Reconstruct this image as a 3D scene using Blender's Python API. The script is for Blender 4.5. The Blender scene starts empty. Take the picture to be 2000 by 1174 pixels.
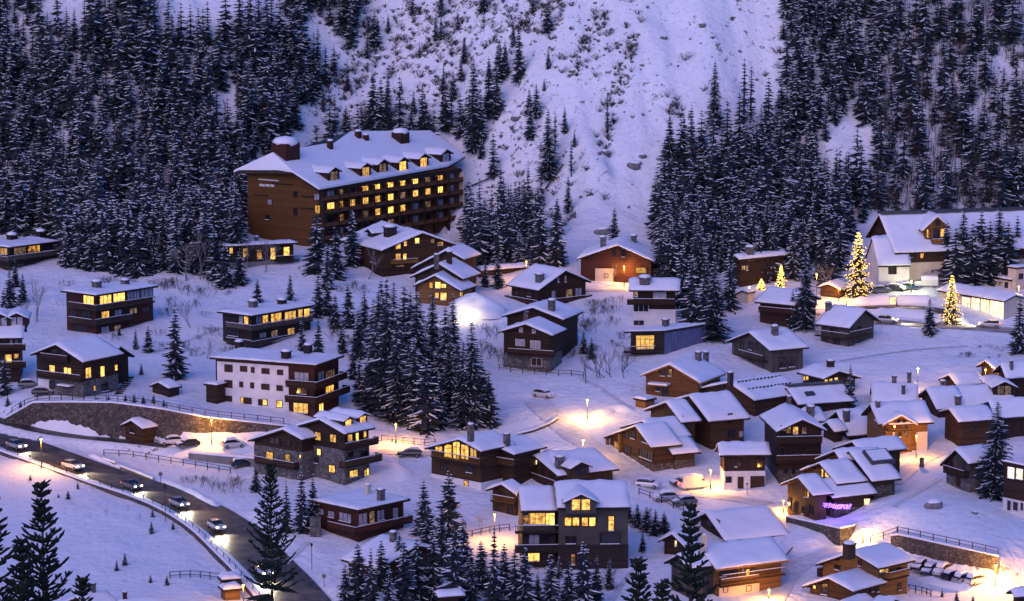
import bpy, bmesh, math, random
import numpy as np
from mathutils import Vector

random.seed(7)
rng = np.random.default_rng(7)
S = bpy.context.scene
COL = S.collection
R_ = math.radians

# ---------------------------------------------------------------- camera
F_PX = 6000.0            # focal length in pixels of a 2000 px wide frame
HY = -300.0              # row of the horizon (above the frame)
PITCH = math.atan((587.0 - HY) / F_PX)
cam_d = bpy.data.cameras.new('camera')
cam = bpy.data.objects.new('camera', cam_d)
COL.objects.link(cam)
cam_d.sensor_width = 36.0
cam_d.lens = 36.0 * F_PX / 2000.0
cam_d.clip_start = 1.0
cam_d.clip_end = 6000.0
cam.location = (0, 0, 0)
cam.rotation_euler = (math.pi / 2 - PITCH, 0, 0)
S.camera = cam

# ---------------------------------------------------------------- sky, dusk light, exposure
W = bpy.data.worlds.new('World')
S.world = W
W.use_nodes = True
nt = W.node_tree
bg = nt.nodes['Background']
sky = nt.nodes.new('ShaderNodeTexSky')
sky.sky_type = 'NISHITA'
sky.sun_disc = False
sky.sun_elevation = R_(2.0)
sky.sun_rotation = R_(205.0)
sky.altitude = 1500
sky.ozone_density = 6.0
sky.dust_density = 0.3
nt.links.new(sky.outputs['Color'], bg.inputs['Color'])
bg.inputs['Strength'].default_value = 0.15
sun_d = bpy.data.lights.new('twilight_sun', 'SUN')
sun = bpy.data.objects.new('twilight_sun', sun_d)
COL.objects.link(sun)
sun_d.energy = 0.365
sun_d.angle = R_(70)
sun_d.color = (1.0, 0.63, 0.6)
sun.rotation_euler = (R_(65), 0, R_(-25))
S.view_settings.view_transform = 'Standard'
S.view_settings.look = 'None'
S.view_settings.gamma = 1.0
S.view_settings.use_curve_mapping = False
S.view_settings.exposure = 2.44
S.render.engine = 'CYCLES'
S.cycles.use_denoising = True
S.cycles.max_bounces = 5
S.cycles.diffuse_bounces = 3
S.cycles.transparent_max_bounces = 6
S.cycles.sample_clamp_indirect = 4.0

# ---------------------------------------------------------------- pixel helpers: a pixel of the photograph and a distance give a place
ZM = {0: (0, 0, 1), 1: (0, 400, 2.936), 2: (400, 220, 3.453), 3: (380, 540, 3.4525), 4: (780, 430, 3.5565),
      5: (1160, 440, 3.9125), 6: (1540, 380, 3.913), 7: (0, 740, 2.704), 8: (440, 760, 2.836), 9: (800, 800, 3.139),
      10: (1160, 640, 3.67), 11: (1480, 660, 3.454), 12: (1240, 900, 4.285), 13: (1540, 860, 3.739), 14: (0, 580, 5.337),
      15: (1700, 640, 4.517), 16: (1240, 700, 5.87), 17: (940, 680, 5.87), 18: (1460, 640, 5.337), 19: (780, 470, 6.906),
      20: (470, 790, 6.667), 21: (1520, 840, 4.893), 22: (1560, 1020, 4.545), 23: (560, 1000, 5.0), 24: (0, 900, 4.284),
      25: (900, 0, 2.552), 26: (500, 0, 3.914), 27: (1400, 0, 2.668)}
def zp(z, p):
    x0, y0, k = ZM[z]
    return (x0 + p[0] / k, y0 + p[1] / k)
CP, SP = math.cos(PITCH), math.sin(PITCH)
def ray(px):
    a = (px[0] - 1000.0) / F_PX
    b = (587.0 - px[1]) / F_PX
    return np.array([a, CP + b * SP, -SP + b * CP])
def at(px, D):
    d = ray(px)
    return d * (D / d[1])
def proj(P):
    f = P[1] * CP - P[2] * SP
    up = P[1] * SP + P[2] * CP
    return (1000 + F_PX * P[0] / f, 587 - F_PX * up / f)
def on_z(px, z):
    d = ray(px)
    return d * (z / d[2])
def on_plane(px, P0, n):
    d = ray(px)
    return d * (np.dot(P0, n) / np.dot(d, n))

# ---------------------------------------------------------------- terrain heights
def vnoise(x, y, seed=0):
    xi = np.floor(x).astype(np.int64); yi = np.floor(y).astype(np.int64)
    fx = x - xi; fy = y - yi
    fx = fx * fx * (3 - 2 * fx); fy = fy * fy * (3 - 2 * fy)
    def h(a, b):
        n = (a * 374761393 + b * 668265263 + seed * 974711) & 0x7fffffff
        n = ((n ^ (n >> 13)) * 1274126177) & 0x7fffffff
        return ((n ^ (n >> 16)) & 0xffff) / 65535.0
    return (h(xi, yi) * (1 - fx) + h(xi + 1, yi) * fx) * (1 - fy) + (h(xi, yi + 1) * (1 - fx) + h(xi + 1, yi + 1) * fx) * fy - 0.5

ROWS = [(-420, 780), (-280, 762), (-150, 745), (0, 726), (150, 708), (300, 690), (400, 675), (450, 664), (500, 644), (600, 607), (700, 572),
        (800, 541), (900, 511.5), (1000, 484.5), (1100, 460.5), (1174, 443), (1300, 416)]
def Dg(y):
    return float(np.interp(y, [r[0] for r in ROWS], [r[1] for r in ROWS]))
WALL_L_B = [(8, 823), (70, 823), (120, 827), (222, 841), (300, 848), (380, 853), (480, 852), (570, 848)]
WALL_L_T = [(8, 819), (65, 787), (120, 786), (222, 787), (320, 800), (403, 816), (480, 824), (570, 834)]
WALL_R_B = [(1740, 1072), (1780, 1087), (1860, 1106), (1928, 1122), (1950, 1128)]
WALL_R_T = [(1740, 1047), (1753, 1045), (1850, 1066), (1930, 1083), (1950, 1088)]
def interp_line(line, x):
    return float(np.interp(x, [p[0] for p in line], [p[1] for p in line]))
ctrl = []
special = []
for x in range(10, 571, 28):
    yb = interp_line(WALL_L_B, x); yt = interp_line(WALL_L_T, x); D = Dg(yb)
    special += [((x, yb), D - 0.3), ((x, yt + 1), D + 1.6)]
for x in range(1745, 1951, 25):
    yb = interp_line(WALL_R_B, x); yt = interp_line(WALL_R_T, x); D = Dg(yb)
    special += [((x, yb), D - 0.3), ((x, yt + 1), D + 1.6)]
for q in [((100, 775), 538.1), ((200, 775), 537.5), ((300, 780), 536.8), ((400, 800), 534.1), ((565, 815), 531.4), ((480, 800), 534.1), ((150, 740), 552.9), ((300, 735), 554.2), ((60, 760), 546.2),
          ((1800, 1000), 470.4), ((1900, 1030), 465.7), ((1980, 1050), 463.0), ((1760, 985), 473.7), ((1900, 980), 479.1), ((1800, 950), 487.1), ((1980, 990), 477.8), ((1860, 920), 497.9),
          ((895, 455), 690), ((800, 465), 674), ((700, 482), 657), ((629, 490), 647), ((960, 450), 690), ((560, 485), 652), ((480, 480), 655),
          ((2050, 1060), 463.0), ((1700, 1035), 471.0), ((1985, 1130), 454.9)]:
    special.append(q)
for px in range(-500, 2501, 200):
    for y, D in ROWS:
        if any(abs(px - q[0][0]) < 120 and abs(y - q[0][1]) < 48 for q in special):
            continue
        sh = 27 * math.exp(-((px - 740) / 230.0) ** 2) * min(1.0, max(0.0, (460 - y) / 40.0))
        ctrl.append(at((px, y), D + sh))
for p, D in special:
    ctrl.append(at(p, D))
for x in range(-450, 451, 90):
    for D, z in [(-30, 4), (0, -3), (80, -31), (174, -62), (240, -88), (300, -104), (360, -110)]:
        ctrl.append(np.array([x, D, z]))
    for D, z in [(830, 52), (900, 102), (1000, 170), (1250, 300)]:
        ctrl.append(np.array([x, D, z]))
ctrl = np.array(ctrl)
def rbf_fit(P):
    n = len(P)
    r = np.hypot(P[:, None, 0] - P[None, :, 0], P[:, None, 1] - P[None, :, 1])
    A = np.zeros((n + 3, n + 3))
    A[:n, :n] = -r + np.eye(n) * 0.15
    A[:n, n] = 1; A[:n, n + 1] = P[:, 0]; A[:n, n + 2] = P[:, 1]
    A[n:, :n] = A[:n, n:].T
    return np.linalg.solve(A, np.concatenate([P[:, 2], [0, 0, 0]]))
wts = rbf_fit(ctrl)
def rbf_eval(X, Y):
    out = np.zeros(X.shape)
    flat = out.ravel(); xf = X.ravel(); yf = Y.ravel(); n = len(ctrl)
    for i in range(0, len(xf), 20000):
        a = xf[i:i + 20000]; b = yf[i:i + 20000]
        r = np.hypot(a[:, None] - ctrl[None, :, 0], b[:, None] - ctrl[None, :, 1])
        flat[i:i + 20000] = -(r @ wts[:n]) + wts[n] + wts[n + 1] * a + wts[n + 2] * b
    return out
GX = np.concatenate([np.arange(-480, -140, 12.0), np.arange(-140, 140.01, 0.9), np.arange(150, 481, 12.0)])
GY = np.concatenate([np.arange(-20, 400, 6.0), np.arange(400, 800, 0.95), np.arange(802, 1250, 12.0)])
MX, MY = np.meshgrid(GX, GY)
GZ = rbf_eval(MX, MY)
mnt = np.clip((MY - 660) / 22, 0, 1)
GZ += (vnoise(MX / 9, MY / 9, 1) * 1.6 + vnoise(MX / 3.4, MY / 3.4, 2) * 0.9 + vnoise(MX / 1.6, MY / 1.6, 3) * 0.4) * (0.36 + 0.64 * mnt)
GZ += (vnoise(MX / 8 + 0.02 * MY, MY / 34, 6) * 3.4 + vnoise(MX / 2.6 + 0.05 * MY, MY / 14, 8) * 1.3) * mnt
def height(x, y):
    x = np.asarray(x, float); y = np.asarray(y, float)
    i = np.clip(np.searchsorted(GX, x) - 1, 0, len(GX) - 2); j = np.clip(np.searchsorted(GY, y) - 1, 0, len(GY) - 2)
    fx = (x - GX[i]) / (GX[i + 1] - GX[i]); fy = (y - GY[j]) / (GY[j + 1] - GY[j])
    return (GZ[j, i] * (1 - fx) + GZ[j, i + 1] * fx) * (1 - fy) + (GZ[j + 1, i] * (1 - fx) + GZ[j + 1, i + 1] * fx) * fy
DD = np.arange(380, 1100, 0.4)
def hit(px, start=380):
    d = ray(px)
    t = DD[DD >= start] / d[1]
    P = t[:, None] * d[None, :]
    g = P[:, 2] - height(P[:, 0], P[:, 1])
    k = np.where(g < 0)[0]
    if len(k) == 0:
        return at(px, Dg(px[1]))
    k = k[0]
    if k == 0:
        return P[0]
    f = g[k - 1] / (g[k - 1] - g[k])
    return P[k - 1] * (1 - f) + P[k] * f

# roads: flatten the ground under them
def polyline(pts, step=1.5):
    out = []
    P = [np.array(p, float) for p in pts]
    for i in range(len(P) - 1):
        p0 = P[max(i - 1, 0)]; p1 = P[i]; p2 = P[i + 1]; p3 = P[min(i + 2, len(P) - 1)]
        n = max(2, int(np.linalg.norm(p2 - p1) / step))
        for k in range(n):
            t = k / n
            out.append(0.5 * ((2 * p1) + (-p0 + p2) * t + (2 * p0 - 5 * p1 + 4 * p2 - p3) * t * t + (-p0 + 3 * p1 - 3 * p2 + p3) * t ** 3))
    out.append(P[-1])
    return np.array(out)
ROADS = {}
def plan_road(key, pix, half, margin=3.5):
    global GZ
    c = polyline([hit(p) for p in pix])
    for _ in range(8):
        c[1:-1, 2] = (c[:-2, 2] + c[1:-1, 2] * 2 + c[2:, 2]) / 4
    sel = (MX > c[:, 0].min() - 15) & (MX < c[:, 0].max() + 15) & (MY > c[:, 1].min() - 15) & (MY < c[:, 1].max() + 15)
    xs = MX[sel]; ys = MY[sel]
    d = np.hypot(xs[:, None] - c[None, :, 0], ys[:, None] - c[None, :, 1])
    k = d.argmin(1); dm = d.min(1)
    w = np.clip((half + margin - dm) / (margin * 0.75), 0, 1); w = w * w * (3 - 2 * w)
    zz = GZ[sel]
    GZ[sel] = zz * (1 - w) + (c[k, 2] - 0.05) * w
    ROADS[key] = (c, half)
plan_road('valley', [(-60, 842), (20, 864), (90, 888), (160, 913), (230, 938), (310, 963), (380, 992), (445, 1032), (495, 1078), (540, 1122), (600, 1190)], 3.7)
plan_road('side', [(-30, 812), (60, 838), (150, 853), (250, 862), (330, 872)], 1.8, 1.2)
plan_road('upper', [(1655, 632), (1720, 628), (1800, 634), (1900, 640), (2060, 652)], 3.4)
plan_road('lane_centre', [(1262, 945), (1215, 905), (1150, 868), (1105, 838), (1075, 808), (1050, 785)], 2.4)
plan_road('lane_bend', [(740, 880), (790, 886), (850, 886)], 1.8)
plan_road('lane_lower', [(1640, 1072), (1570, 1098), (1530, 1135), (1500, 1185)], 2.0)
plan_road('lane_old', [(1745, 945), (1775, 915), (1815, 893), (1850, 880)], 1.6)
plan_road('lane_barn', [(1300, 962), (1360, 966), (1420, 972), (1500, 985)], 1.8)
plan_road('lane_upper', [(1010, 552), (1100, 566), (1220, 566)], 1.7)
for k_, pts_ in enumerate([[(245, 772), (300, 782), (380, 802)], [(1135, 738), (1180, 762), (1225, 795)], [(1640, 705), (1720, 692), (1800, 682), (1890, 676)], [(1745, 990), (1790, 962), (1835, 935)], [(600, 1058), (575, 1085), (555, 1105)], [(1245, 1105), (1215, 1140), (1190, 1180)], [(860, 610), (800, 640), (690, 660)], [(430, 640), (380, 660), (300, 690)]]):
    plan_road('path_%d' % k_, pts_, 0.55, 1.0)
plan_road('loop', [(1640, 601), (1700, 600), (1760, 599), (1820, 603), (1850, 612)], 2.2)

# ---------------------------------------------------------------- mesh helpers
ORG = {}
class MB:
    def __init__(self):
        self.v = []; self.f = []; self.m = []
    def add(self, vs, fs, mi=0):
        o = len(self.v)
        self.v.extend([tuple(map(float, p)) for p in vs])
        for f in fs:
            self.f.append([i + o for i in f]); self.m.append(mi)
    def box(self, c, ax, ay, az, sx, sy, sz, mi=0):
        c = np.array(c, float); ax = np.array(ax) * sx / 2; ay = np.array(ay) * sy / 2; az = np.array(az) * sz / 2
        vs = [c + i * ax + j * ay + k * az for k in (-1, 1) for j in (-1, 1) for i in (-1, 1)]
        self.add(vs, [(0, 2, 3, 1), (4, 5, 7, 6), (0, 1, 5, 4), (2, 6, 7, 3), (0, 4, 6, 2), (1, 3, 7, 5)], mi)
    def bar(self, p, q, r=0.05, n=6, r2=None, mi=0):
        p = np.array(p, float); q = np.array(q, float); d = q - p; L = np.linalg.norm(d)
        if L < 1e-6: return
        d /= L
        a = np.cross(d, [0, 0, 1.0]) if abs(d[2]) < 0.95 else np.cross(d, [1.0, 0, 0])
        a /= np.linalg.norm(a); b = np.cross(d, a); r2 = r if r2 is None else r2
        vs = []
        for k in range(n):
            t = 2 * math.pi * k / n; e = a * math.cos(t) + b * math.sin(t)
            vs.append(p + e * r)
        for k in range(n):
            t = 2 * math.pi * k / n; e = a * math.cos(t) + b * math.sin(t)
            vs.append(q + e * r2)
        fs = [(k, (k + 1) % n, n + (k + 1) % n, n + k) for k in range(n)] + [tuple(range(n))[::-1], tuple(range(n, 2 * n))]
        self.add(vs, fs, mi)
    def prism(self, poly, vec, mi=0):
        n = len(poly); poly = [np.array(p, float) for p in poly]; vec = np.array(vec, float)
        vs = poly + [p + vec for p in poly]
        fs = [tuple(range(n))[::-1], tuple(range(n, 2 * n))] + [(k, (k + 1) % n, n + (k + 1) % n, n + k) for k in range(n)]
        self.add(vs, fs, mi)
    def ball(self, c, r, nu=8, nv=5, sz=1.0, mi=0, jit=0.0):
        c = np.array(c, float); vs = []; fs = []
        for j in range(nv + 1):
            th = math.pi * j / nv
            for i in range(nu):
                ph = 2 * math.pi * i / nu
                k = r * (1 + random.uniform(-jit, jit))
                vs.append(c + np.array([k * math.sin(th) * math.cos(ph), k * math.sin(th) * math.sin(ph), sz * k * math.cos(th)]))
        for j in range(nv):
            for i in range(nu):
                fs.append((j * nu + i, (j + 1) * nu + i, (j + 1) * nu + (i + 1) % nu, j * nu + (i + 1) % nu))
        self.add(vs, fs, mi)
    def build(self, name, mat, parent=None, smooth=False, kind=None, fix=True):
        org = ORG[parent.name] if parent is not None else np.zeros(3)
        me = bpy.data.meshes.new(name)
        if self.v:
            vv = np.array(self.v) - org
        else:
            vv = np.zeros((0, 3))
        me.from_pydata(vv.tolist(), [], self.f)
        mats = mat if isinstance(mat, (list, tuple)) else [mat]
        for m in mats:
            me.materials.append(m)
        if len(mats) > 1:
            me.polygons.foreach_set('material_index', self.m)
        if fix:
            bm = bmesh.new(); bm.from_mesh(me)
            bmesh.ops.recalc_face_normals(bm, faces=bm.faces)
            bm.to_mesh(me); bm.free()
        if smooth:
            me.polygons.foreach_set('use_smooth', [True] * len(me.polygons))
        o = bpy.data.objects.new(name, me)
        COL.objects.link(o)
        if parent is not None:
            o.parent = parent
            ORG[o.name] = org
        else:
            ORG[o.name] = np.zeros(3)
        if kind: o['kind'] = kind
        return o
def empty(name, loc, label, cat, group=None, rz=0.0):
    o = bpy.data.objects.new(name, None)
    o.empty_display_size = 0.5
    COL.objects.link(o)
    o.location = tuple(map(float, loc)); o.rotation_euler = (0, 0, rz)
    o['label'] = label; o['category'] = cat
    if group: o['group'] = group
    ORG[o.name] = np.array(loc, float)
    return o
def tag(o, label, cat, group=None):
    o['label'] = label; o['category'] = cat
    if group: o['group'] = group
    return o

# ---------------------------------------------------------------- materials
MAT = {}
def new_mat(name):
    m = bpy.data.materials.new(name); m.use_nodes = True
    n = m.node_tree.nodes; b = n['Principled BSDF']
    MAT[name] = m
    return m, m.node_tree, b
def link(t, a, b): t.links.new(a, b)
def noise_mat(name, c1, c2, scale, rough=0.8, bump=0.0, bscale=None, detail=6, spec=0.2, aniso=None):
    m, t, b = new_mat(name)
    tc = t.nodes.new('ShaderNodeTexCoord')
    src = tc.outputs['Object']
    if aniso:
        mp = t.nodes.new('ShaderNodeMapping'); mp.inputs['Scale'].default_value = aniso
        link(t, src, mp.inputs['Vector']); src = mp.outputs['Vector']
    nz = t.nodes.new('ShaderNodeTexNoise'); nz.inputs['Scale'].default_value = scale; nz.inputs['Detail'].default_value = detail
    link(t, src, nz.inputs['Vector'])
    cr = t.nodes.new('ShaderNodeValToRGB')
    cr.color_ramp.elements[0].position = 0.3; cr.color_ramp.elements[1].position = 0.7
    cr.color_ramp.elements[0].color = (*c1, 1); cr.color_ramp.elements[1].color = (*c2, 1)
    link(t, nz.outputs['Fac'], cr.inputs['Fac']); link(t, cr.outputs['Color'], b.inputs['Base Color'])
    b.inputs['Roughness'].default_value = rough
    b.inputs['Specular IOR Level'].default_value = spec
    if bump:
        n2 = t.nodes.new('ShaderNodeTexNoise'); n2.inputs['Scale'].default_value = bscale or scale * 3; n2.inputs['Detail'].default_value = 5
        link(t, src, n2.inputs['Vector'])
        bp = t.nodes.new('ShaderNodeBump'); bp.inputs['Strength'].default_value = 0.6; bp.inputs['Distance'].default_value = bump
        link(t, n2.outputs['Fac'], bp.inputs['Height']); link(t, bp.outputs['Normal'], b.inputs['Normal'])
    return m
SNOW = noise_mat('snow', (0.74, 0.77, 0.82), (0.83, 0.85, 0.88), 0.25, 0.7, 0.06, 1.3, spec=0.25)
SNOWR = noise_mat('roof_snow', (0.78, 0.8, 0.85), (0.85, 0.86, 0.9), 0.6, 0.7, 0.03, 2.2, spec=0.25)
SNOWT = noise_mat('bough_snow', (0.7, 0.74, 0.8), (0.82, 0.84, 0.88), 2.0, 0.8)
def ground_mat():
    m, t, b = new_mat('ground_snow')
    tc = t.nodes.new('ShaderNodeTexCoord')
    n1 = t.nodes.new('ShaderNodeTexNoise'); n1.inputs['Scale'].default_value = 0.9; n1.inputs['Detail'].default_value = 8; n1.inputs['Roughness'].default_value = 0.65
    link(t, tc.outputs['Object'], n1.inputs['Vector'])
    cr = t.nodes.new('ShaderNodeValToRGB')
    cr.color_ramp.elements[0].position = 0.28; cr.color_ramp.elements[0].color = (0.6, 0.62, 0.66, 1)
    cr.color_ramp.elements[1].position = 0.46; cr.color_ramp.elements[1].color = (0.8, 0.82, 0.86, 1)
    link(t, n1.outputs['Fac'], cr.inputs['Fac'])
    # bare earth and grass poking through the steep slope only
    n3 = t.nodes.new('ShaderNodeTexNoise'); n3.inputs['Scale'].default_value = 0.55; n3.inputs['Detail'].default_value = 9; n3.inputs['Roughness'].default_value = 0.72
    link(t, tc.outputs['Object'], n3.inputs['Vector'])
    geo = t.nodes.new('ShaderNodeNewGeometry'); sx = t.nodes.new('ShaderNodeSeparateXYZ'); link(t, geo.outputs['True Normal'], sx.inputs['Vector'])
    st = t.nodes.new('ShaderNodeMapRange'); st.inputs['From Min'].default_value = 0.9; st.inputs['From Max'].default_value = 0.62
    st.inputs['To Min'].default_value = 0.0; st.inputs['To Max'].default_value = 0.16
    link(t, sx.outputs['Z'], st.inputs['Value'])
    ad = t.nodes.new('ShaderNodeMath'); ad.operation = 'ADD'; link(t, n3.outputs['Fac'], ad.inputs[0]); link(t, st.outputs['Result'], ad.inputs[1])
    c3 = t.nodes.new('ShaderNodeValToRGB'); c3.color_ramp.elements[0].position = 0.70; c3.color_ramp.elements[1].position = 0.78
    link(t, ad.outputs[0], c3.inputs['Fac'])
    mx = t.nodes.new('ShaderNodeMix'); mx.data_type = 'RGBA'
    link(t, c3.outputs['Color'], mx.inputs['Factor']); link(t, cr.outputs['Color'], mx.inputs['A'])
    mx.inputs['B'].default_value = (0.09, 0.075, 0.065, 1)
    link(t, mx.outputs['Result'], b.inputs['Base Color'])
    b.inputs['Roughness'].default_value = 0.75; b.inputs['Specular IOR Level'].default_value = 0.2
    n2 = t.nodes.new('ShaderNodeTexNoise'); n2.inputs['Scale'].default_value = 0.7; n2.inputs['Detail'].default_value = 7
    link(t, tc.outputs['Object'], n2.inputs['Vector'])
    bp = t.nodes.new('ShaderNodeBump'); bp.inputs['Strength'].default_value = 0.8; bp.inputs['Distance'].default_value = 0.45
    link(t, n2.outputs['Fac'], bp.inputs['Height']); link(t, bp.outputs['Normal'], b.inputs['Normal'])
    return m
GROUND = ground_mat()
def wood_mat(name, c1, c2, vert=False):
    m, t, b = new_mat(name)
    tc = t.nodes.new('ShaderNodeTexCoord')
    sp = t.nodes.new('ShaderNodeSeparateXYZ'); link(t, tc.outputs['Object'], sp.inputs['Vector'])
    if vert:
        ad = t.nodes.new('ShaderNodeMath'); ad.operation = 'ADD'; link(t, sp.outputs['X'], ad.inputs[0])
        ml = t.nodes.new('ShaderNodeMath'); ml.operation = 'MULTIPLY'; ml.inputs[1].default_value = 0.8; link(t, sp.outputs['Y'], ml.inputs[0])
        link(t, ml.outputs[0], ad.inputs[1]); src = ad.outputs[0]
    else:
        src = sp.outputs['Z']
    q = t.nodes.new('ShaderNodeMath'); q.operation = 'MULTIPLY'; q.inputs[1].default_value = 3.6; link(t, src, q.inputs[0])
    fl = t.nodes.new('ShaderNodeMath'); fl.operation = 'FLOOR'; link(t, q.outputs[0], fl.inputs[0])
    wn = t.nodes.new('ShaderNodeTexWhiteNoise'); wn.noise_dimensions = '1D'; link(t, fl.outputs[0], wn.inputs['W'])
    nz = t.nodes.new('ShaderNodeTexNoise'); nz.inputs['Scale'].default_value = 0.8; nz.inputs['Detail'].default_value = 7
    link(t, tc.outputs['Object'], nz.inputs['Vector'])
    av = t.nodes.new('ShaderNodeMath'); av.operation = 'ADD'; link(t, wn.outputs['Value'], av.inputs[0]); link(t, nz.outputs['Fac'], av.inputs[1])
    hf = t.nodes.new('ShaderNodeMath'); hf.operation = 'MULTIPLY'; hf.inputs[1].default_value = 0.5; link(t, av.outputs[0], hf.inputs[0])
    cr = t.nodes.new('ShaderNodeValToRGB'); cr.color_ramp.elements[0].position = 0.2; cr.color_ramp.elements[1].position = 0.8
    cr.color_ramp.elements[0].color = (*c1, 1); cr.color_ramp.elements[1].color = (*c2, 1)
    link(t, hf.outputs[0], cr.inputs['Fac']); link(t, cr.outputs['Color'], b.inputs['Base Color'])
    fr = t.nodes.new('ShaderNodeMath'); fr.operation = 'FRACT'; link(t, q.outputs[0], fr.inputs[0])
    pk = t.nodes.new('ShaderNodeMath'); pk.operation = 'GREATER_THAN'; pk.inputs[1].default_value = 0.1; link(t, fr.outputs[0], pk.inputs[0])
    bp = t.nodes.new('ShaderNodeBump'); bp.inputs['Distance'].default_value = 0.03; bp.inputs['Strength'].default_value = 0.8
    link(t, pk.outputs[0], bp.inputs['Height']); link(t, bp.outputs['Normal'], b.inputs['Normal'])
    b.inputs['Roughness'].default_value = 0.75; b.inputs['Specular IOR Level'].default_value = 0.25
    return m
WD = wood_mat('wood_dark', (0.0206, 0.0107, 0.0074), (0.0495, 0.0248, 0.0149))
WV = wood_mat('wood_dark_vertical', (0.0206, 0.0116, 0.0083), (0.0495, 0.0268, 0.0165), True)
WM = wood_mat('wood_mid', (0.0338, 0.0169, 0.0084), (0.0709, 0.0371, 0.0169))
WMV = wood_mat('wood_mid_vertical', (0.0360, 0.0198, 0.0108), (0.0792, 0.0432, 0.0216), True)
WA = wood_mat('wood_amber', (0.1309, 0.0595, 0.0167), (0.2261, 0.1130, 0.0357))
WO = wood_mat('wood_orange', (0.0990, 0.0396, 0.0099), (0.1386, 0.0627, 0.0182))  # on the hotel gable this orange holds warm lamplight in the colour
WR = wood_mat('wood_red', (0.0360, 0.0120, 0.0080), (0.0680, 0.0220, 0.0140))
WH = wood_mat('wood_hotel', (0.10, 0.042, 0.018), (0.17, 0.075, 0.032))
WG = wood_mat('wood_grey', (0.0480, 0.0408, 0.0360), (0.1056, 0.0912, 0.0768), True)
WB = wood_mat('wood_black', (0.0180, 0.0132, 0.0120), (0.0420, 0.0300, 0.0252))
TRIM = noise_mat('eave_wood', (0.0210, 0.0120, 0.0090), (0.0450, 0.0270, 0.0180), 2.0, 0.8)
TRIMA = noise_mat('eave_amber', (0.2, 0.1, 0.035), (0.32, 0.17, 0.06), 2.0, 0.8)
PLW = noise_mat('render_white', (0.6, 0.57, 0.55), (0.74, 0.71, 0.68), 0.6, 0.9, 0.01)
PLC = noise_mat('render_cream', (0.5, 0.42, 0.32), (0.62, 0.53, 0.41), 0.6, 0.9, 0.01)
PLT = noise_mat('render_taupe', (0.0630, 0.0567, 0.0483), (0.0924, 0.0840, 0.0714), 0.5, 0.9, 0.01)
CONC = noise_mat('concrete', (0.1400, 0.1400, 0.1400), (0.2240, 0.2170, 0.2100), 0.8, 0.9, 0.01)
METAL = noise_mat('roof_metal', (0.05, 0.05, 0.06), (0.09, 0.09, 0.1), 1.0, 0.5)
DARKM = noise_mat('dark_metal', (0.02, 0.02, 0.022), (0.04, 0.04, 0.045), 3.0, 0.5)
BLUEP = noise_mat('blue_panel', (0.10, 0.11, 0.2), (0.15, 0.16, 0.27), 0.8, 0.55)
BARK = noise_mat('bark', (0.05, 0.038, 0.03), (0.1, 0.08, 0.06), 4, 0.9)
BIRCH = noise_mat('birch_bark', (0.12, 0.1, 0.09), (0.3, 0.27, 0.25), 3, 0.9)
TWIG = noise_mat('twigs', (0.03, 0.024, 0.022), (0.065, 0.05, 0.045), 3, 0.9)
NEEDLE = noise_mat('needles', (0.016, 0.021, 0.027), (0.042, 0.052, 0.066), 1.3, 0.85)  # bluish, lifted tone puts the distance haze into the needle colour
NEEDLE2 = noise_mat('near_needles', (0.0120, 0.0180, 0.0120), (0.0300, 0.0390, 0.0210), 2.0, 0.8)
ROCK = noise_mat('rock', (0.12, 0.115, 0.12), (0.26, 0.25, 0.25), 1.5, 0.9, 0.05)
ASPH = noise_mat('asphalt', (0.022, 0.019, 0.017), (0.13, 0.11, 0.1), 0.55, 0.5, 0.02, detail=9)
LANE = noise_mat('packed_snow_lane', (0.52, 0.52, 0.54), (0.74, 0.75, 0.79), 0.7, 0.65, 0.06, 2.5)
PACK = noise_mat('packed_snow_road', (0.16, 0.13, 0.11), (0.5, 0.47, 0.45), 0.5, 0.6, 0.02, aniso=(0.3, 1.0, 1))
def stone_mat(name, c1, c2, mortar, scale=1.6):
    m, t, b = new_mat(name)
    tc = t.nodes.new('ShaderNodeTexCoord')
    vo = t.nodes.new('ShaderNodeTexVoronoi'); vo.inputs['Scale'].default_value = scale; link(t, tc.outputs['Object'], vo.inputs['Vector'])
    ve = t.nodes.new('ShaderNodeTexVoronoi'); ve.feature = 'DISTANCE_TO_EDGE'; ve.inputs['Scale'].default_value = scale; link(t, tc.outputs['Object'], ve.inputs['Vector'])
    sp = t.nodes.new('ShaderNodeSeparateColor'); link(t, vo.outputs['Color'], sp.inputs['Color'])
    cr = t.nodes.new('ShaderNodeValToRGB'); cr.color_ramp.elements[0].color = (*c1, 1); cr.color_ramp.elements[1].color = (*c2, 1)
    link(t, sp.outputs['Red'], cr.inputs['Fac'])
    ed = t.nodes.new('ShaderNodeMapRange'); ed.inputs['From Min'].default_value = 0.02; ed.inputs['From Max'].default_value = 0.09
    link(t, ve.outputs['Distance'], ed.inputs['Value'])
    mx = t.nodes.new('ShaderNodeMix'); mx.data_type = 'RGBA'; mx.inputs['A'].default_value = (*mortar, 1)
    link(t, ed.outputs['Result'], mx.inputs['Factor']); link(t, cr.outputs['Color'], mx.inputs['B']); link(t, mx.outputs['Result'], b.inputs['Base Color'])
    bp = t.nodes.new('ShaderNodeBump'); bp.inputs['Distance'].default_value = 0.08; bp.inputs['Strength'].default_value = 0.8
    link(t, ed.outputs['Result'], bp.inputs['Height']); link(t, bp.outputs['Normal'], b.inputs['Normal'])
    b.inputs['Roughness'].default_value = 0.9
    return m
STONE = stone_mat('stone', (0.0654, 0.0595, 0.0565), (0.2023, 0.1904, 0.1785), (0.09, 0.085, 0.08), 2.2)
STONED = stone_mat('stone_dark', (0.0540, 0.0450, 0.0390), (0.1500, 0.1260, 0.1080), (0.03, 0.026, 0.024), 1.9)
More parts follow.
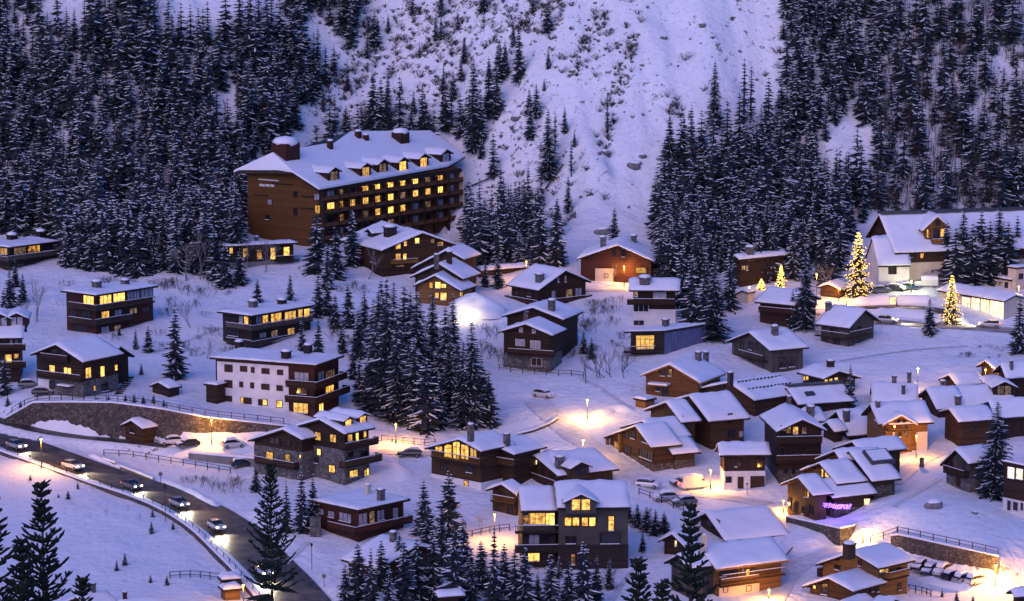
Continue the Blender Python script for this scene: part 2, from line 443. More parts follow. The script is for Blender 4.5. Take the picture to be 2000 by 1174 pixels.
def pane_mat(name, warm, cool, strength, scale=1.7):
    m, t, b = new_mat(name)
    tc = t.nodes.new('ShaderNodeTexCoord'); oi = t.nodes.new('ShaderNodeObjectInfo')
    ad = t.nodes.new('ShaderNodeVectorMath'); ad.operation = 'ADD'; link(t, tc.outputs['Object'], ad.inputs[0])
    cb = t.nodes.new('ShaderNodeMath'); cb.operation = 'MULTIPLY'; cb.inputs[1].default_value = 60; link(t, oi.outputs['Random'], cb.inputs[0]); link(t, cb.outputs[0], ad.inputs[1])
    nz = t.nodes.new('ShaderNodeTexNoise'); nz.inputs['Scale'].default_value = scale; nz.inputs['Detail'].default_value = 3; link(t, ad.outputs[0], nz.inputs['Vector'])
    cr = t.nodes.new('ShaderNodeValToRGB'); cr.color_ramp.elements[0].position = 0.30; cr.color_ramp.elements[1].position = 0.66
    cr.color_ramp.elements[0].color = (*[c * 0.35 for c in cool], 1); cr.color_ramp.elements[1].color = (*warm, 1)
    e = cr.color_ramp.elements.new(0.46); e.color = (*cool, 1)
    e = cr.color_ramp.elements.new(0.56); e.color = (*[0.6 * a_ + 0.4 * b_ for a_, b_ in zip(warm, cool)], 1)
    link(t, nz.outputs['Fac'], cr.inputs['Fac']); link(t, cr.outputs['Color'], b.inputs['Emission Color'])
    mr = t.nodes.new('ShaderNodeMapRange'); mr.inputs['To Min'].default_value = strength * 0.45; mr.inputs['To Max'].default_value = strength * 1.6
    link(t, oi.outputs['Random'], mr.inputs['Value']); link(t, mr.outputs['Result'], b.inputs['Emission Strength'])
    b.inputs['Base Color'].default_value = (0.05, 0.04, 0.03, 1); b.inputs['Roughness'].default_value = 0.1
    return m
LIT = pane_mat('lit_pane', (1.0, 0.58, 0.12), (0.55, 0.25, 0.045), 0.25)
LITH = pane_mat('bright_pane', (1.0, 0.66, 0.19), (0.85, 0.42, 0.07), 0.33)
AMB = pane_mat('amber_pane', (0.9, 0.42, 0.07), (0.16, 0.06, 0.012), 0.14)
DIM = pane_mat('dim_pane', (0.6, 0.38, 0.2), (0.2, 0.12, 0.07), 0.09)
WHT = pane_mat('white_lit_pane', (1.0, 0.86, 0.55), (0.95, 0.7, 0.3), 0.55)
SHOPL = pane_mat('shop_pane', (1.0, 0.84, 0.5), (0.8, 0.5, 0.2), 0.5, 1.6)
CUR = noise_mat('curtain_pane', (0.22, 0.23, 0.28), (0.42, 0.42, 0.46), 1.0, 0.25)
DRK = noise_mat('dark_pane', (0.012, 0.012, 0.016), (0.03, 0.03, 0.04), 1.0, 0.08, spec=0.5)
SHU = noise_mat('shutter', (0.0350, 0.0182, 0.0126), (0.0700, 0.0350, 0.0245), 2.0, 0.7)
PANES = {'lit': LIT, 'hi': LITH, 'amb': AMB, 'dim': DIM, 'cur': CUR, 'drk': DRK, 'shu': SHU, 'wht': WHT, 'shop': SHOPL}
FRAME = noise_mat('window_frame', (0.0360, 0.0192, 0.0120), (0.0720, 0.0390, 0.0240), 2.0, 0.7)
FRAMEW = noise_mat('window_frame_white', (0.5, 0.48, 0.45), (0.65, 0.62, 0.6), 2.0, 0.7)
def emit_mat(name, col, s):
    m, t, b = new_mat(name)
    b.inputs['Base Color'].default_value = (0.1, 0.1, 0.1, 1)
    b.inputs['Emission Color'].default_value = (*col, 1); b.inputs['Emission Strength'].default_value = s
    return m
BULB = emit_mat('lamp_bulb', (1.0, 0.5, 0.09), 1.0)
BULBW = emit_mat('lamp_bulb_white', (1.0, 0.72, 0.3), 1.2)
FAIRY = emit_mat('fairy_light', (1.0, 0.55, 0.1), 0.9)
PURPLE = emit_mat('purple_light', (0.22, 0.09, 1.0), 1.1)
HEADL = emit_mat('headlight_on', (1.0, 0.85, 0.5), 3)
TAILL = emit_mat('taillight_on', (1.0, 0.08, 0.03), 1.5)

# ---------------------------------------------------------------- ground sheet and roads
def grid_mesh(name, mat):
    ny, nx = GZ.shape
    V = np.stack([MX, MY, GZ], -1).reshape(-1, 3)
    idx = np.arange(ny * nx).reshape(ny, nx)
    Q = np.stack([idx[:-1, :-1], idx[:-1, 1:], idx[1:, 1:], idx[1:, :-1]], -1).reshape(-1, 4)
    me = bpy.data.meshes.new(name)
    me.vertices.add(len(V)); me.vertices.foreach_set('co', V.ravel())
    me.loops.add(Q.size); me.loops.foreach_set('vertex_index', Q.ravel().astype(np.int32))
    me.polygons.add(len(Q)); me.polygons.foreach_set('loop_start', np.arange(0, Q.size, 4, dtype=np.int32))
    me.polygons.foreach_set('use_smooth', np.ones(len(Q), bool))
    me.update(calc_edges=True); me.validate()
    me.materials.append(mat)
    o = bpy.data.objects.new(name, me); COL.objects.link(o)
    o['kind'] = 'structure'
    return o
grid_mesh('snowy_ground', GROUND)

def strip(name, c, half, mat, lift, off=0.0, label=None):
    mb = MB(); vs = []; fs = []
    n = len(c)
    for i in range(n):
        d = c[min(i + 1, n - 1)] - c[max(i - 1, 0)]; d[2] = 0; d = d / (np.linalg.norm(d) + 1e-9)
        s = np.array([d[1], -d[0], 0])
        w = half + min(0.35, half * 0.4) * float(vnoise(np.array([i * 0.35]), np.array([half * 7.0]), 5)[0])
        for k in (-1, -0.33, 0.33, 1):
            p = c[i] + s * (off + k * w); vs.append((p[0], p[1], c[i][2] + lift))
    for i in range(n - 1):
        for k in range(3):
            fs.append((i * 4 + k, i * 4 + k + 1, i * 4 + 5 + k, i * 4 + 4 + k))
    mb.add(vs, fs)
    o = mb.build(name, mat, smooth=True); o['kind'] = 'structure'
    return o
strip('valley_road', ROADS['valley'][0], 4.5, ASPH, 0.05)
strip('side_lane', ROADS['side'][0], 1.6, ASPH, 0.05)
strip('upper_road', ROADS['upper'][0], 3.2, PACK, 0.05)
for k_ in ('centre', 'bend', 'lower', 'old', 'barn', 'upper'):
    strip('snowy_lane', ROADS['lane_' + k_][0], ROADS['lane_' + k_][1], LANE, 0.04)
for k_ in range(8):
    strip('trodden_path', ROADS['path_%d' % k_][0], 0.5, LANE, 0.03)
strip('loop_road', ROADS['loop'][0], 2.0, ASPH, 0.05)

# ---------------------------------------------------------------- houses
VERB = []
UP = np.array([0, 0, 1.0])
def nrm(a): return a / np.linalg.norm(a)
def lsq(A3, w, px):
    d = ray(px)
    M = np.stack([w, -d], 1)
    s, *_ = np.linalg.lstsq(M, -A3, rcond=None)
    return float(s[0])
class Vol: pass
def ground_min(pts):
    return min(float(height(p[0], p[1])) for p in pts)

def snow_sheet(name, prof, u, ell, T, parent, seed, thin=0.12):
    """prof: list of (offset vector across, surface z offset) describing the top line; swept along u."""
    nu = max(6, int(ell / 0.8)); nv = len(prof)
    mb = MB(); vs = []; fs = []
    acc = [0.0]
    for k in range(1, nv): acc.append(acc[-1] + np.linalg.norm(prof[k] - prof[k - 1]))
    tot = acc[-1]
    for i in range(nu + 1):
        x = ell * i / nu
        for k in range(nv):
            e = min(acc[k], tot - acc[k]); g = min(x, ell - x)
            f = min(1.0, (min(e, g) / 0.55)); f = math.sqrt(max(0.0, 1 - (1 - f) ** 2))
            jit = float(vnoise(np.array([x * 0.9 + seed * 3.1]), np.array([acc[k] * 0.9 + seed]), 11)[0])
            p = prof[k] + u * x
            if g == 0: p = p + u * jit * 0.25 * (1 if i == 0 else -1)
            if k in (0, nv - 1) and nv > 2: p = p + nrm(prof[1 if k == 0 else nv - 2] - prof[k]) * abs(jit) * 0.75
            vs.append(p - UP * (T * 0.55 * (1 - f)) + UP * (jit * 0.3 * (0.3 + 0.7 * f)))
    nt_ = len(vs)
    for i in range(nu + 1):
        for k in range(nv):
            vs.append(prof[k] + u * (ell * i / nu) - UP * T)
    for i in range(nu):
        for k in range(nv - 1):
            a = i * nv + k
            fs.append((a, a + 1, a + nv + 1, a + nv)); fs.append((nt_ + a, nt_ + a + nv, nt_ + a + nv + 1, nt_ + a + 1))
    for i in range(nu):
        for k in (0, nv - 1):
            a = i * nv + k; fs.append((a, a + nv, nt_ + a + nv, nt_ + a))
    for k in range(nv - 1):
        for i in (0, nu):
            a = i * nv + k; fs.append((a, a + 1, nt_ + a + 1, nt_ + a))
    mb.add(vs, fs)
    return mb.build(name, SNOWR, parent, smooth=True)

SEED = [0]
def vol(root, z, base, A, B, L=None, R=None, slope=None, yaw=None, off=2.0, og=0.9, oh=0.8, wall=None, bmat=None, brow=None, T=0.45,
        trim=None, dD=None, purl=True, ell=None, drop=0.0, bottom=None, back=0.0):
    wall = wall or WD; trim = trim or TRIM
    SEED[0] += 1
    V = Vol(); V.z = z; V.root = root
    D0 = hit(zp(z, base))[1]
    def solve(D):
        A3 = at(zp(z, A), D)
        if yaw is not None:
            u = np.array([math.sin(R_(yaw)), math.cos(R_(yaw)), 0])
            el = lsq(A3, u, zp(z, B)) if ell is None else ell
        else:
            B3 = on_z(zp(z, B), A3[2]); u = B3 - A3; el = np.linalg.norm(u); u = u / el
            if ell is not None: el = ell
        if el < 0: print('NEG ell', root.name, A)
        el = min(max(el, 3.0), 60.0)
        v = np.array([u[1], -u[0], 0])
        def side(sgn, px):
            if slope is not None:
                return lsq(A3, v * sgn - UP * slope, zp(z, px)), slope
            d = ray(zp(z, px)); M = np.stack([v * sgn, -UP, -d], 1)
            a, b, t = np.linalg.solve(M, -A3)
            if a < 1.0 or b / a < 0.22 or b / a > 1.1:
                return lsq(A3, v * sgn - UP * 0.45, zp(z, px)), 0.45
            return a, b / a
        aR = aL = None
        if R is not None: aR, mR = side(1, R)
        if L is not None: aL, mL = side(-1, L)
        if aR is None: aR, mR = aL, mL
        if aL is None: aL, mL = aR, mR
        aR = min(max(aR, 1.5), 20); aL = min(max(aL, 1.5), 20)
        return A3, u, v, el, aR, mR, aL, mL
    if dD is not None:
        D = dD
    else:                                   # the wall corner nearest to the viewer stands on the ground at the base point
        D = D0 + off
        for _ in range(2):
            A3, u, v, el, aR, mR, aL, mL = solve(D)
            near_y = min((u * a_ + v * b_)[1] for a_ in (og, el - og) for b_ in (-(aL - oh), aR - oh))
            D = D0 - near_y + 0.2 + back
    A3, u, v, el, aR, mR, aL, mL = solve(D)
    if VERB: print('%-22s D%.0f yaw %4.0f len %4.1f L %.1f/%.2f R %.1f/%.2f' % (root.name, D, math.degrees(math.atan2(u[0], u[1])), el, aL, mL, aR, mR))
    V.A3, V.u, V.v, V.el, V.aR, V.aL, V.mR, V.mL, V.T = A3, u, v, el, aR, aL, mR, mL, T
    tw = 0.28
    # roof deck
    def deck(P, inset, lo):
        return P
    ins = 0.06
    prof = [A3 - v * aL - UP * (mL * aL), A3, A3 + v * aR - UP * (mR * aR)]
    lowp = [p - UP * (T - 0.02) for p in prof]
    mb = MB()
    poly = [lowp[0], lowp[1], lowp[2], lowp[2] - UP * tw, lowp[1] - UP * tw, lowp[0] - UP * tw]
    poly = [p + u * ins for p in poly]
    mb.prism(poly, u * (el - 2 * ins))
    roof = mb.build('roof', trim, root)
    # snow
    nL = max(4, int(aL / 0.9)); nR = max(4, int(aR / 0.9))
    pf = [prof[0] + (prof[1] - prof[0]) * k / nL for k in range(nL)] + [prof[1]] + [prof[1] + (prof[2] - prof[1]) * k / nR for k in range(1, nR + 1)]
    snow_sheet('roof_snow', pf, u, el, T, roof, SEED[0])
    # walls
    xL = -(aL - oh); xR = aR - oh; x0 = og; x1 = el - og
    if x1 - x0 < 1.5: x0, x1 = el / 2 - 0.8, el / 2 + 0.8
    if xR - xL < 1.5: xL, xR = -0.8, 0.8
    zu = A3[2] - T - tw + 0.05
    cor = [A3 + u * a + v * b for a in (x0, x1) for b in (xL, xR)]
    zb = ground_min(cor) - 0.8 if bottom is None else bottom
    V.zb = zb
    def ztop(s): return zu - (mR * s if s > 0 else -mL * s)
    zs = None
    if bmat is not None and brow is not None:
        if abs(u[0]) > 0.75 and slope is not None:
            zs = on_plane(zp(z, (A[0], brow)), A3 + v * (aR - oh), v)[2]
        else:
            zs = at(zp(z, (A[0], brow)), D + og)[2]
    mb = MB()
    lo = zs if zs is not None and zs > zb + 0.3 else zb
    def P(a, s, zz):
        q = A3 + u * a + v * s; return np.array([q[0], q[1], zz])
    mb.prism([P(x0, xL, lo), P(x0, xR, lo), P(x0, xR, max(ztop(xR), lo + 0.2)), P(x0, 0, ztop(0)), P(x0, xL, max(ztop(xL), lo + 0.2))], u * (x1 - x0))
    V.wall = mb.build('wall', wall, root)
    V.proud = 0.0
    if lo > zb + 0.01:
        mb = MB(); e = 0.06
        mb.prism([P(x0 - e, xL - e, zb), P(x0 - e, xR + e, zb), P(x0 - e, xR + e, lo), P(x0 - e, xL - e, lo)], u * (x1 - x0 + 2 * e))
        mb.build('base_wall', bmat, root); V.proud = 0.06
    if purl and el > 5:
        for s in (xL * 0.98, xL * 0.5, 0.0, xR * 0.5, xR * 0.98):
            mb = MB(); zz = ztop(s) - 0.02
            c = P(x0 - og * 0.42, s, zz - 0.08)
            mb.box(c, u, v, UP, og * 0.84, 0.2, 0.22); mb.build('purlin', trim, root)
    V.faces = {'g': (A3 + u * x0, v, -u), 'b': (A3 + u * x1, v, u), 'r': (A3 + v * xR, u, v), 'l': (A3 + v * xL, u, -v)}
    V.lim = {'g': (xL, xR), 'b': (xL, xR), 'r': (x0, x1), 'l': (x0, x1)}
    return V

def flat(root, z, base, L, F, R, off=0.5, over=0.8, wall=None, T=0.3, trim=None, rect=True, dD=None, bmat=None, brow=None, tilt=0.0):
    wall = wall or WD; trim = trim or TRIM; SEED[0] += 1
    V = Vol(); V.z = z; V.root = root
    D = hit(zp(z, base))[1] + off if dD is None else dD
    F3 = at(zp(z, F), D)
    L3 = on_z(zp(z, L), F3[2]); R3 = on_z(zp(z, R), F3[2])
    e1 = L3 - F3; e2 = R3 - F3
    l1, l2 = np.linalg.norm(e1), np.linalg.norm(e2)
    if rect:
        f1 = math.atan2(e1[1], e1[0]); f2 = math.atan2(e2[1], e2[0])
        df = f1 - f2
        while df < 0: df += 2 * math.pi
        err = df - math.pi / 2
        w1 = abs(e1[0]); w2 = abs(e2[0])
        f1 -= err * w2 / (w1 + w2); f2 += err * w1 / (w1 + w2)
        d1 = np.array([math.cos(f1), math.sin(f1), 0]); d2 = np.array([math.cos(f2), math.sin(f2), 0])
        l1 = min(max(lsq(F3, d1, zp(z, L)), 3), 45); l2 = min(max(lsq(F3, d2, zp(z, R)), 3), 45)
        if VERB: print('%-22s flat D%.0f err %.0f l1 %.1f l2 %.1f' % (root.name, D, math.degrees(err), l1, l2))
    else:
        d1, d2 = e1 / l1, e2 / l2
        if VERB: print('%-22s para D%.0f l1 %.1f l2 %.1f' % (root.name, D, l1, l2))
    n1 = nrm(np.cross(d1, UP)); n1 = n1 if np.dot(n1, d2) < 0 else -n1     # outward normal of left face
    n2 = nrm(np.cross(d2, UP)); n2 = n2 if np.dot(n2, d1) < 0 else -n2
    mb = MB(); tw = 0.35
    q = [F3, F3 + d1 * l1, F3 + d1 * l1 + d2 * l2, F3 + d2 * l2]
    mb.prism([p - UP * (T - 0.02) for p in q], -UP * tw)
    roof = mb.build('roof', trim, root)
    nn = max(5, int(l1 / 1.0))
    snow_sheet('roof_snow', [F3 + d1 * l1 * k / nn for k in range(nn + 1)], d2, l2, T, roof, SEED[0])
    o = over
    c = [F3 + d1 * o + d2 * o, F3 + d1 * (l1 - o) + d2 * o, F3 + d1 * (l1 - o) + d2 * (l2 - o), F3 + d1 * o + d2 * (l2 - o)]
    zt = F3[2] - T - tw + 0.05
    zb = ground_min(c) - 0.8
    zs = at(zp(z, (F[0], brow)), D)[2] if brow is not None else None
    lo = zs if zs is not None and zs > zb + 0.3 else zb
    mb = MB(); mb.prism([np.array([p[0], p[1], lo]) for p in c], UP * (zt - lo)); V.wall = mb.build('wall', wall, root)
    V.proud = 0.0
    if lo > zb + 0.01:
        mb = MB(); e = 0.06
        cc = [c[0] - d1 * e - d2 * e, c[1] + d1 * e - d2 * e, c[2] + d1 * e + d2 * e, c[3] - d1 * e + d2 * e]
        mb.prism([np.array([p[0], p[1], zb]) for p in cc], UP * (lo - zb)); mb.build('base_wall', bmat, root); V.proud = 0.06
    V.faces = {'l': (c[0], d1, n1), 'r': (c[0], d2, n2)}
    V.zroof = F3[2]; V.F3 = F3; V.d1, V.d2, V.l1, V.l2 = d1, d2, l1, l2; V.zb = zb
    return V

def on_face(V, face, p, lift=0.0):
    P0, h, n = V.faces[face]
    q = on_plane(zp(V.z, p), P0 + n * lift, n)
    return float(np.dot(q - P0, h)), float(q[2])
def fpt(V, face, s, zz, lift):
    P0, h, n = V.faces[face]
    q = P0 + h * s + n * lift
    return np.array([q[0], q[1], zz])
def win(V, face, x0, y0, x1, y1, kind='lit', frame=None, mull=None, parts=None, name='window'):
    P0, h, n = V.faces[face]
    ym = (y0 + y1) / 2; xm = (x0 + x1) / 2
    sa, _ = on_face(V, face, (x0, ym)); sb, _ = on_face(V, face, (x1, ym))
    _, za = on_face(V, face, (xm, y0)); _, zb = on_face(V, face, (xm, y1))
    return win_m(V, face, (sa + sb) / 2, (za + zb) / 2, abs(sb - sa), abs(za - zb), kind, frame, mull, name)
def win_m(V, face, s, zc, w, hh, kind='lit', frame=None, mull=None, name='window'):
    P0, h, n = V.faces[face]
    w = min(max(w, 0.4), 7.0); hh = min(max(hh, 0.4), 5.0)
    if hasattr(V, 'lim'):
        a, b = V.lim[face]
        w = min(w, (b - a) - 0.3); s = min(max(s, a + w / 2 + 0.1), b - w / 2 - 0.1)
    lift = V.proud
    mb = MB(); t = 0.09 if w > 0.8 else 0.07; dpt = 0.12
    c = fpt(V, face, s, zc, lift + dpt / 2)
    for sg in (-1, 1):
        mb.box(c + h * sg * (w / 2), h, n, UP, t, dpt, hh + t)
        mb.box(c + UP * sg * (hh / 2), h, n, UP, w - t - 0.004, dpt * 0.96, t)
    k = int(round(w / 0.95)) if mull is None else mull
    for i in range(1, k):
        mb.box(c + h * (-w / 2 + w * i / k), h, n, UP, 0.06, dpt * 0.8, hh - t)
    if hh > 2.2: mb.box(c + UP * hh * 0.18, h, n, UP, w - t, dpt * 0.72, 0.06)
    fr = mb.build(name, frame or FRAME, V.root, fix=False)
    mb = MB()
    p = fpt(V, face, s, zc, lift + 0.035)
    a, b = h * (w / 2), UP * (hh / 2)
    mb.prism([p - a - b, p + a - b, p + a + b, p - a + b], -n * 0.025)
    mb.build('pane', PANES[kind], fr, fix=False)
    if random.random() < 0.5 and kind != 'shu':
        mb = MB(); mb.box(fpt(V, face, s, zc - hh / 2 - 0.02, lift + 0.16), h, n, UP, w * 0.95, 0.2, 0.09)
        mb.build('sill_snow', SNOWR, fr, fix=False)
    return fr
def balcony(V, face, x0, y0, x1, y1, depth=1.2, rail=None, solid=True, hh=1.0, snow=True):
    P0, h, n = V.faces[face]
    rail = rail or WM
    sa, za = on_face(V, face, (x0, y0), depth); sb, zb = on_face(V, face, (x1, y1), depth)
    if hasattr(V, 'lim'):
        a, b = V.lim[face]
        lo, hi = min(sa, sb), max(sa, sb)
        sa, sb = max(lo, a - depth), min(hi, b + depth)
        if sb - sa < 1.0: sa, sb = a, b
    zz = (za + zb) / 2
    s = (sa + sb) / 2; w = abs(sb - sa)
    return balcony_m(V, face, s, zz, w, depth, rail, solid, hh, snow)
def balcony_m(V, face, s, zz, w, depth=1.2, rail=None, solid=True, hh=1.0, snow=True):
    P0, h, n = V.faces[face]; l0 = V.proud
    mb = MB(); mb.box(fpt(V, face, s, zz - 0.1, l0 + depth / 2), h, n, UP, w, depth, 0.2)
    b = mb.build('balcony', TRIM, V.root, fix=False)
    mb = MB()
    c = fpt(V, face, s, zz, l0 + depth - 0.05)
    if solid:
        mb.box(c + UP * (hh * 0.5), h, n, UP, w - 0.02, 0.06, hh * 0.78)
        mb.box(c + UP * hh, h, n, UP, w, 0.12, 0.08)
        for sg in (-1, 1):
            mb.box(fpt(V, face, s + sg * (w / 2 - 0.04), zz + hh * 0.55, l0 + depth / 2 - 0.05), h, n, UP, 0.06, depth - 0.1, hh * 0.9)
    else:
        k = max(2, int(w / 0.28))
        for i in range(k + 1):
            mb.box(c + h * (-w / 2 + 0.04 + (w - 0.08) * i / k) + UP * hh * 0.5, h, n, UP, 0.06, 0.05, hh)
        mb.box(c + UP * hh, h, n, UP, w, 0.1, 0.07); mb.box(c + UP * 0.15, h, n, UP, w, 0.08, 0.07)
        for sg in (-1, 1):
            mb.box(fpt(V, face, s + sg * (w / 2 - 0.04), zz + hh, l0 + depth / 2 - 0.05), h, n, UP, 0.06, depth - 0.1, 0.07)
    mb.build('railing', rail, b, fix=False)
    if snow:
        mb = MB(); mb.box(c + UP * (hh + 0.075), h, n, UP, w * 0.98, 0.13, 0.06)
        mb.build('rail_snow', SNOWR, b, fix=False)
    return b
def panel(V, face, x0, y0, x1, y1, mat, name='wall_panel', lift=0.05):
    P0, h, n = V.faces[face]
    ym = (y0 + y1) / 2; xm = (x0 + x1) / 2
    sa, _ = on_face(V, face, (x0, ym)); sb, _ = on_face(V, face, (x1, ym)); _, za = on_face(V, face, (xm, y0)); _, zb = on_face(V, face, (xm, y1))
    if hasattr(V, 'lim'):
        a, b = V.lim[face]; sa = max(sa, a + 0.02); sb = min(sb, b - 0.02)
    mb = MB(); mb.box(fpt(V, face, (sa + sb) / 2, (za + zb) / 2, V.proud + lift / 2), h, n, UP, abs(sb - sa), lift, abs(za - zb))
    return mb.build(name, mat, V.root)
def roof_pt(V, side, px):
    """where the ray of a pixel meets the snow of a roof slope"""
    if hasattr(V, 'zroof'):
        return on_z(zp(V.z, px), V.zroof), None, 0.0
    sg = 1 if side == 'r' else -1
    m = V.mR if sg > 0 else V.mL
    nn = nrm(V.v * sg * m + UP)
    return on_plane(zp(V.z, px), V.A3, nn), V.v * sg, m
def chimney(V, side, x, y, ytop, w, mat=None, cap=True):
    P, out, m = roof_pt(V, side, (x, y))
    k = P[1] / F_PX
    ww = max(0.5, w / ZM[V.z][2] * k); hh = max(0.6, (y - ytop) / ZM[V.z][2] * k)
    h = V.u if hasattr(V, 'u') else V.d2
    g = np.array([h[1], -h[0], 0])
    mb = MB(); mb.box(P + UP * (hh / 2 - 0.8), h, g, UP, ww, ww * 0.85, hh + 1.4)
    if cap:
        mb.box(P + UP * (hh - 0.02), h, g, UP, ww * 1.25, ww * 1.1, 0.12)
    c = mb.build('chimney', mat or STONE, V.root, fix=False)
    mb = MB(); mb.ball(P + UP * (hh + 0.16), ww * 0.62, 8, 4, 0.42); mb.build('chimney_snow', SNOWR, c, smooth=True)
    return c
def dormer(V, side, x, y, w, hh, kind='lit', wall=None, depth=None):
    P, out, m = roof_pt(V, side, (x, y))
    h = V.u; hw = w / 2; rise = 0.42 * hw * 1.3
    P = P - UP * 0.2
    zt = P + UP * hh; sl = rise / (hw + 0.35)
    mb = MB()
    dep = (hh + 0.4) / max(m, 0.2)
    f = P - out * 0.0
    mb.prism([f - h * hw - UP * 0.5, f + h * hw - UP * 0.5, f + h * hw + UP * (hh - sl * hw - 0.15), f + UP * (hh - 0.15), f - h * hw + UP * (hh - sl * hw - 0.15)], -out * dep)
    d = mb.build('dormer', wall or V.wall.data.materials[0], V.root)
    e = 0.45; oo = out * 0.5
    mb = MB(); ww = hw + e
    a = [f + oo - h * ww + UP * (hh - sl * ww), f + oo + UP * hh, f + oo + h * ww + UP * (hh - sl * ww)]
    mb.prism(a + [p - UP * 0.18 for p in a[::-1]], -out * (dep + 0.3)); mb.build('dormer_roof', TRIM, d)
    n = 3
    a = [p + UP * 0.3 for p in a]
    pf = [a[0] + (a[1] - a[0]) * k / n for k in range(n)] + [a[1]] + [a[1] + (a[2] - a[1]) * k / n for k in range(1, n + 1)]
    SEED[0] += 1
    snow_sheet('dormer_snow', pf, -out, dep + 0.3, 0.3, d, SEED[0])
    mb = MB(); c = f + out * 0.04 + UP * (hh * 0.36)
    pw, ph = hw * 1.2, hh * 0.62
    for i in (-1, 1):
        mb.box(c + h * i * pw * 0.27, h, out, UP, pw * 0.44, 0.05, ph)
    mb.build('window_pane', PANES[kind], d, fix=False)
    return d
def house_at(name, z, base, label, cat='chalet', group=None):
    P = hit(zp(z, base))
    return empty(name, P, label, cat, group)

# ================================================================ the buildings, left to right from the back
def wins(V, face, rects, **k):
    for r in rects:
        win(V, face, r[0], r[1], r[2], r[3], r[4] if len(r) > 4 else 'lit', **k)

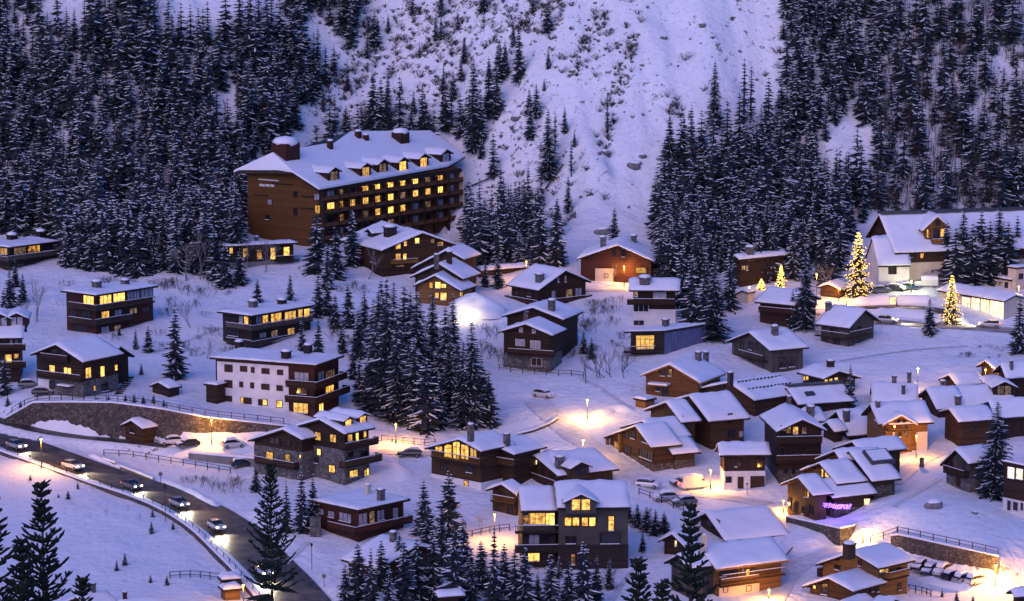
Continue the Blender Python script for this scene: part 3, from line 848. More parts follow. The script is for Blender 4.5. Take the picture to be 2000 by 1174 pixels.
# --- hotel
def build_hotel():
    z = 2
    base = hit((629, 486))
    root = empty('hotel', base, 'large long hotel with timber gable tinted lamplight orange and rows of lit balcony windows', 'hotel')
    D = base[1] + 1.0
    E = at(zp(z, (770, 505)), D)
    al = R_(54); u = np.array([math.cos(al), math.sin(al), 0]); v = np.array([u[1], -u[0], 0]); m = 0.52
    nn = nrm(v * m + UP)
    M = lambda x, y: on_plane(zp(z, (x, y)), E, nn)
    C = E + u * 1.2 - v * 1.2; Wd = 20.0; Ln = lsq(C, u, zp(z, (1712, 335)))
    Ln = min(max(Ln, 34), 52)
    top = [M(770, 505), M(590, 388), M(455, 268), M(650, 235), M(800, 210), M(870, 205), M(985, 125), M(1520, 120), M(1755, 285), M(1640, 350)]
    mb = MB(); mb.prism(top, -UP * 0.5); roofs = mb
    mb = MB(); mb.prism([p - UP * 0.48 for p in top], -UP * 0.35); roof = mb.build('roof', TRIM, root)
    roofs.build('roof_snow', SNOWR, roof)
    gp = lambda x, y: on_plane(zp(z, (x, y)), E, u)
    g195 = gp(195, 388); g300 = gp(300, 350)
    hip = [top[1], top[2], g195, g300]
    mb = MB(); mb.add([hip[0], hip[1], hip[2], hip[3], hip[0] - UP * .5, hip[1] - UP * .5, hip[2] - UP * .5, hip[3] - UP * .5],
                      [(0, 1, 2), (0, 2, 3), (4, 6, 5), (4, 7, 6), (0, 1, 5, 4), (1, 2, 6, 5), (2, 3, 7, 6), (3, 0, 4, 7)])
    mb.build('roof_snow', SNOWR, roof)
    mb = MB(); hp = [p - UP * .49 for p in hip]
    mb.add(hp + [p - UP * .35 for p in hp], [(0, 1, 2), (0, 2, 3), (4, 6, 5), (4, 7, 6), (0, 1, 5, 4), (1, 2, 6, 5), (2, 3, 7, 6), (3, 0, 4, 7)])
    mb.build('gable_hip', TRIM, root)
    zE = E[2] - 0.9; zh = min(g300[2], top[1][2]) - 0.9; zL = g195[2] - 0.9
    # the roof slope behind the ridge
    back = [top[2], top[3], top[6], top[7], C - v * (Wd + 1) + u * (Ln + 1) + UP * (zL + 0.5 - C[2]), C - v * (Wd + 1) - u * 1.5 + UP * (zL + 0.5 - C[2])]
    mb = MB(); mb.add(back, [(0, 5, 1), (1, 5, 2), (2, 5, 4), (2, 4, 3)]); mb.build('rear_roof', SNOWR, root)
    zb = min(ground_min([C, C + u * Ln, C - v * Wd]), base[2]) - 1.0
    def P(s, zz): q = C - v * s; return np.array([q[0], q[1], zz])
    sh = (zh - zE) / m
    mb = MB(); mb.prism([P(0, zb), P(Wd, zb), P(Wd, zL), P(min(Wd - 1, Wd - 3), zh), P(max(sh, 1), zh), P(0, zE + 0.6)], u * Ln)
    V = Vol(); V.root = root; V.z = z; V.proud = 0.0
    V.wall = mb.build('wall', [WO][0], root)
    V.faces = {'r': (C, u, v), 'l': (C, -v, -u)}
    V.u = u; V.v = v; V.A3 = E; V.mR = m; V.mL = m
    # facade: red-brown cladding, floors, fins, balcony fronts and windows
    mb = MB(); mb.box(fpt(V, 'r', Ln / 2, (zb + zE) / 2, 0.04), u, v, UP, Ln, 0.08, zE - zb + 0.4); mb.build('facade_cladding', WH, root)
    V.proud = 0.08
    mb = MB(); mb.box(fpt(V, 'r', Ln / 2, zE + 0.15, 0.3), u, v, UP, Ln + 0.4, 0.5, 0.9); mb.build('attic_band', WD, root)
    cols = [(845, 550), (905, 535), (985, 525), (1075, 510), (1155, 505), (1245, 488), (1325, 490), (1412, 468), (1495, 455), (1580, 445), (1655, 425)]
    ss = [on_face(V, 'r', c)[0] for c in cols]
    z0 = on_face(V, 'r', (1245, 488))[1]
    rows = ['cur dim drk lit hi lit lit hi dim lit cur', 'hi amb lit hi lit hi dim hi lit hi cur', 'drk amb cur dim lit hi lit cur dim cur cur',
            'drk cur drk drk cur dim drk cur drk cur cur', 'drk drk cur drk drk cur drk drk cur drk cur']
    stp = 2.85
    for k, row in enumerate(rows):
        zc = z0 - k * stp
        if zc - 1.2 < zb: break
        mb = MB(); mb.box(fpt(V, 'r', Ln / 2, zc - 1.25, 0.08 + 0.6), u, v, UP, Ln, 1.2, 0.22); fl = mb.build('balcony', TRIM, root)
        mb = MB(); mb.box(fpt(V, 'r', Ln / 2, zc - 0.72, 0.08 + 1.15), u, v, UP, Ln, 0.08, 0.85); mb.build('railing', WH, fl)
        for s, kd in zip(ss, row.split()):
            win_m(V, 'r', s, zc + 0.02, 2.5, 1.75, kd, mull=2)
    for i in range(len(ss) + 1):
        s = Ln - 0.1 if i == len(ss) else (0.15 if i == 0 else (ss[i] + ss[i - 1]) / 2)
        mb = MB(); mb.box(fpt(V, 'r', s, (zE + zb) / 2, 0.75), u, v, UP, 0.25, 1.3, zE - zb - 0.5)
        mb.build('partition', PLC if i == len(ss) else WD, root)
    # gable windows, sign bars
    wins(V, 'l', [(415, 370, 440, 405, 'drk'), (425, 585, 455, 620, 'cur'), (745, 625, 780, 680, 'lit'), (600, 530, 625, 570, 'drk'), (740, 545, 775, 590, 'cur'), (410, 690, 440, 720, 'drk'), (600, 640, 625, 690, 'drk')])
    for (x0, y0, x1, y1, hh) in [(365, 446, 500, 462, 0.28), (372, 487, 408, 491, 0.5), (414, 489, 440, 492, 0.5), (446, 491, 470, 494, 0.5)]:
        a, za = on_face(V, 'l', (x0, y0)); b, zb2 = on_face(V, 'l', (x1, y1))
        mb = MB(); mb.box(fpt(V, 'l', (a + b) / 2, (za + zb2) / 2, 0.12), -v, -u, UP, abs(b - a), 0.12, hh); mb.build('sign_lettering' if hh > 0.3 else 'sign_ledge', FRAMEW, root)
    for s, zz in [(3, zE - 1.5), (3, zE - 4), (16, zE - 2), (10, zh - 2.6)]:
        mb = MB(); mb.box(fpt(V, 'l', s, zz, 0.06), -v, -u, UP, 6.0 if s == 10 else 4.0, 0.12, 0.3); mb.build('beam', WD, root)
    for (x, y, yt, w, mt) in [(545, 285, 200, 150, WR), (845, 240, 190, 34, WR), (1035, 165, 125, 38, WR), (1087, 182, 150, 34, WR), (1320, 185, 130, 95, WD)]:
        chimney(V, 'r', x, y, yt, w, mt, cap=False)
    for (x, y, k) in [(870, 455, 'dim'), (1085, 425, 'lit'), (1200, 400, 'dim'), (1335, 385, 'lit'), (1475, 360, 'lit'), (1625, 330, 'cur')]:
        dormer(V, 'r', x, y, 3.8, 3.0, k, WD)
build_hotel()

# --- chalet in front of the hotel
r = house_at('chalet', 2, (1200, 1110), 'big chalet with snowy hipped roof and amber lit gable, in front of the hotel')
V = vol(r, 2, (1200, 1110), (1470, 797), (1180, 728), L=(1190, 918), R=(1705, 880), wall=WM, off=4, bmat=WD, brow=1030)
wins(V, 'g', [(1285, 870, 1320, 920), (1340, 858, 1362, 900), (1415, 845, 1445, 880, 'hi'), (1285, 950, 1320, 1000, 'hi'), (1335, 950, 1360, 995), (1565, 870, 1605, 895, 'amb'), (1520, 850, 1545, 880, 'dim'), (1285, 1015, 1340, 1035, 'amb')])
balcony(V, 'g', 1270, 1030, 1440, 1010, rail=WA)
chimney(V, 'l', 1250, 830, 770, 75, WB)
dormer(V, 'l', 1115, 835, 2.6, 1.8, 'drk')
wins(V, 'l', [(1030, 960, 1070, 1010, 'drk'), (1120, 960, 1160, 1010, 'drk')])

# --- low building left of the hotel
r = house_at('chalet', 2, (300, 1075), 'long low dark building with five warm windows, left below the hotel')
V = flat(r, 2, (300, 1075), (90, 878), (135, 893), (630, 868), wall=WV, bmat=CONC, brow=1020)
wins(V, 'r', [(165, 910, 188, 950), (255, 915, 290, 975), (350, 925, 385, 985, 'amb'), (440, 910, 475, 990, 'hi'), (530, 905, 570, 965, 'hi')])
chimney(V, 'r', 350, 860, 838, 25)
balcony(V, 'r', 480, 1005, 640, 990, rail=WB, solid=False)

# --- far left flat apartment house
r = house_at('apartment_building', 1, (60, 390), 'flat roofed apartment house at the left edge, high by the forest', 'apartments')
V = flat(r, 1, (60, 390), (-120, 203), (50, 236), (350, 188), wall=WB)
wins(V, 'r', [(78, 240, 148, 284, 'dim'), (158, 228, 228, 274, 'amb'), (240, 218, 310, 262, 'drk'), (95, 335, 140, 370, 'drk'), (180, 325, 225, 360, 'drk'), (260, 315, 300, 350, 'drk')])
wins(V, 'l', [(2, 246, 44, 284), (-80, 240, -20, 275, 'drk')])
balcony(V, 'r', 52, 325, 345, 285, rail=WG); balcony(V, 'l', -110, 312, 48, 325, rail=WG)
chimney(V, 'r', 70, 200, 172, 50, WB); chimney(V, 'r', 235, 178, 152, 50, WB)

# --- left flat apartment house with glowing corner
r = house_at('apartment_building', 1, (555, 755), 'flat roofed wooden apartment house with glowing yellow corner windows', 'apartments')
V = flat(r, 1, (555, 755), (345, 490), (548, 510), (910, 463), wall=WR)
wins(V, 'r', [(570, 513, 638, 568, 'hi'), (648, 500, 715, 553, 'hi'), (728, 492, 800, 542, 'cur'), (805, 480, 875, 532, 'cur'), (580, 610, 625, 648, 'lit'), (655, 602, 697, 637, 'cur'), (742, 592, 785, 624, 'dim'), (815, 584, 858, 614, 'drk'), (578, 697, 625, 727, 'cur'), (652, 690, 690, 720, 'dim'), (740, 680, 770, 710, 'drk')])
wins(V, 'l', [(480, 517, 540, 570, 'hi'), (400, 605, 440, 640, 'drk'), (470, 612, 520, 655, 'drk'), (430, 690, 500, 740, 'drk')])
balcony(V, 'r', 548, 608, 890, 555, rail=WG, solid=False); balcony(V, 'l', 392, 585, 548, 608, rail=WG, solid=False)
balcony(V, 'r', 548, 690, 760, 655, rail=WG, solid=False); balcony(V, 'l', 392, 672, 548, 690, rail=WG, solid=False)
chimney(V, 'r', 555, 475, 440, 44); chimney(V, 'r', 718, 455, 432, 40)

# --- second flat apartment house
r = house_at('apartment_building', 3, (400, 500), 'flat roofed dark apartment house directly behind the white building', 'apartments')
V = flat(r, 3, (400, 500), (148, 235), (385, 255), (822, 193), wall=WB)
wins(V, 'r', [(412, 264, 450, 318, 'cur'), (455, 260, 495, 312, 'lit'), (512, 247, 585, 307, 'lit'), (605, 234, 682, 294, 'hi'), (695, 220, 728, 280, 'hi'), (736, 216, 775, 274, 'hi'), (435, 378, 482, 414, 'cur'), (515, 362, 560, 400, 'dim'), (625, 347, 672, 392, 'lit'), (510, 458, 545, 478, 'amb')])
wins(V, 'l', [(335, 262, 365, 318, 'lit'), (300, 258, 330, 312, 'cur'), (225, 350, 300, 400, 'drk')])
balcony(V, 'r', 385, 365, 800, 300, rail=WG); balcony(V, 'l', 208, 345, 385, 365, rail=WG)
balcony(V, 'r', 385, 470, 680, 430, rail=WG, solid=False); balcony(V, 'l', 210, 445, 385, 470, rail=WG, solid=False)
chimney(V, 'r', 395, 210, 165, 50); chimney(V, 'r', 590, 185, 158, 50, WB)

# --- white building
r = house_at('apartment_building', 3, (640, 945), 'white rendered block with brown shuttered windows and wooden corner balconies', 'apartments')
V = flat(r, 3, (640, 945), (100, 538), (820, 586), (1015, 533), wall=WR)
panel(V, 'l', 155, 588, 635, 960, PLW, 'white_wall')
V.proud = 0.05
for row in [[(205, 595, 257, 642), (310, 605, 355, 640), (383, 612, 405, 648), (455, 620, 505, 655), (560, 630, 597, 662)], [(205, 700, 255, 748), (305, 710, 328, 745), (378, 715, 402, 753), (453, 725, 505, 762), (556, 735, 595, 770)], [(203, 805, 253, 853), (336, 818, 385, 858), (432, 828, 456, 868)]]:
    wins(V, 'l', [(*q, 'shu') for q in row], frame=SHU)
wins(V, 'l', [(312, 815, 332, 850, 'hi'), (460, 828, 492, 868, 'hi'), (553, 838, 593, 882, 'hi'), (675, 645, 772, 702, 'cur'), (668, 852, 768, 918, 'hi'), (690, 745, 760, 790, 'drk')])
wins(V, 'r', [(830, 640, 870, 705, 'cur'), (880, 630, 940, 690, 'dim'), (880, 735, 935, 780, 'lit'), (835, 855, 865, 915, 'hi')])
balcony(V, 'l', 612, 745, 830, 745, rail=WD); balcony(V, 'l', 608, 845, 830, 850, rail=WD)
balcony(V, 'r', 815, 745, 1030, 690, rail=WD, depth=1.6); balcony(V, 'r', 815, 850, 1050, 780, rail=WD, depth=1.6)
chimney(V, 'l', 300, 478, 440, 50, WB); chimney(V, 'l', 618, 550, 505, 58, WB); chimney(V, 'r', 765, 515, 462, 50, WB)

# --- entrance shelter of the white building
r = house_at('shed', 3, (110, 870), 'small dark entrance shelter at the left end of the white block', 'shed')
V = flat(r, 3, (110, 870), (62, 710), (150, 722), (175, 712), wall=WD, over=0.3)

# --- left chalets
r = house_at('chalet', 14, (870, 1050), 'wide dark wooden chalet with two gables and warm windows above the curved stone wall')
V = vol(r, 14, (870, 1050), (578, 472), (1010, 386), L=(310, 574), R=(862, 657), wall=WD, bmat=STONE, brow=850, off=3)
wins(V, 'g', [(518, 710, 578, 790, 'hi'), (670, 735, 748, 808, 'hi'), (540, 545, 600, 620, 'drk'), (640, 570, 690, 630, 'drk'), (460, 715, 500, 780, 'drk'), (520, 880, 575, 950, 'drk')])
wins(V, 'r', [(885, 735, 945, 840, 'hi'), (1040, 720, 1085, 830, 'hi'), (1190, 705, 1222, 768, 'hi'), (968, 925, 992, 972, 'lit'), (1050, 900, 1120, 980, 'drk')])
balcony(V, 'g', 380, 850, 840, 850, rail=WD); balcony(V, 'g', 420, 660, 700, 660, rail=WD, depth=0.8)
panel(V, 'g', 400, 855, 520, 960, PLW, 'white_wall')
V2 = vol(r, 14, (1150, 1000), (1258, 490), (960, 430), L=(1135, 640), R=(1405, 592), yaw=math.degrees(math.atan2(-V.v[0], -V.v[1])), wall=WD, dD=V.A3[1] + 9.5, og=0.9)
mb = MB(); P = fpt(V, 'g', *on_face(V, 'g', (710, 925)), 0.7); mb.box(P, V.v, V.u, UP, 2.9, 1.3, 0.2); aw = mb.build('awning', TRIM, r)
mb = MB(); mb.box(P + UP * 0.23, V.v, V.u, UP, 2.9, 1.3, 0.25); mb.build('awning_snow', SNOWR, aw)

r = house_at('chalet', 14, (150, 900), 'dark chalet cut by the left edge with twin snowy dormers')
V = vol(r, 14, (150, 900), (-260, 268), (262, 262), R=(-250, 415), slope=0.42, wall=WD, off=3)
wins(V, 'r', [(55, 600, 122, 685, 'hi'), (185, 590, 240, 640, 'amb'), (100, 445, 132, 492, 'cur'), (170, 432, 215, 488, 'cur'), (220, 428, 262, 484, 'cur'), (20, 450, 80, 500, 'drk')])
dormer(V, 'r', 175, 290, 3.6, 2.4, 'cur'); dormer(V, 'r', 10, 300, 3.6, 2.4, 'cur')
balcony(V, 'r', 0, 740, 330, 720, rail=WD); balcony(V, 'r', -50, 560, 300, 540, rail=WD)

# --- small sheds
r = house_at('hut', 1, (930, 1105), 'tiny snow-capped garden shed below the tall pine', 'hut')
vol(r, 1, (930, 1105), (905, 1005), (985, 992), L=(855, 1025), R=(965, 1040), wall=WB, og=0.4, oh=0.4, purl=False, off=1)
r = house_at('hut', 7, (700, 340), 'small wooden roadside hut with snowy roof in front of the stone wall', 'hut')
V = vol(r, 7, (700, 340), (690, 207), (775, 193), L=(635, 233), R=(752, 252), wall=WM, og=0.6, oh=0.5, dD=526.2)
wins(V, 'g', [(690, 258, 715, 285, 'drk')])

# --- stone double chalet
r = house_at('chalet', 20, (1350, 1060), 'large stone and timber chalet with stepped double gable and many lit windows')
V = vol(r, 20, (1350, 1060), (1020, 162), (1430, 78), L=(650, 268), R=(1350, 354), wall=WD, bmat=STONE, brow=545, off=4)
wins(V, 'g', [(975, 360, 1052, 465), (1170, 390, 1252, 490), (1000, 575, 1050, 660, 'hi'), (1155, 790, 1237, 885), (965, 690, 1020, 760, 'drk')])
wins(V, 'r', [(1385, 380, 1448, 475), (1490, 358, 1530, 485, 'hi'), (1590, 338, 1632, 428), (1390, 620, 1460, 680, 'drk'), (1560, 600, 1660, 690, 'drk'), (1410, 855, 1518, 940, 'hi'), (1605, 845, 1668, 930), (1755, 800, 1787, 890, 'hi')])
balcony(V, 'r', 1360, 580, 1830, 500, rail=WD); balcony(V, 'r', 1350, 810, 1900, 720, rail=WM, depth=1.6)
dormer(V, 'r', 1400, 270, 2.2, 1.7, 'lit'); dormer(V, 'r', 1590, 225, 2.2, 1.7, 'lit')
V2 = vol(r, 20, (500, 860), (545, 292), (690, 258), L=(85, 437), R=(795, 427), wall=WD, bmat=STONE, brow=585, dD=V.A3[1] + 1.5, yaw=math.degrees(math.atan2(V.u[0], V.u[1])), ell=9)
wins(V2, 'g', [(340, 615, 428, 740), (588, 645, 655, 740), (385, 430, 510, 510, 'drk'), (600, 465, 650, 530, 'drk'), (700, 490, 740, 530, 'drk'), (780, 655, 805, 700, 'hi')])
balcony(V2, 'g', 180, 780, 700, 810, rail=WD)

# --- dark flat-roofed chalet
r = house_at('chalet', 8, (705, 868), 'red-brown chalet with wide flat snowy roof and white-edged balcony')
V = flat(r, 8, (705, 868), (453, 620), (735, 660), (1030, 617), wall=WR)
wins(V, 'l', [(515, 662, 547, 697, 'cur'), (570, 675, 606, 709, 'cur'), (632, 686, 700, 732, 'cur')], frame=FRAME)
wins(V, 'r', [(735, 687, 785, 750, 'cur'), (795, 676, 825, 742, 'dim'), (838, 668, 880, 724, 'cur'), (925, 655, 957, 720, 'cur')])
balcony(V, 'l', 565, 770, 715, 800, rail=WR, depth=1.0); balcony(V, 'r', 715, 800, 1040, 738, rail=WR, depth=1.0)
chimney(V, 'r', 790, 580, 530, 28, PLC); chimney(V, 'r', 862, 615, 555, 36, STONE)
mb = MB(); P = hit(zp(8, (500, 812))); mb.box(P + UP * 1.2, (1, 0, 0), (0, 1, 0), UP, 1.7, 1.5, 3.6); mb.build('stone_pillar', STONE, r)

r = house_at('chalet', 23, (760, 720), 'chalet under a broad plain snowy roof, half hidden by spruces below the flat roofed one')
V = vol(r, 23, (760, 720), (1280, 302), (900, 212), L=(905, 530), wall=WM, off=7)
wins(V, 'g', [(960, 560, 1000, 610, 'drk')]); wins(V, 'l', [(720, 565, 752, 605, 'amb')])
chimney(V, 'l', 1040, 285, 195, 60)

r = house_at('chalet', 24, (700, 1300), 'chalet roof with two stone chimneys at the bottom edge, left')
V = vol(r, 24, (700, 1330), (640, 1118), (900, 1068), L=(490, 1178), R=(800, 1180), wall=WA, off=2, trim=TRIMA)
chimney(V, 'r', 680, 1045, 985, 34, STONE); chimney(V, 'r', 782, 1095, 1025, 34, STONE)
r = house_at('chalet', 24, (1150, 1330), 'low snowy roof at the bottom edge beside the roof with two stone chimneys')
V = vol(r, 24, (1150, 1330), (990, 1150), (1350, 1135), R=(1000, 1190), slope=0.4, wall=WM, off=2)
chimney(V, 'r', 1045, 1150, 1100, 36, WR)

r = house_at('kiosk', 7, (1215, 1180), 'small timber kiosk with thick snow cap lit by the lamp at the valley road', 'kiosk')
V = flat(r, 7, (1215, 1185), (1160, 1090), (1180, 1098), (1262, 1092), wall=WA, over=0.35, T=0.5)
V = flat(r, 7, (1215, 1185), (1160, 1035), (1172, 1042), (1255, 1036), wall=WM, over=0.35, T=0.6, dD=V.F3[1] + 4)

# --- centre, upper
r = house_at('chalet', 19, (520, 900), 'chalet with three stepped snowy gables and yellow glazed front behind dark spruces')
V = vol(r, 19, (520, 900), (475, 442), (640, 395), L=(180, 582), R=(832, 652), wall=WA, yaw=22, ell=8, off=2)
wins(V, 'g', [(405, 560, 455, 640), (485, 555, 560, 640, 'hi'), (565, 580, 635, 640, 'hi'), (480, 700, 535, 770, 'hi'), (555, 700, 640, 800, 'hi')]); wins(V, 'r', [(760, 690, 800, 770), (805, 690, 850, 765)])
V2 = vol(r, 19, (520, 900), (530, 285), (700, 230), L=(140, 462), R=(865, 492), wall=WV, yaw=22, ell=9, dD=V.A3[1] + 3.5)
V3 = vol(r, 19, (520, 900), (640, 98), (700, 80), L=(150, 350), R=(880, 228), wall=WV, yaw=22, ell=9, dD=V.A3[1] + 11)
chimney(V2, 'r', 672, 300, 150, 70, WD); chimney(V2, 'l', 500, 285, 190, 60, METAL); chimney(V3, 'l', 580, 240, 145, 80, METAL)

r = house_at('chalet', 4, (1000, 600), 'dark chalet with steep snowy roof left of the white and brown chalet')
V = vol(r, 4, (1000, 600), (1158, 336), (930, 298), L=(965, 474), R=(1335, 412), wall=WD, off=4)
wins(V, 'g', [(1155, 480, 1200, 535, 'dim'), (1220, 470, 1265, 530, 'cur'), (1055, 490, 1085, 540, 'cur'), (1145, 385, 1160, 430, 'cur'), (1095, 400, 1110, 430, 'cur')])
wins(V, 'l', [(800, 480, 830, 530, 'drk'), (890, 490, 920, 530, 'drk')])
balcony(V, 'g', 985, 585, 1340, 560, rail=WD); balcony(V, 'l', 730, 560, 960, 590, rail=WD)
chimney(V, 'l', 975, 425, 375, 50)

r = house_at('chalet', 4, (960, 1060), 'dark double chalet with stone ground floor behind the rail fence')
V = vol(r, 4, (960, 1060), (875, 707), (962, 672), L=(685, 762), R=(1062, 787), wall=WD, bmat=STONE, brow=930, off=3, ell=8)
wins(V, 'g', [(810, 828, 872, 872, 'cur'), (912, 838, 980, 890, 'cur'), (835, 745, 858, 778, 'cur'), (925, 750, 947, 782, 'cur'), (918, 958, 990, 1012, 'shu')], frame=FRAMEW)
balcony(V, 'g', 750, 935, 1140, 945, rail=WD)
V2 = vol(r, 4, (960, 1060), (925, 592), (1025, 528), L=(710, 652), R=(1140, 677), wall=WD, dD=V.A3[1] + 8.5, yaw=math.degrees(math.atan2(V.u[0], V.u[1])), ell=11)
chimney(V2, 'r', 1058, 625, 555, 46); chimney(V, 'l', 885, 690, 635, 40)

r = house_at('chalet', 5, (120, 455), 'broad brown chalet with wide snowy gable below the snow slope, lamp in front')
V = vol(r, 5, (120, 455), (180, 137), (240, 70), L=(-134, 243), R=(465, 264), wall=WR, off=2)
wins(V, 'g', [(320, 322, 400, 365), (140, 180, 170, 240, 'drk'), (210, 190, 240, 240, 'drk'), (80, 370, 110, 400, 'drk')])
panel(V, 'g', 10, 330, 150, 440, PLC, 'white_wall')
chimney(V, 'l', 70, 165, 90, 45); chimney(V, 'r', 305, 125, 80, 45)

r = house_at('chalet', 5, (420, 770), 'chalet with brown timber upper floor over white ground floor')
V = vol(r, 5, (420, 770), (268, 397), (660, 400), R=(225, 480), slope=0.5, wall=WD, bmat=PLW, brow=640, off=5)
wins(V, 'r', [(455, 510, 550, 555, 'cur'), (310, 500, 335, 545, 'dim'), (275, 605, 388, 660, 'drk'), (275, 725, 355, 765, 'drk')], frame=FRAMEW)
balcony(V, 'r', 240, 600, 620, 605, rail=WD)
chimney(V, 'r', 388, 435, 398, 80, STONE)

# --- shed roof house with blue slats
r = house_at('chalet', 5, (540, 1000), 'modern house with blue panelled side wall and one glowing terrace window')
V = flat(r, 5, (540, 1000), (228, 802), (548, 796), (897, 739), wall=WB, rect=False, bmat=STONE, brow=985, T=0.25)
wins(V, 'l', [(320, 840, 460, 945, 'hi')])
balcony(V, 'l', 232, 962, 470, 972, rail=WB, solid=False)
P0, h, n = V.faces['r']
s1 = V.l2 - 1.2; npan = 13
zt = V.zroof - 0.7; zl = on_face(V, 'r', (700, 972))[1]
for i in range(npan):
    w = s1 / npan
    mb = MB(); mb.box(fpt(V, 'r', w * (i + 0.5), (zt + zl) / 2, 0.1), h, n, UP, w - 0.07, 0.1 + 0.03 * (i % 2), zt - zl); mb.build('panel', BLUEP, r)
chimney(V, 'l', 548, 770, 720, 45)

# --- right of the centre trees
r = house_at('chalet', 5, (1200, 480), 'dark chalet behind trees with small white-shuttered window, left of the lit fir')
V = vol(r, 5, (1200, 480), (1075, 218), (1460, 180), R=(1005, 282), slope=0.42, wall=WD, off=5)
wins(V, 'r', [(1105, 305, 1125, 345, 'cur'), (1128, 308, 1155, 342, 'lit'), (1158, 305, 1178, 343, 'cur')])
chimney(V, 'r', 1188, 215, 165, 55)
r = house_at('chalet', 5, (1300, 785), 'brown chalet with low snowy hipped roof beside the big star-lit lamp')
V = vol(r, 5, (1300, 785), (1330, 462), (1640, 490), R=(1200, 545), slope=0.38, wall=WR, bmat=CONC, brow=800, off=4)
wins(V, 'r', [(1320, 705, 1350, 755, 'drk'), (1400, 725, 1435, 770, 'drk'), (1490, 740, 1520, 785, 'drk')])
balcony(V, 'r', 1255, 655, 1560, 690, rail=WR)
r = house_at('chalet', 6, (420, 1165), 'weathered timber chalet with thick snow roof below the small star-lit huts')
V = vol(r, 6, (420, 1165), (592, 864), (330, 832), L=(465, 1006), R=(700, 942), wall=WG, off=4)
wins(V, 'g', [(480, 1030, 510, 1060, 'drk'), (530, 1010, 555, 1040, 'drk'), (500, 1100, 530, 1140, 'drk')]); wins(V, 'l', [(320, 1020, 345, 1060, 'drk'), (350, 1110, 390, 1160, 'drk'), (270, 1110, 300, 1170, 'drk')])
balcony(V, 'g', 470, 1090, 640, 1060, rail=WG, solid=False); balcony(V, 'l', 200, 1080, 460, 1100, rail=WG, solid=False)
chimney(V, 'l', 305, 880, 825, 40)

r = house_at('chalet', 5, (1340, 1130), 'grey timber chalet with snow-laden flower balcony beside the blue panelled house')
V = vol(r, 5, (1340, 1130), (1182, 802), (1482, 776), L=(1008, 872), R=(1345, 942), wall=WG, off=3)
wins(V, 'g', [(1185, 890, 1212, 950, 'drk'), (1230, 900, 1255, 950, 'drk'), (1120, 890, 1145, 940, 'drk'), (1190, 1030, 1220, 1080, 'drk')]); wins(V, 'r', [(1415, 1010, 1468, 1090, 'drk'), (1485, 1010, 1535, 1080, 'drk')])
balcony(V, 'g', 1100, 1010, 1290, 1020, rail=WG, solid=False)
chimney(V, 'r', 1382, 835, 770, 45)

# --- far upper right: the big hall
r = house_at('hall', 6, (800, 700), 'large steep-roofed hall with tall gables and cream ground floor, right above the village', 'hall')
V = vol(r, 6, (800, 700), (690, 138), (1900, 100), R=(845, 417), L=(540, 277), slope=0.75, wall=WM, off=9, bmat=PLC, brow=530)
V2 = vol(r, 6, (800, 700), (635, 312), (757, 310), R=(727, 520), slope=0.9, wall=PLW, dD=V.A3[1] - 5, ell=7, purl=False, og=0.3, oh=0.4)
wins(V2, 'r', [(765, 550, 825, 608, 'drk')], frame=FRAME)
mb = MB(); mb.box(V.A3 + V.u * V.el / 2 - UP * 0.05, V.u, V.v, UP, V.el * 0.99, 1.8, 0.5); mb.build('ridge_cap', METAL, r)
#V3 = vol(r, 6, (800, 700), (775, 252), (1025, 255), R=(842, 417), slope=0.75, wall=WM, dD=V.A3[1] - 1.5, bmat=PLC, brow=530, purl=False)
wins(V, 'r', [(885, 425, 915, 487, 'hi'), (920, 430, 945, 480, 'drk'), (1005, 425, 1032, 485, 'lit'), (975, 430, 1000, 480, 'drk'), (880, 540, 915, 600, 'drk')])
V4 = vol(r, 6, (1100, 640), (1140, 152), (1120, 100), L=(1022, 264), R=(1248, 247), wall=WA, dD=V.A3[1] - 5, yaw=-8, ell=12, trim=TRIMA)
wins(V4, 'g', [(1160, 262, 1190, 322, 'hi'), (1056, 265, 1070, 325, 'lit'), (1110, 260, 1150, 330, 'drk'), (1125, 195, 1160, 240, 'drk')])
balcony(V4, 'g', 1095, 380, 1195, 378, rail=WA)

# --- cream flat building and the glowing shop
r = house_at('hall', 6, (1500, 720), 'cream rendered flat-roofed building at the right edge behind the glowing shop', 'building')
V = flat(r, 6, (1500, 760), (1235, 553), (1695, 640), (1800, 625), wall=PLC, off=3, over=0.3)
wins(V, 'l', [(1375, 632, 1410, 682, 'drk'), (1478, 650, 1512, 698, 'drk'), (1585, 665, 1618, 712, 'dim'), (1656, 670, 1678, 712, 'drk')])
V2 = flat(r, 6, (1700, 760), (1692, 530), (1740, 548), (2000, 520), wall=PLC, over=0.3, off=2)
wins(V2, 'r', [(1760, 605, 1790, 650, 'drk')])
r = house_at('shop', 6, (1500, 965), 'brightly lit glass-fronted shop under a long snowy roof at the right', 'shop')
V = vol(r, 6, (1500, 965), (1225, 668), (1740, 752), R=(1150, 745), slope=0.3, wall=PLC, off=6, og=0.4, oh=0.5)
wins(V, 'r', [(1325, 785, 1392, 940, 'shop'), (1400, 790, 1462, 950, 'shop'), (1470, 796, 1540, 960, 'shop'), (1550, 805, 1660, 972, 'shop')], frame=FRAMEW)

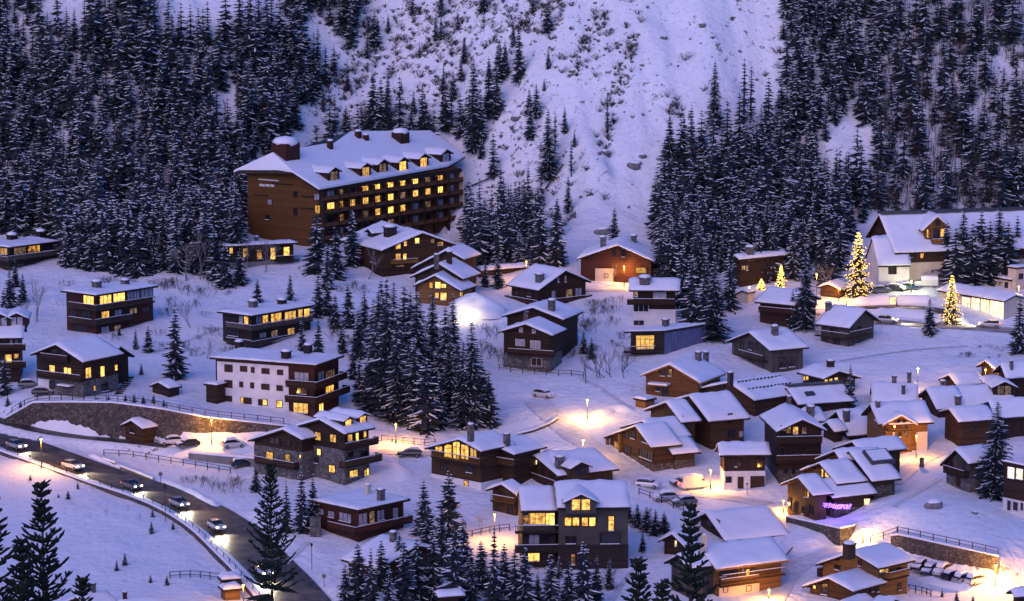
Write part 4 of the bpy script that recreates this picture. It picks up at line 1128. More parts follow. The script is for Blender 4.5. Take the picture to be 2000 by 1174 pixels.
# --- small huts by the big lit fir
r = house_at('hut', 6, (350, 800), 'snow-covered market hut left of the big illuminated fir', 'hut')
V = vol(r, 6, (350, 800), (300, 668), (390, 640), L=(220, 692), R=(400, 712), wall=WM, og=0.5, oh=0.5, off=1)
r = house_at('hut', 6, (850, 745), 'tiny snow-covered hut right of the big illuminated fir', 'hut')
V = vol(r, 6, (850, 745), (825, 676), (875, 664), L=(770, 705), R=(890, 695), wall=WD, og=0.4, oh=0.4, off=1)
r = house_at('hut', 5, (1130, 600), 'little warmly lit snow-covered shed left of the glowing lamp', 'hut')
V = vol(r, 5, (1130, 600), (1130, 482), (1165, 474), L=(1062, 515), R=(1180, 500), wall=PLC, og=0.3, oh=0.3, off=1, purl=False)
r = house_at('garage', 4, (700, 400), 'low snowy garage roof beside the upper lamp', 'garage')
V = vol(r, 4, (700, 400), (540, 318), (880, 290), R=(528, 348), slope=0.3, wall=WM, og=0.4, off=4)

# --- orange chalet and the stacked timber cluster
def yw(V): return math.degrees(math.atan2(V.u[0], V.u[1]))
r = house_at('chalet', 10, (560, 525), 'orange timber chalet with twin stone chimneys above the stacked wooden houses')
V = vol(r, 10, (560, 525), (540, 247), (725, 180), L=(330, 327), R=(765, 382), wall=WO, trim=TRIMA, off=3)
wins(V, 'g', [(475, 300, 512, 345, 'drk'), (528, 292, 560, 345, 'drk'), (445, 420, 475, 455, 'drk'), (490, 420, 530, 500, 'drk')]); wins(V, 'r', [(630, 425, 650, 460, 'drk'), (660, 430, 680, 460, 'drk')])
chimney(V, 'r', 748, 235, 175, 40); chimney(V, 'r', 803, 228, 175, 36)
P = fpt(V, 'g', *on_face(V, 'g', (480, 405)), 0.8)
mb = MB(); mb.box(P, V.v, V.u, UP, 3.8, 1.7, 0.18); pr = mb.build('porch_roof', TRIMA, r)
mb = MB(); mb.box(P + UP * 0.24, V.v, V.u, UP, 3.8, 1.7, 0.28); mb.build('porch_snow', SNOWR, pr)
r = house_at('shed', 10, (345, 590), 'small lean-to shed with pinkish snow at the foot of the orange chalet', 'shed')
flat(r, 10, (345, 590), (285, 488), (372, 505), (400, 495), wall=WA, over=0.3, T=0.35)

r = house_at('chalet', 10, (1000, 620), 'long timber house with snow-fence roof directly behind the stacked wooden houses')
Va = vol(r, 10, (1000, 640), (965, 377), (1345, 322), L=(685, 432), R=(1150, 507), wall=WM, off=3)
chimney(Va, 'l', 978, 362, 322, 36, DARKM)
wins(Va, 'g', [(840, 405, 870, 430, 'drk'), (900, 400, 930, 430, 'drk')])
for j in range(2):
    for i in range(12):
        f = (i + 0.5) / 12
        P = Va.A3 + Va.u * (Va.el * (0.08 + 0.84 * f)) + Va.v * (Va.aR * (0.16 + 0.4 * j)) - UP * (Va.mR * Va.aR * (0.16 + 0.4 * j))
        mb = MB(); mb.box(P + UP * 0.02, Va.u, Va.v, UP, 0.5, 0.12, 0.4); mb.build('snow_guard', DARKM, r)

r = house_at('chalet', 10, (890, 870), 'tall stacked timber house stepping down the lane in several snowy gables')
Vb = vol(r, 10, (880, 880), (680, 472), (980, 447), L=(475, 527), R=(880, 612), wall=WM, off=5)
y0 = yw(Vb)
wins(Vb, 'r', [(960, 615, 990, 685, 'drk'), (955, 730, 1015, 790, 'drk'), (1040, 740, 1075, 785, 'cur')])
Vc = vol(r, 10, (880, 880), (515, 517), (660, 500), L=(360, 572), R=(665, 634), wall=WM, dD=Vb.A3[1] - 3, yaw=y0)
wins(Vc, 'g', [(618, 630, 632, 690, 'amb'), (638, 635, 658, 688, 'hi')])
Vd = vol(r, 10, (700, 960), (345, 652), (600, 620), L=(185, 697), R=(480, 752), wall=WM, dD=Vb.A3[1] - 9, yaw=y0)
Ve = vol(r, 10, (500, 1075), (295, 687), (360, 660), L=(68, 767), R=(475, 792), wall=WM, dD=Vb.A3[1] - 13, yaw=y0, bmat=STONED, brow=935, ell=6)
wins(Ve, 'g', [(150, 815, 190, 880, 'amb'), (220, 850, 265, 905, 'drk'), (215, 745, 250, 795, 'drk'), (270, 740, 300, 795, 'drk'), (350, 790, 400, 825, 'drk'), (335, 880, 430, 940, 'drk')])
for x in (110, 200):
    s, zz = on_face(Ve, 'g', (x, 850)); zt = on_face(Ve, 'g', (x, {110: 785, 200: 760, 450: 815}[x]))[1]
    mb = MB(); mb.box(fpt(Ve, 'g', s, (zt + Ve.zb) / 2, 0.35), Ve.v, Ve.u, UP, 0.5, 0.5, max(1.0, zt - Ve.zb)); mb.build('post', WA, r)
Vf = vol(r, 10, (600, 1075), (490, 792), (695, 765), R=(592, 872), slope=0.45, wall=WM, dD=Vb.A3[1] - 14, yaw=y0, bmat=STONED, brow=960)

r = house_at('barn', 10, (960, 1160), 'dark plank barn with white ground floor next to the glowing lamp and van', 'barn')
V = vol(r, 10, (960, 1165), (885, 814), (1255, 810), R=(915, 895), L=(825, 847), slope=0.5, wall=WV, bmat=PLW, brow=1030, off=4)
wins(V, 'r', [(1005, 950, 1028, 995, 'drk'), (1030, 950, 1052, 995, 'drk'), (1054, 950, 1077, 995, 'drk'), (1170, 945, 1212, 1000, 'drk'), (945, 1068, 985, 1112, 'drk')])
wins(V, 'r', [(1032, 1070, 1070, 1150, 'shu'), (1130, 1065, 1228, 1150, 'shu')], frame=SHU, name='door', mull=1)

r = house_at('chalet', 11, (300, 990), 'tall weathered timber house with amber attic windows behind the barn')
V = vol(r, 18, (500, 1620), (575, 932), (390, 767), L=(270, 1002), R=(832, 1047), wall=WD, off=4, bmat=STONED, brow=1480)
wins(V, 'g', [(290, 1022, 345, 1078, 'amb'), (405, 1030, 450, 1100, 'amb'), (470, 1030, 528, 1105, 'lit'), (565, 1035, 612, 1095, 'amb'), (345, 1250, 380, 1330, 'drk'), (400, 1245, 440, 1330, 'drk'), (500, 1240, 540, 1330, 'drk'), (570, 1235, 610, 1320, 'drk'), (370, 1450, 420, 1520, 'drk'), (460, 1450, 500, 1520, 'drk')])
balcony(V, 'g', 300, 1205, 780, 1190, rail=WD); balcony(V, 'g', 300, 1400, 780, 1390, rail=WD)
chimney(V, 'l', 432, 790, 715, 45); chimney(V, 'r', 660, 900, 820, 70)
r = house_at('annex', 18, (900, 1190), 'low lean-to with steep snow roof right of the tall weathered timber house', 'annex')
vol(r, 18, (900, 1200), (820, 960), (950, 945), R=(800, 1150), slope=0.55, wall=WD, off=5, purl=False)

r = house_at('chalet', 18, (780, 600), 'small cabin with bright yellow windows and dark chimney, above the dense old roofs')
V = vol(r, 18, (780, 700), (960, 430), (680, 362), L=(790, 512), R=(1190, 497), wall=WB, off=4)
wins(V, 'l', [(570, 485, 602, 545, 'hi'), (608, 487, 640, 547, 'hi')]); wins(V, 'g', [(800, 535, 835, 585), (848, 528, 885, 590, 'hi'), (903, 518, 940, 543, 'hi')])
chimney(V, 'l', 865, 400, 345, 66, WB)

OLD = 'old houses packed on the right'
def old(z, base, label, A, B, Rr, L=None, slope=0.55, off=6, wall=None, **k):
    r = house_at('old_house', z, base, label, 'house', OLD)
    return r, vol(r, z, base, A, B, R=Rr, L=L, slope=slope, off=off, wall=wall or WV, **k)
r, V = old(18, (700, 900), 'old house with dark bare ridge and a skylight, below the small lit cabin', (402, 600), (1000, 612), (470, 818), L=(215, 672), yaw=70, slope=None)
P, _, _ = roof_pt(V, 'r', (650, 692)); mb = MB(); mb.box(P, V.u, nrm(V.v - UP * V.mR), nrm(V.v * V.mR + UP), 1.7, 1.1, 0.5); mb.build('skylight', METAL, r)
mb = MB(); mb.box(V.A3 + V.u * V.el / 2 - UP * 0.08, V.u, V.v, UP, V.el * 0.98, 1.6, 0.34); mb.build('ridge_cap', METAL, r)
chimney(V, 'r', 655, 890, 815, 70)
r, V = old(18, (1150, 1180), 'old house with tall stone chimney just left of the amber-lit chalet', (925, 850), (1230, 850), (1040, 1107), L=(815, 935), yaw=70, slope=None)
chimney(V, 'r', 1030, 962, 865, 60)
r, V = old(15, (250, 720), 'old house with three stone chimneys, right of the lone spruce', (5, 472), (420, 477), (48, 632))
chimney(V, 'r', 210, 478, 428, 40); chimney(V, 'r', 342, 480, 395, 36); chimney(V, 'r', 290, 585, 510, 32)
# amber chalet lit by the lamp
r = house_at('chalet', 15, (300, 1110), 'chalet with amber facade and front balcony glowing under a street lamp')
V = vol(r, 15, (300, 1110), (-5, 652), (485, 634), R=(55, 840), slope=0.55, wall=WA, off=5)
panel(V, 'r', 405, 918, 515, 1130, PLC, 'cream_wall')
V2 = vol(r, 15, (300, 1110), (275, 752), (290, 690), L=(108, 842), R=(422, 838), wall=WA, dD=V.A3[1] - V.aR + 0.3, yaw=yw(V) - 90, ell=5, purl=False, og=0.7, trim=TRIMA)
wins(V2, 'g', [(235, 800, 262, 835, 'drk'), (285, 800, 312, 835, 'drk'), (195, 852, 222, 898, 'drk'), (240, 850, 268, 898, 'drk'), (300, 850, 328, 895, 'drk'), (190, 918, 220, 962, 'cur'), (245, 918, 272, 962, 'drk'), (300, 915, 328, 960, 'dim')])
balcony(V2, 'g', 160, 905, 375, 905, rail=WA, solid=False)
chimney(V, 'r', 65, 700, 650, 36)
r, V = old(15, (600, 800), 'old house with dark gable right of the amber chalet, stone chimney at its ridge', (490, 522), (765, 516), (585, 702), L=(395, 590), yaw=70, slope=None)
chimney(V, 'l', 640, 545, 470, 42)
r, V = old(15, (900, 780), 'old house with small lit dormer gable near the right edge', (742, 502), (1240, 495), (822, 668))
dormer(V, 'r', 1180, 590, 4.0, 2.6, 'dim'); chimney(V, 'r', 772, 685, 605, 50)
r, V = old(15, (850, 1055), 'old house with broad brown boarded front left of the big right-hand spruce', (690, 697), (1035, 684), (740, 840), wall=WM, L=(600, 720), yaw=70, slope=None)
wins(V, 'r', [(870, 880, 900, 920, 'drk')])
r, V = old(15, (1250, 985), 'old house behind the big right-hand spruce', (1040, 632), (1420, 622), (1100, 782), L=(920, 670), yaw=70, slope=None)
r, V = old(15, (800, 570), 'old house with a white stone chimney, hindmost of the packed roofs', (690, 397), (950, 388), (760, 488), L=(595, 435), yaw=70, slope=None)
chimney(V, 'r', 637, 545, 470, 40, PLW)
r, V = old(15, (1080, 570), 'small old snowy roof squeezed behind the dormer house', (962, 424), (1180, 420), (985, 492), L=(905, 475), yaw=70, slope=None)
r, V = old(15, (1280, 640), 'old house at the right edge with brown boarded eave wall, below the bare slope', (1145, 302), (1400, 297), (1195, 432), L=(1075, 370), yaw=70, slope=None)
chimney(V, 'r', 1243, 365, 295, 26)

r, V = old(15, (1040, 480), 'small old house with steep dark gable under the far right slope', (1012, 272), (1090, 262), (1108, 408), L=(950, 352), yaw=55)
r, V = old(18, (700, 990), 'old house wedged between the tall weathered house and the skylight house', (560, 830), (760, 826), (640, 960), L=(500, 880), yaw=70)
r = house_at('chalet', 11, (1400, 1045), 'small stone cottage with wooden gable balcony left of the big spruce')
V = vol(r, 11, (1400, 1045), (1330, 737), (1505, 738), L=(1228, 837), R=(1386, 867), yaw=62, ell=7, wall=WG, bmat=STONE, brow=900, off=4)
wins(V, 'g', [(1300, 830, 1320, 870, 'drk'), (1345, 940, 1370, 1000, 'shu')])
balcony(V, 'g', 1250, 900, 1390, 940, rail=WD)
r = house_at('chalet', 11, (1700, 1170), 'brown house with white ground floor cut by the right edge')
V = flat(r, 11, (1690, 1165), (1640, 815), (1660, 822), (1850, 860), wall=WD, bmat=PLW, brow=1075, rect=False, over=0.4)
wins(V, 'r', [(1690, 872, 1735, 945, 'wht'), (1748, 882, 1792, 952, 'wht'), (1685, 1095, 1712, 1165, 'drk'), (1725, 1105, 1760, 1165, 'drk'), (1775, 1110, 1796, 1165, 'drk')], frame=FRAMEW)

# --- the purple-lit chalet
r = house_at('chalet', 21, (590, 1110), 'many-roofed timber chalet on a stone terrace, hung with purple lights')
V1 = vol(r, 21, (590, 1112), (185, 427), (385, 407), L=(20, 492), R=(332, 602), wall=WMV, off=6, back=5)
DT = hit(zp(21, (590, 1112)))[1]
y1 = yw(V1); d1 = V1.A3[1]
wins(V1, 'g', [(255, 565, 275, 640, 'amb'), (280, 575, 300, 640, 'lit'), (95, 660, 120, 750, 'drk'), (150, 690, 170, 780, 'drk'), (230, 730, 250, 800, 'drk'), (390, 750, 440, 840, 'drk')])
V2 = vol(r, 21, (590, 1112), (395, 462), (830, 440), R=(520, 624), slope=0.5, wall=WM, dD=d1 + 1, yaw=y1, bmat=STONED, brow=770)
wins(V2, 'r', [(815, 650, 862, 710, 'wht'), (872, 648, 920, 706, 'wht'), (585, 800, 665, 880, 'drk')])
wins(V2, 'r', [(818, 770, 925, 895, 'wht')], frame=FRAMEW, name='door')
V3 = vol(r, 21, (590, 1112), (390, 292), (690, 280), L=(205, 362), R=(562, 492), wall=WM, dD=d1 + 5, yaw=y1)
wins(V3, 'g', [(415, 370, 436, 450, 'lit'), (448, 400, 490, 455, 'hi')])
V4 = vol(r, 21, (590, 1112), (535, 177), (700, 170), L=(350, 252), R=(600, 275), wall=WM, dD=d1 + 9, yaw=y1, ell=5)
V5 = vol(r, 21, (590, 1112), (672, 178), (960, 182), R=(910, 457), slope=0.5, wall=WMV, dD=d1 + 8, yaw=y1, bmat=STONED, brow=560)
P, _, _ = roof_pt(V5, 'r', (960, 265)); mb = MB(); mb.box(P + UP * 0.1, V5.u, nrm(V5.v - UP * V5.mR), nrm(V5.v * V5.mR + UP), 4.4, 3.4, 0.7); sk = mb.build('roof_light', METAL, r)
mb = MB(); mb.box(P + UP * 0.35, V5.u, nrm(V5.v - UP * V5.mR), nrm(V5.v * V5.mR + UP), 3.6, 2.6, 0.5); mb.build('roof_light_snow', SNOWR, sk)
V6 = vol(r, 21, (590, 1112), (705, 88), (1150, 60), L=(515, 152), R=(790, 200), wall=WMV, dD=d1 + 14, yaw=y1)
# terrace wall
def px3(z, p, D): return at(zp(z, p), D)
b1 = px3(21, (75, 770), DT + 9); b2 = px3(21, (592, 945), DT + 0.3); b3 = px3(21, (728, 925), DT + 2.5); b4 = px3(21, (830, 890), DT + 10)
zt = max(b2[2], b3[2], ground_min([b2]) + 2.6)
zg = ground_min([b1, b2, b3, b4]) - 1
poly = [np.array([p[0], p[1], zg]) for p in (b1, b2, b3, b4)]
mb = MB(); mb.prism(poly, UP * (zt - zg)); tw_ = mb.build('terrace', STONED, r)
mb = MB(); cc = sum(poly) / 4
mb.prism([np.array([*(cc + (p - cc) * 1.01)[:2], zt + 0.01]) for p in poly], UP * 0.25); mb.build('terrace_snow', SNOWR, tw_)
# purple light string along the eaves
g = empty('light_string', fpt(V1, 'g', *on_face(V1, 'g', (330, 700)), 0.3), 'string of glowing purple lights along the eaves of the terrace chalet', 'string lights')
pts = []
for k in range(70):
    f = k / 69
    if f < 0.5:
        x = 310 + (535 - 310) * f * 2; y = 675 + 28 * f * 2; q = at(zp(21, (x, y)), d1 - 1.2 - 2.4 * f * 2)
    else:
        x = 535 + (692 - 535) * (f - 0.5) * 2; y = 710 + 0 * f; q = at(zp(21, (x, y)), d1 - 3.6 + 2.6 * (f - 0.5) * 2)
    pts.append(q)
mb = MB()
for i in range(len(pts) - 1): mb.bar(pts[i], pts[i + 1], 0.02, 4)
mb.build('cable', DARKM, g, fix=False)
for q in pts:
    mb = MB()
    for k in range(3):
        mb.ball(q + np.array([random.uniform(-.12, .12), random.uniform(-.1, .1), -random.uniform(0.0, 0.75)]), 0.085, 5, 3)
    mb.build('light_drop', PURPLE, g, fix=False)
ld = bpy.data.lights.new('purple_glow', 'POINT'); ld.energy = 60; ld.color = (0.25, 0.1, 1.0); ld.shadow_soft_size = 0.8
lo_ = bpy.data.objects.new('purple_glow', ld); COL.objects.link(lo_); lo_.location = tuple(pts[30] + np.array([0.2, -1.0, -0.3]) - ORG[g.name]); lo_.parent = g

# --- bottom right chalets
r = house_at('chalet', 22, (700, 660), 'timber chalet with amber side balcony in front of the row of snowed-in cars')
V = vol(r, 22, (700, 665), (470, 242), (800, 167), L=(145, 352), R=(710, 387), wall=WA, off=4)
wins(V, 'g', [(320, 380, 370, 420, 'drk'), (530, 340, 560, 385, 'drk')]); wins(V, 'r', [(690, 422, 740, 445, 'lit'), (760, 410, 795, 462, 'lit'), (870, 400, 900, 440, 'drk'), (880, 540, 905, 600, 'drk')])
balcony(V, 'r', 805, 500, 985, 480, rail=WA); balcony(V, 'l', 160, 460, 290, 440, rail=WD)
chimney(V, 'l', 448, 235, 190, 90, WB)
V2 = vol(r, 22, (400, 720), (260, 472), (560, 392), L=(30, 547), R=(485, 592), wall=WM, dD=V.A3[1] - 5)
wins(V2, 'r', [(640, 590, 665, 615, 'drk'), (705, 580, 725, 612, 'drk')]); wins(V2, 'g', [(130, 560, 155, 590, 'hi'), (200, 540, 260, 640, 'drk')])
chimney(V2, 'l', 388, 455, 420, 50, WB)
r = house_at('chalet', 22, (600, 830), 'snowy roof just cut by the bottom edge, in front of the amber balcony chalet')
V = vol(r, 22, (600, 860), (390, 688), (600, 614), R=(560, 790), slope=0.5, wall=WD, off=3)
r = house_at('chalet', 22, (900, 860), 'small snowy roof with light metal verge cut by the bottom edge')
V = vol(r, 22, (900, 860), (860, 660), (720, 640), L=(800, 720), R=(985, 700), wall=WD, off=3)
r = house_at('chalet', 22, (1900, 830), 'plain snowy roof corner at the bottom right below the bright lamp')
V = vol(r, 22, (1900, 840), (1880, 577), (2100, 560), R=(1740, 692), slope=0.5, wall=WD, off=5)

# --- chalets at bottom, right of centre
r = house_at('chalet', 12, (820, 670), 'chalet with railed snowy terrace between the car park and the purple-lit chalet')
V = vol(r, 12, (820, 680), (590, 417), (1130, 366), L=(490, 464), R=(822, 600), wall=WD, off=4)
wins(V, 'g', [(600, 500, 640, 550, 'drk'), (670, 490, 710, 550, 'drk')])
V2 = vol(r, 12, (1110, 600), (1120, 395), (1245, 380), R=(1190, 440), slope=0.4, wall=WA, dD=V.A3[1] + 9, ell=5, purl=False)
wins(V2, 'r', [(1185, 450, 1250, 500, 'lit')])
r = house_at('chalet', 12, (1000, 1145), 'amber lit chalet with long balcony and broad snow roof by the starry bottom lamp')
V = vol(r, 12, (1000, 1150), (540, 702), (1150, 625), L=(415, 770), R=(680, 887), wall=WA, off=5, trim=TRIMA)
wins(V, 'r', [(760, 910, 862, 975, 'drk'), (885, 900, 915, 960, 'dim'), (925, 905, 960, 960, 'lit'), (975, 895, 1005, 955, 'dim'), (740, 1045, 776, 1100, 'shu'), (930, 1045, 970, 1090, 'shu'), (640, 915, 700, 975, 'drk')])
balcony(V, 'r', 470, 1035, 720, 1035, rail=WA, solid=False); balcony(V, 'r', 722, 1035, 1040, 1025, rail=WA, solid=False)
panel(V, 'r', 705, 1045, 1040, 1170, PLC, 'cream_wall')
V2 = vol(r, 12, (1200, 870), (1175, 720), (1245, 640), L=(1080, 790), R=(1305, 680), wall=PLC, dD=V.A3[1] + 11, ell=6)
wins(V2, 'g', [(1185, 810, 1205, 860, 'drk'), (1120, 850, 1140, 900, 'drk')])
chimney(V, 'l', 575, 680, 620, 45, PLC)
V3 = vol(r, 12, (330, 1020), (350, 767), (490, 742), L=(240, 827), R=(442, 882), wall=WG, dD=V.A3[1] - 2, ell=7, yaw=yw(V))
r = house_at('chalet', 12, (330, 800), 'narrow gabled outhouse with a glowing lamp, left of the broad amber chalet')
V = vol(r, 12, (300, 800), (310, 592), (400, 532), L=(190, 652), R=(440, 722), wall=WD, off=3)
wins(V, 'g', [(335, 665, 352, 715, 'wht')])  # glowing pane added to stand for the lamp's glow

# --- centre bottom chalets
r = house_at('chalet', 9, (330, 490), 'chalet with brilliantly lit glazed gable and wrap-around balcony')
V = vol(r, 9, (330, 492), (300, 167), (520, 122), L=(90, 222), R=(437, 242), wall=WM, off=4, bmat=PLW, brow=425)
wins(V, 'g', [(160, 222, 205, 256, 'lit'), (215, 212, 262, 295, 'hi'), (268, 195, 312, 300, 'hi'), (318, 215, 366, 305, 'lit'), (374, 235, 414, 290, 'hi'), (338, 435, 362, 520, 'lit'), (190, 330, 230, 370, 'drk'), (350, 345, 390, 385, 'drk')])
balcony(V, 'g', 130, 300, 430, 325, rail=WA, depth=1.4, solid=False)
V2 = vol(r, 9, (500, 480), (495, 197), (640, 150), L=(425, 245), R=(640, 262), wall=WM, dD=V.A3[1] + 2, ell=9, yaw=yw(V) - 4)
wins(V2, 'g', [(440, 262, 466, 312, 'hi'), (472, 225, 502, 312, 'hi'), (530, 260, 560, 305, 'amb')])
balcony(V2, 'g', 440, 325, 640, 335, rail=WA, depth=1.4, solid=False)
chimney(V, 'r', 596, 205, 148, 34); chimney(V, 'l', 375, 140, 90, 34)
r = house_at('chalet', 9, (800, 490), 'chalet with long plain snow roof, stone chimney and one dormer behind the modern grey house')
V = vol(r, 9, (800, 500), (760, 267), (1135, 226), L=(600, 327), R=(910, 392), wall=WMV, off=3)
wins(V, 'g', [(770, 308, 785, 334, 'wht'), (665, 345, 700, 420, 'drk'), (740, 360, 780, 430, 'drk'), (810, 360, 830, 430, 'drk')])
chimney(V, 'r', 920, 358, 288, 46); dormer(V, 'r', 1045, 400, 3.4, 2.4, 'drk')
balcony(V, 'g', 730, 440, 890, 455, rail=WM)
r = house_at('chalet', 9, (560, 655), 'small chalet with railed balcony left of the modern grey house')
V = vol(r, 9, (560, 660), (560, 442), (642, 422), L=(463, 477), R=(652, 507), wall=WMV, off=3)
balcony(V, 'g', 495, 560, 640, 580, rail=WA, solid=False); wins(V, 'g', [(550, 500, 580, 545, 'drk'), (600, 600, 630, 640, 'drk')])
r = house_at('chalet', 9, (900, 960), 'modern grey house with banded snow roof and long lit upper windows')
V = vol(r, 9, (900, 975), (668, 467), (890, 464), R=(662, 607), slope=0.42, wall=PLT, off=6, og=0.3, purl=False, bmat=WB, brow=760)
wins(V, 'r', [(672, 645, 712, 702, 'amb'), (728, 632, 855, 702, 'lit'), (875, 632, 930, 708, 'hi'), (730, 765, 795, 825, 'cur'), (805, 765, 860, 825, 'drk'), (725, 878, 797, 928, 'hi')])
balcony(V, 'r', 640, 752, 935, 752, rail=DARKM, solid=False); balcony(V, 'r', 640, 870, 935, 870, rail=WB)
V2 = vol(r, 9, (1000, 975), (890, 432), (1335, 428), R=(892, 588), slope=0.42, wall=PLT, dD=V.A3[1] - 0.5, og=0.3, purl=False, bmat=WB, brow=830)
wins(V2, 'r', [(950, 660, 992, 712, 'lit'), (998, 660, 1040, 712, 'lit'), (1055, 660, 1095, 714, 'lit'), (1100, 660, 1140, 714, 'hi'), (1218, 652, 1253, 740, 'hi'), (955, 775, 1020, 820, 'drk'), (990, 885, 1015, 950, 'amb'), (1165, 750, 1290, 820, 'drk')])
dormer(V2, 'r', 1050, 612, 4.6, 2.6, 'lit', PLT)

r = house_at('chalet', 23, (1700, 1000), 'wide plain snow roof at the bottom edge among the spruces')
V = vol(r, 23, (1700, 1020), (1450, 755), (1720, 735), R=(1300, 900), slope=0.3, wall=WD, off=4)

# ================================================================ retaining walls, parapets, fences
def wall_line(name, label, bot, top, mat, thick=0.6, step=14, snow=True, ground=False):
    xs = np.arange(bot[0][0], bot[-1][0] + 0.1, step)
    bl = []; tl = []
    for x in xs:
        yb = interp_line(bot, x); yt = interp_line(top, x); D = hit((x, yb))[1] if ground else Dg(yb)
        b = at((x, yb), D); t = at((x, yt), D); bl.append(b); tl.append(np.array([b[0], b[1], max(t[2], b[2] + 0.2)]))
    P = empty(name, bl[len(bl) // 2], label, 'wall')
    mb = MB(); vs = []; fs = []
    for b, t in zip(bl, tl):
        back = np.array([0, thick, 0])
        vs += [b - UP * 1.5, t, t + back, b + back - UP * 1.5]
    for i in range(len(bl) - 1):
        a = i * 4
        for k in range(4): fs.append((a + k, a + (k + 1) % 4, a + 4 + (k + 1) % 4, a + 4 + k))
    fs += [(0, 1, 2, 3), tuple(len(vs) - 4 + k for k in (3, 2, 1, 0))]
    mb.add(vs, fs); mb.build('stonework', mat, P)
    if snow:
        mb = MB(); vs = []; fs = []
        for i, t in enumerate(tl):
            k = 0.16 + 0.12 * random.random()
            vs += [t + np.array([0, -0.08, 0.01]), t + np.array([0, 0.05, k]), t + np.array([0, thick + 0.5, k + 0.1]), t + np.array([0, thick + 0.7, -0.15])]
        for i in range(len(tl) - 1):
            a = i * 4
            for k in range(4): fs.append((a + k, a + (k + 1) % 4, a + 4 + (k + 1) % 4, a + 4 + k))
        mb.add(vs, fs); mb.build('snow_cap', SNOWR, P, smooth=True)
    return P, bl, tl
_, wl_b, wl_t = wall_line('retaining_wall', 'long curved dark stone retaining wall below the white block, lamp-lit at its right end', WALL_L_B, WALL_L_T, STONED)
_, wr_b, wr_t = wall_line('retaining_wall', 'stone retaining wall with rail fence behind the row of snowed-in cars', WALL_R_B, WALL_R_T, STONED)
wall_line('retaining_wall', 'low concrete wall of the parking terrace left of the stone chalet', [(368, 897), (420, 905), (520, 915)], [(368, 885), (420, 890), (520, 898)], CONC, ground=True)
wall_line('retaining_wall', 'long low kerb wall on the snowy bank above the valley road', [(234, 916), (270, 930), (304, 943)], [(234, 911), (270, 925), (304, 938)], STONE, step=8, ground=True)
wall_line('retaining_wall', 'short low kerb wall on the snowy bank above the valley road', [(200, 900), (226, 911)], [(200, 895), (226, 906)], STONE, step=6, ground=True)
wall_line('retaining_wall', 'low curved snow-capped wall beside the lamp-lit lane in the centre', [(1010, 852), (1040, 845), (1075, 832), (1096, 817)], [(1010, 848), (1040, 841), (1075, 827), (1096, 812)], STONED, step=8, ground=True)

def fence(label, pts, hh=1.1, gap=2.2, rails=(0.45, 0.95), mat=None, r=0.07, name='fence'):
    mat = mat or WM
    c = polyline(pts, 0.6); L = np.concatenate([[0], np.cumsum(np.linalg.norm(np.diff(c[:, :2], axis=0), axis=1))])
    n = max(2, int(L[-1] / gap)); posts = [np.array([np.interp(L[-1] * i / n, L, c[:, k]) for k in range(3)]) for i in range(n + 1)]
    root = empty(name, posts[0], label, 'fence')
    for p in posts:
        mb = MB(); mb.box(p + UP * (hh / 2 - 0.15), (1, 0, 0), (0, 1, 0), UP, r * 2, r * 2, hh + 0.3); mb.build('post', mat, root, fix=False)
    for k in rails:
        mb = MB()
        for a, b in zip(posts[:-1], posts[1:]): mb.bar(a + UP * k * hh, b + UP * k * hh, r * 0.75, 5)
        mb.build('rail', mat, root, fix=False)
    return root
def gpts(pix): return [hit(p) for p in pix]
fence('dark timber rail fence along the top of the long curved stone wall', [t + np.array([0, 0.9, 0.15]) for t in wl_t[1::2]])
fence('dark timber rail fence along the top of the stone wall behind the snowed-in cars', [t + np.array([0, 0.7, 0.15]) for t in wr_t[1::2]])
fence('rail fence climbing the bank to the left end of the wall behind the snowed-in cars', gpts([(1700, 1060), (1725, 1052), (1752, 1043)]), gap=1.6)
fence('long curved wooden fence across the snow between lane and valley road', gpts([(203, 890), (250, 892), (300, 900), (350, 908), (400, 916), (450, 925)]), mat=WD, gap=2.4)
fence('wooden rail fence below the dark double chalet with stone ground floor', gpts([(975, 722), (1010, 728), (1050, 731), (1090, 734), (1125, 735), (1140, 738)]), mat=WD)
fence('small curved fence on the snowfield at the bottom left', gpts([(332, 1130), (370, 1128), (400, 1130), (428, 1134)]), mat=WM, gap=1.5)
fence('lamp-lit rail fence beside the bend under the middle lamp', gpts([(745, 862), (790, 866), (830, 870), (850, 868)]), mat=WM, gap=1.8)
fence('rail fence by the lit path left of the modern grey house', gpts([(905, 1052), (935, 1046), (965, 1040), (995, 1036)]), mat=WM, gap=1.6)
fence('dark fence at the corner below the amber balcony chalet', gpts([(1775, 1155), (1800, 1160), (1818, 1166)]), mat=WB, gap=1.0)
fence('wooden fence along the car park edge above the snowy gully', gpts([(1248, 966), (1280, 978), (1310, 990), (1335, 1002)]), mat=WD)

# parapet along the valley road: kerb, snow ridge, railing
c, half = ROADS['valley']
par = empty('road_parapet', c[len(c) // 2], 'snow-lined parapet with dark wall along the lower edge of the valley road', 'parapet')
mb = MB(); vs = []; fs = []; side = []
for i in range(len(c)):
    d = c[min(i + 1, len(c) - 1)] - c[max(i - 1, 0)]; d[2] = 0; d = nrm(d); s = np.array([d[1], -d[0], 0])
    if s[1] > 0: s = -s
    p = c[i] + s * (half + 2.2); p[2] = c[i][2]; side.append(p)
    vs += [p + UP * 0.55, p + s * 0.5 + UP * 0.55, p + s * 0.5 - UP * 1.6, p - UP * 1.6]
for i in range(len(c) - 1):
    for k in range(4): fs.append((i * 4 + k, i * 4 + (k + 1) % 4, i * 4 + 4 + (k + 1) % 4, i * 4 + 4 + k))
mb.add(vs, fs); mb.build('wall', STONED, par)
mb = MB(); vs = []; fs = []
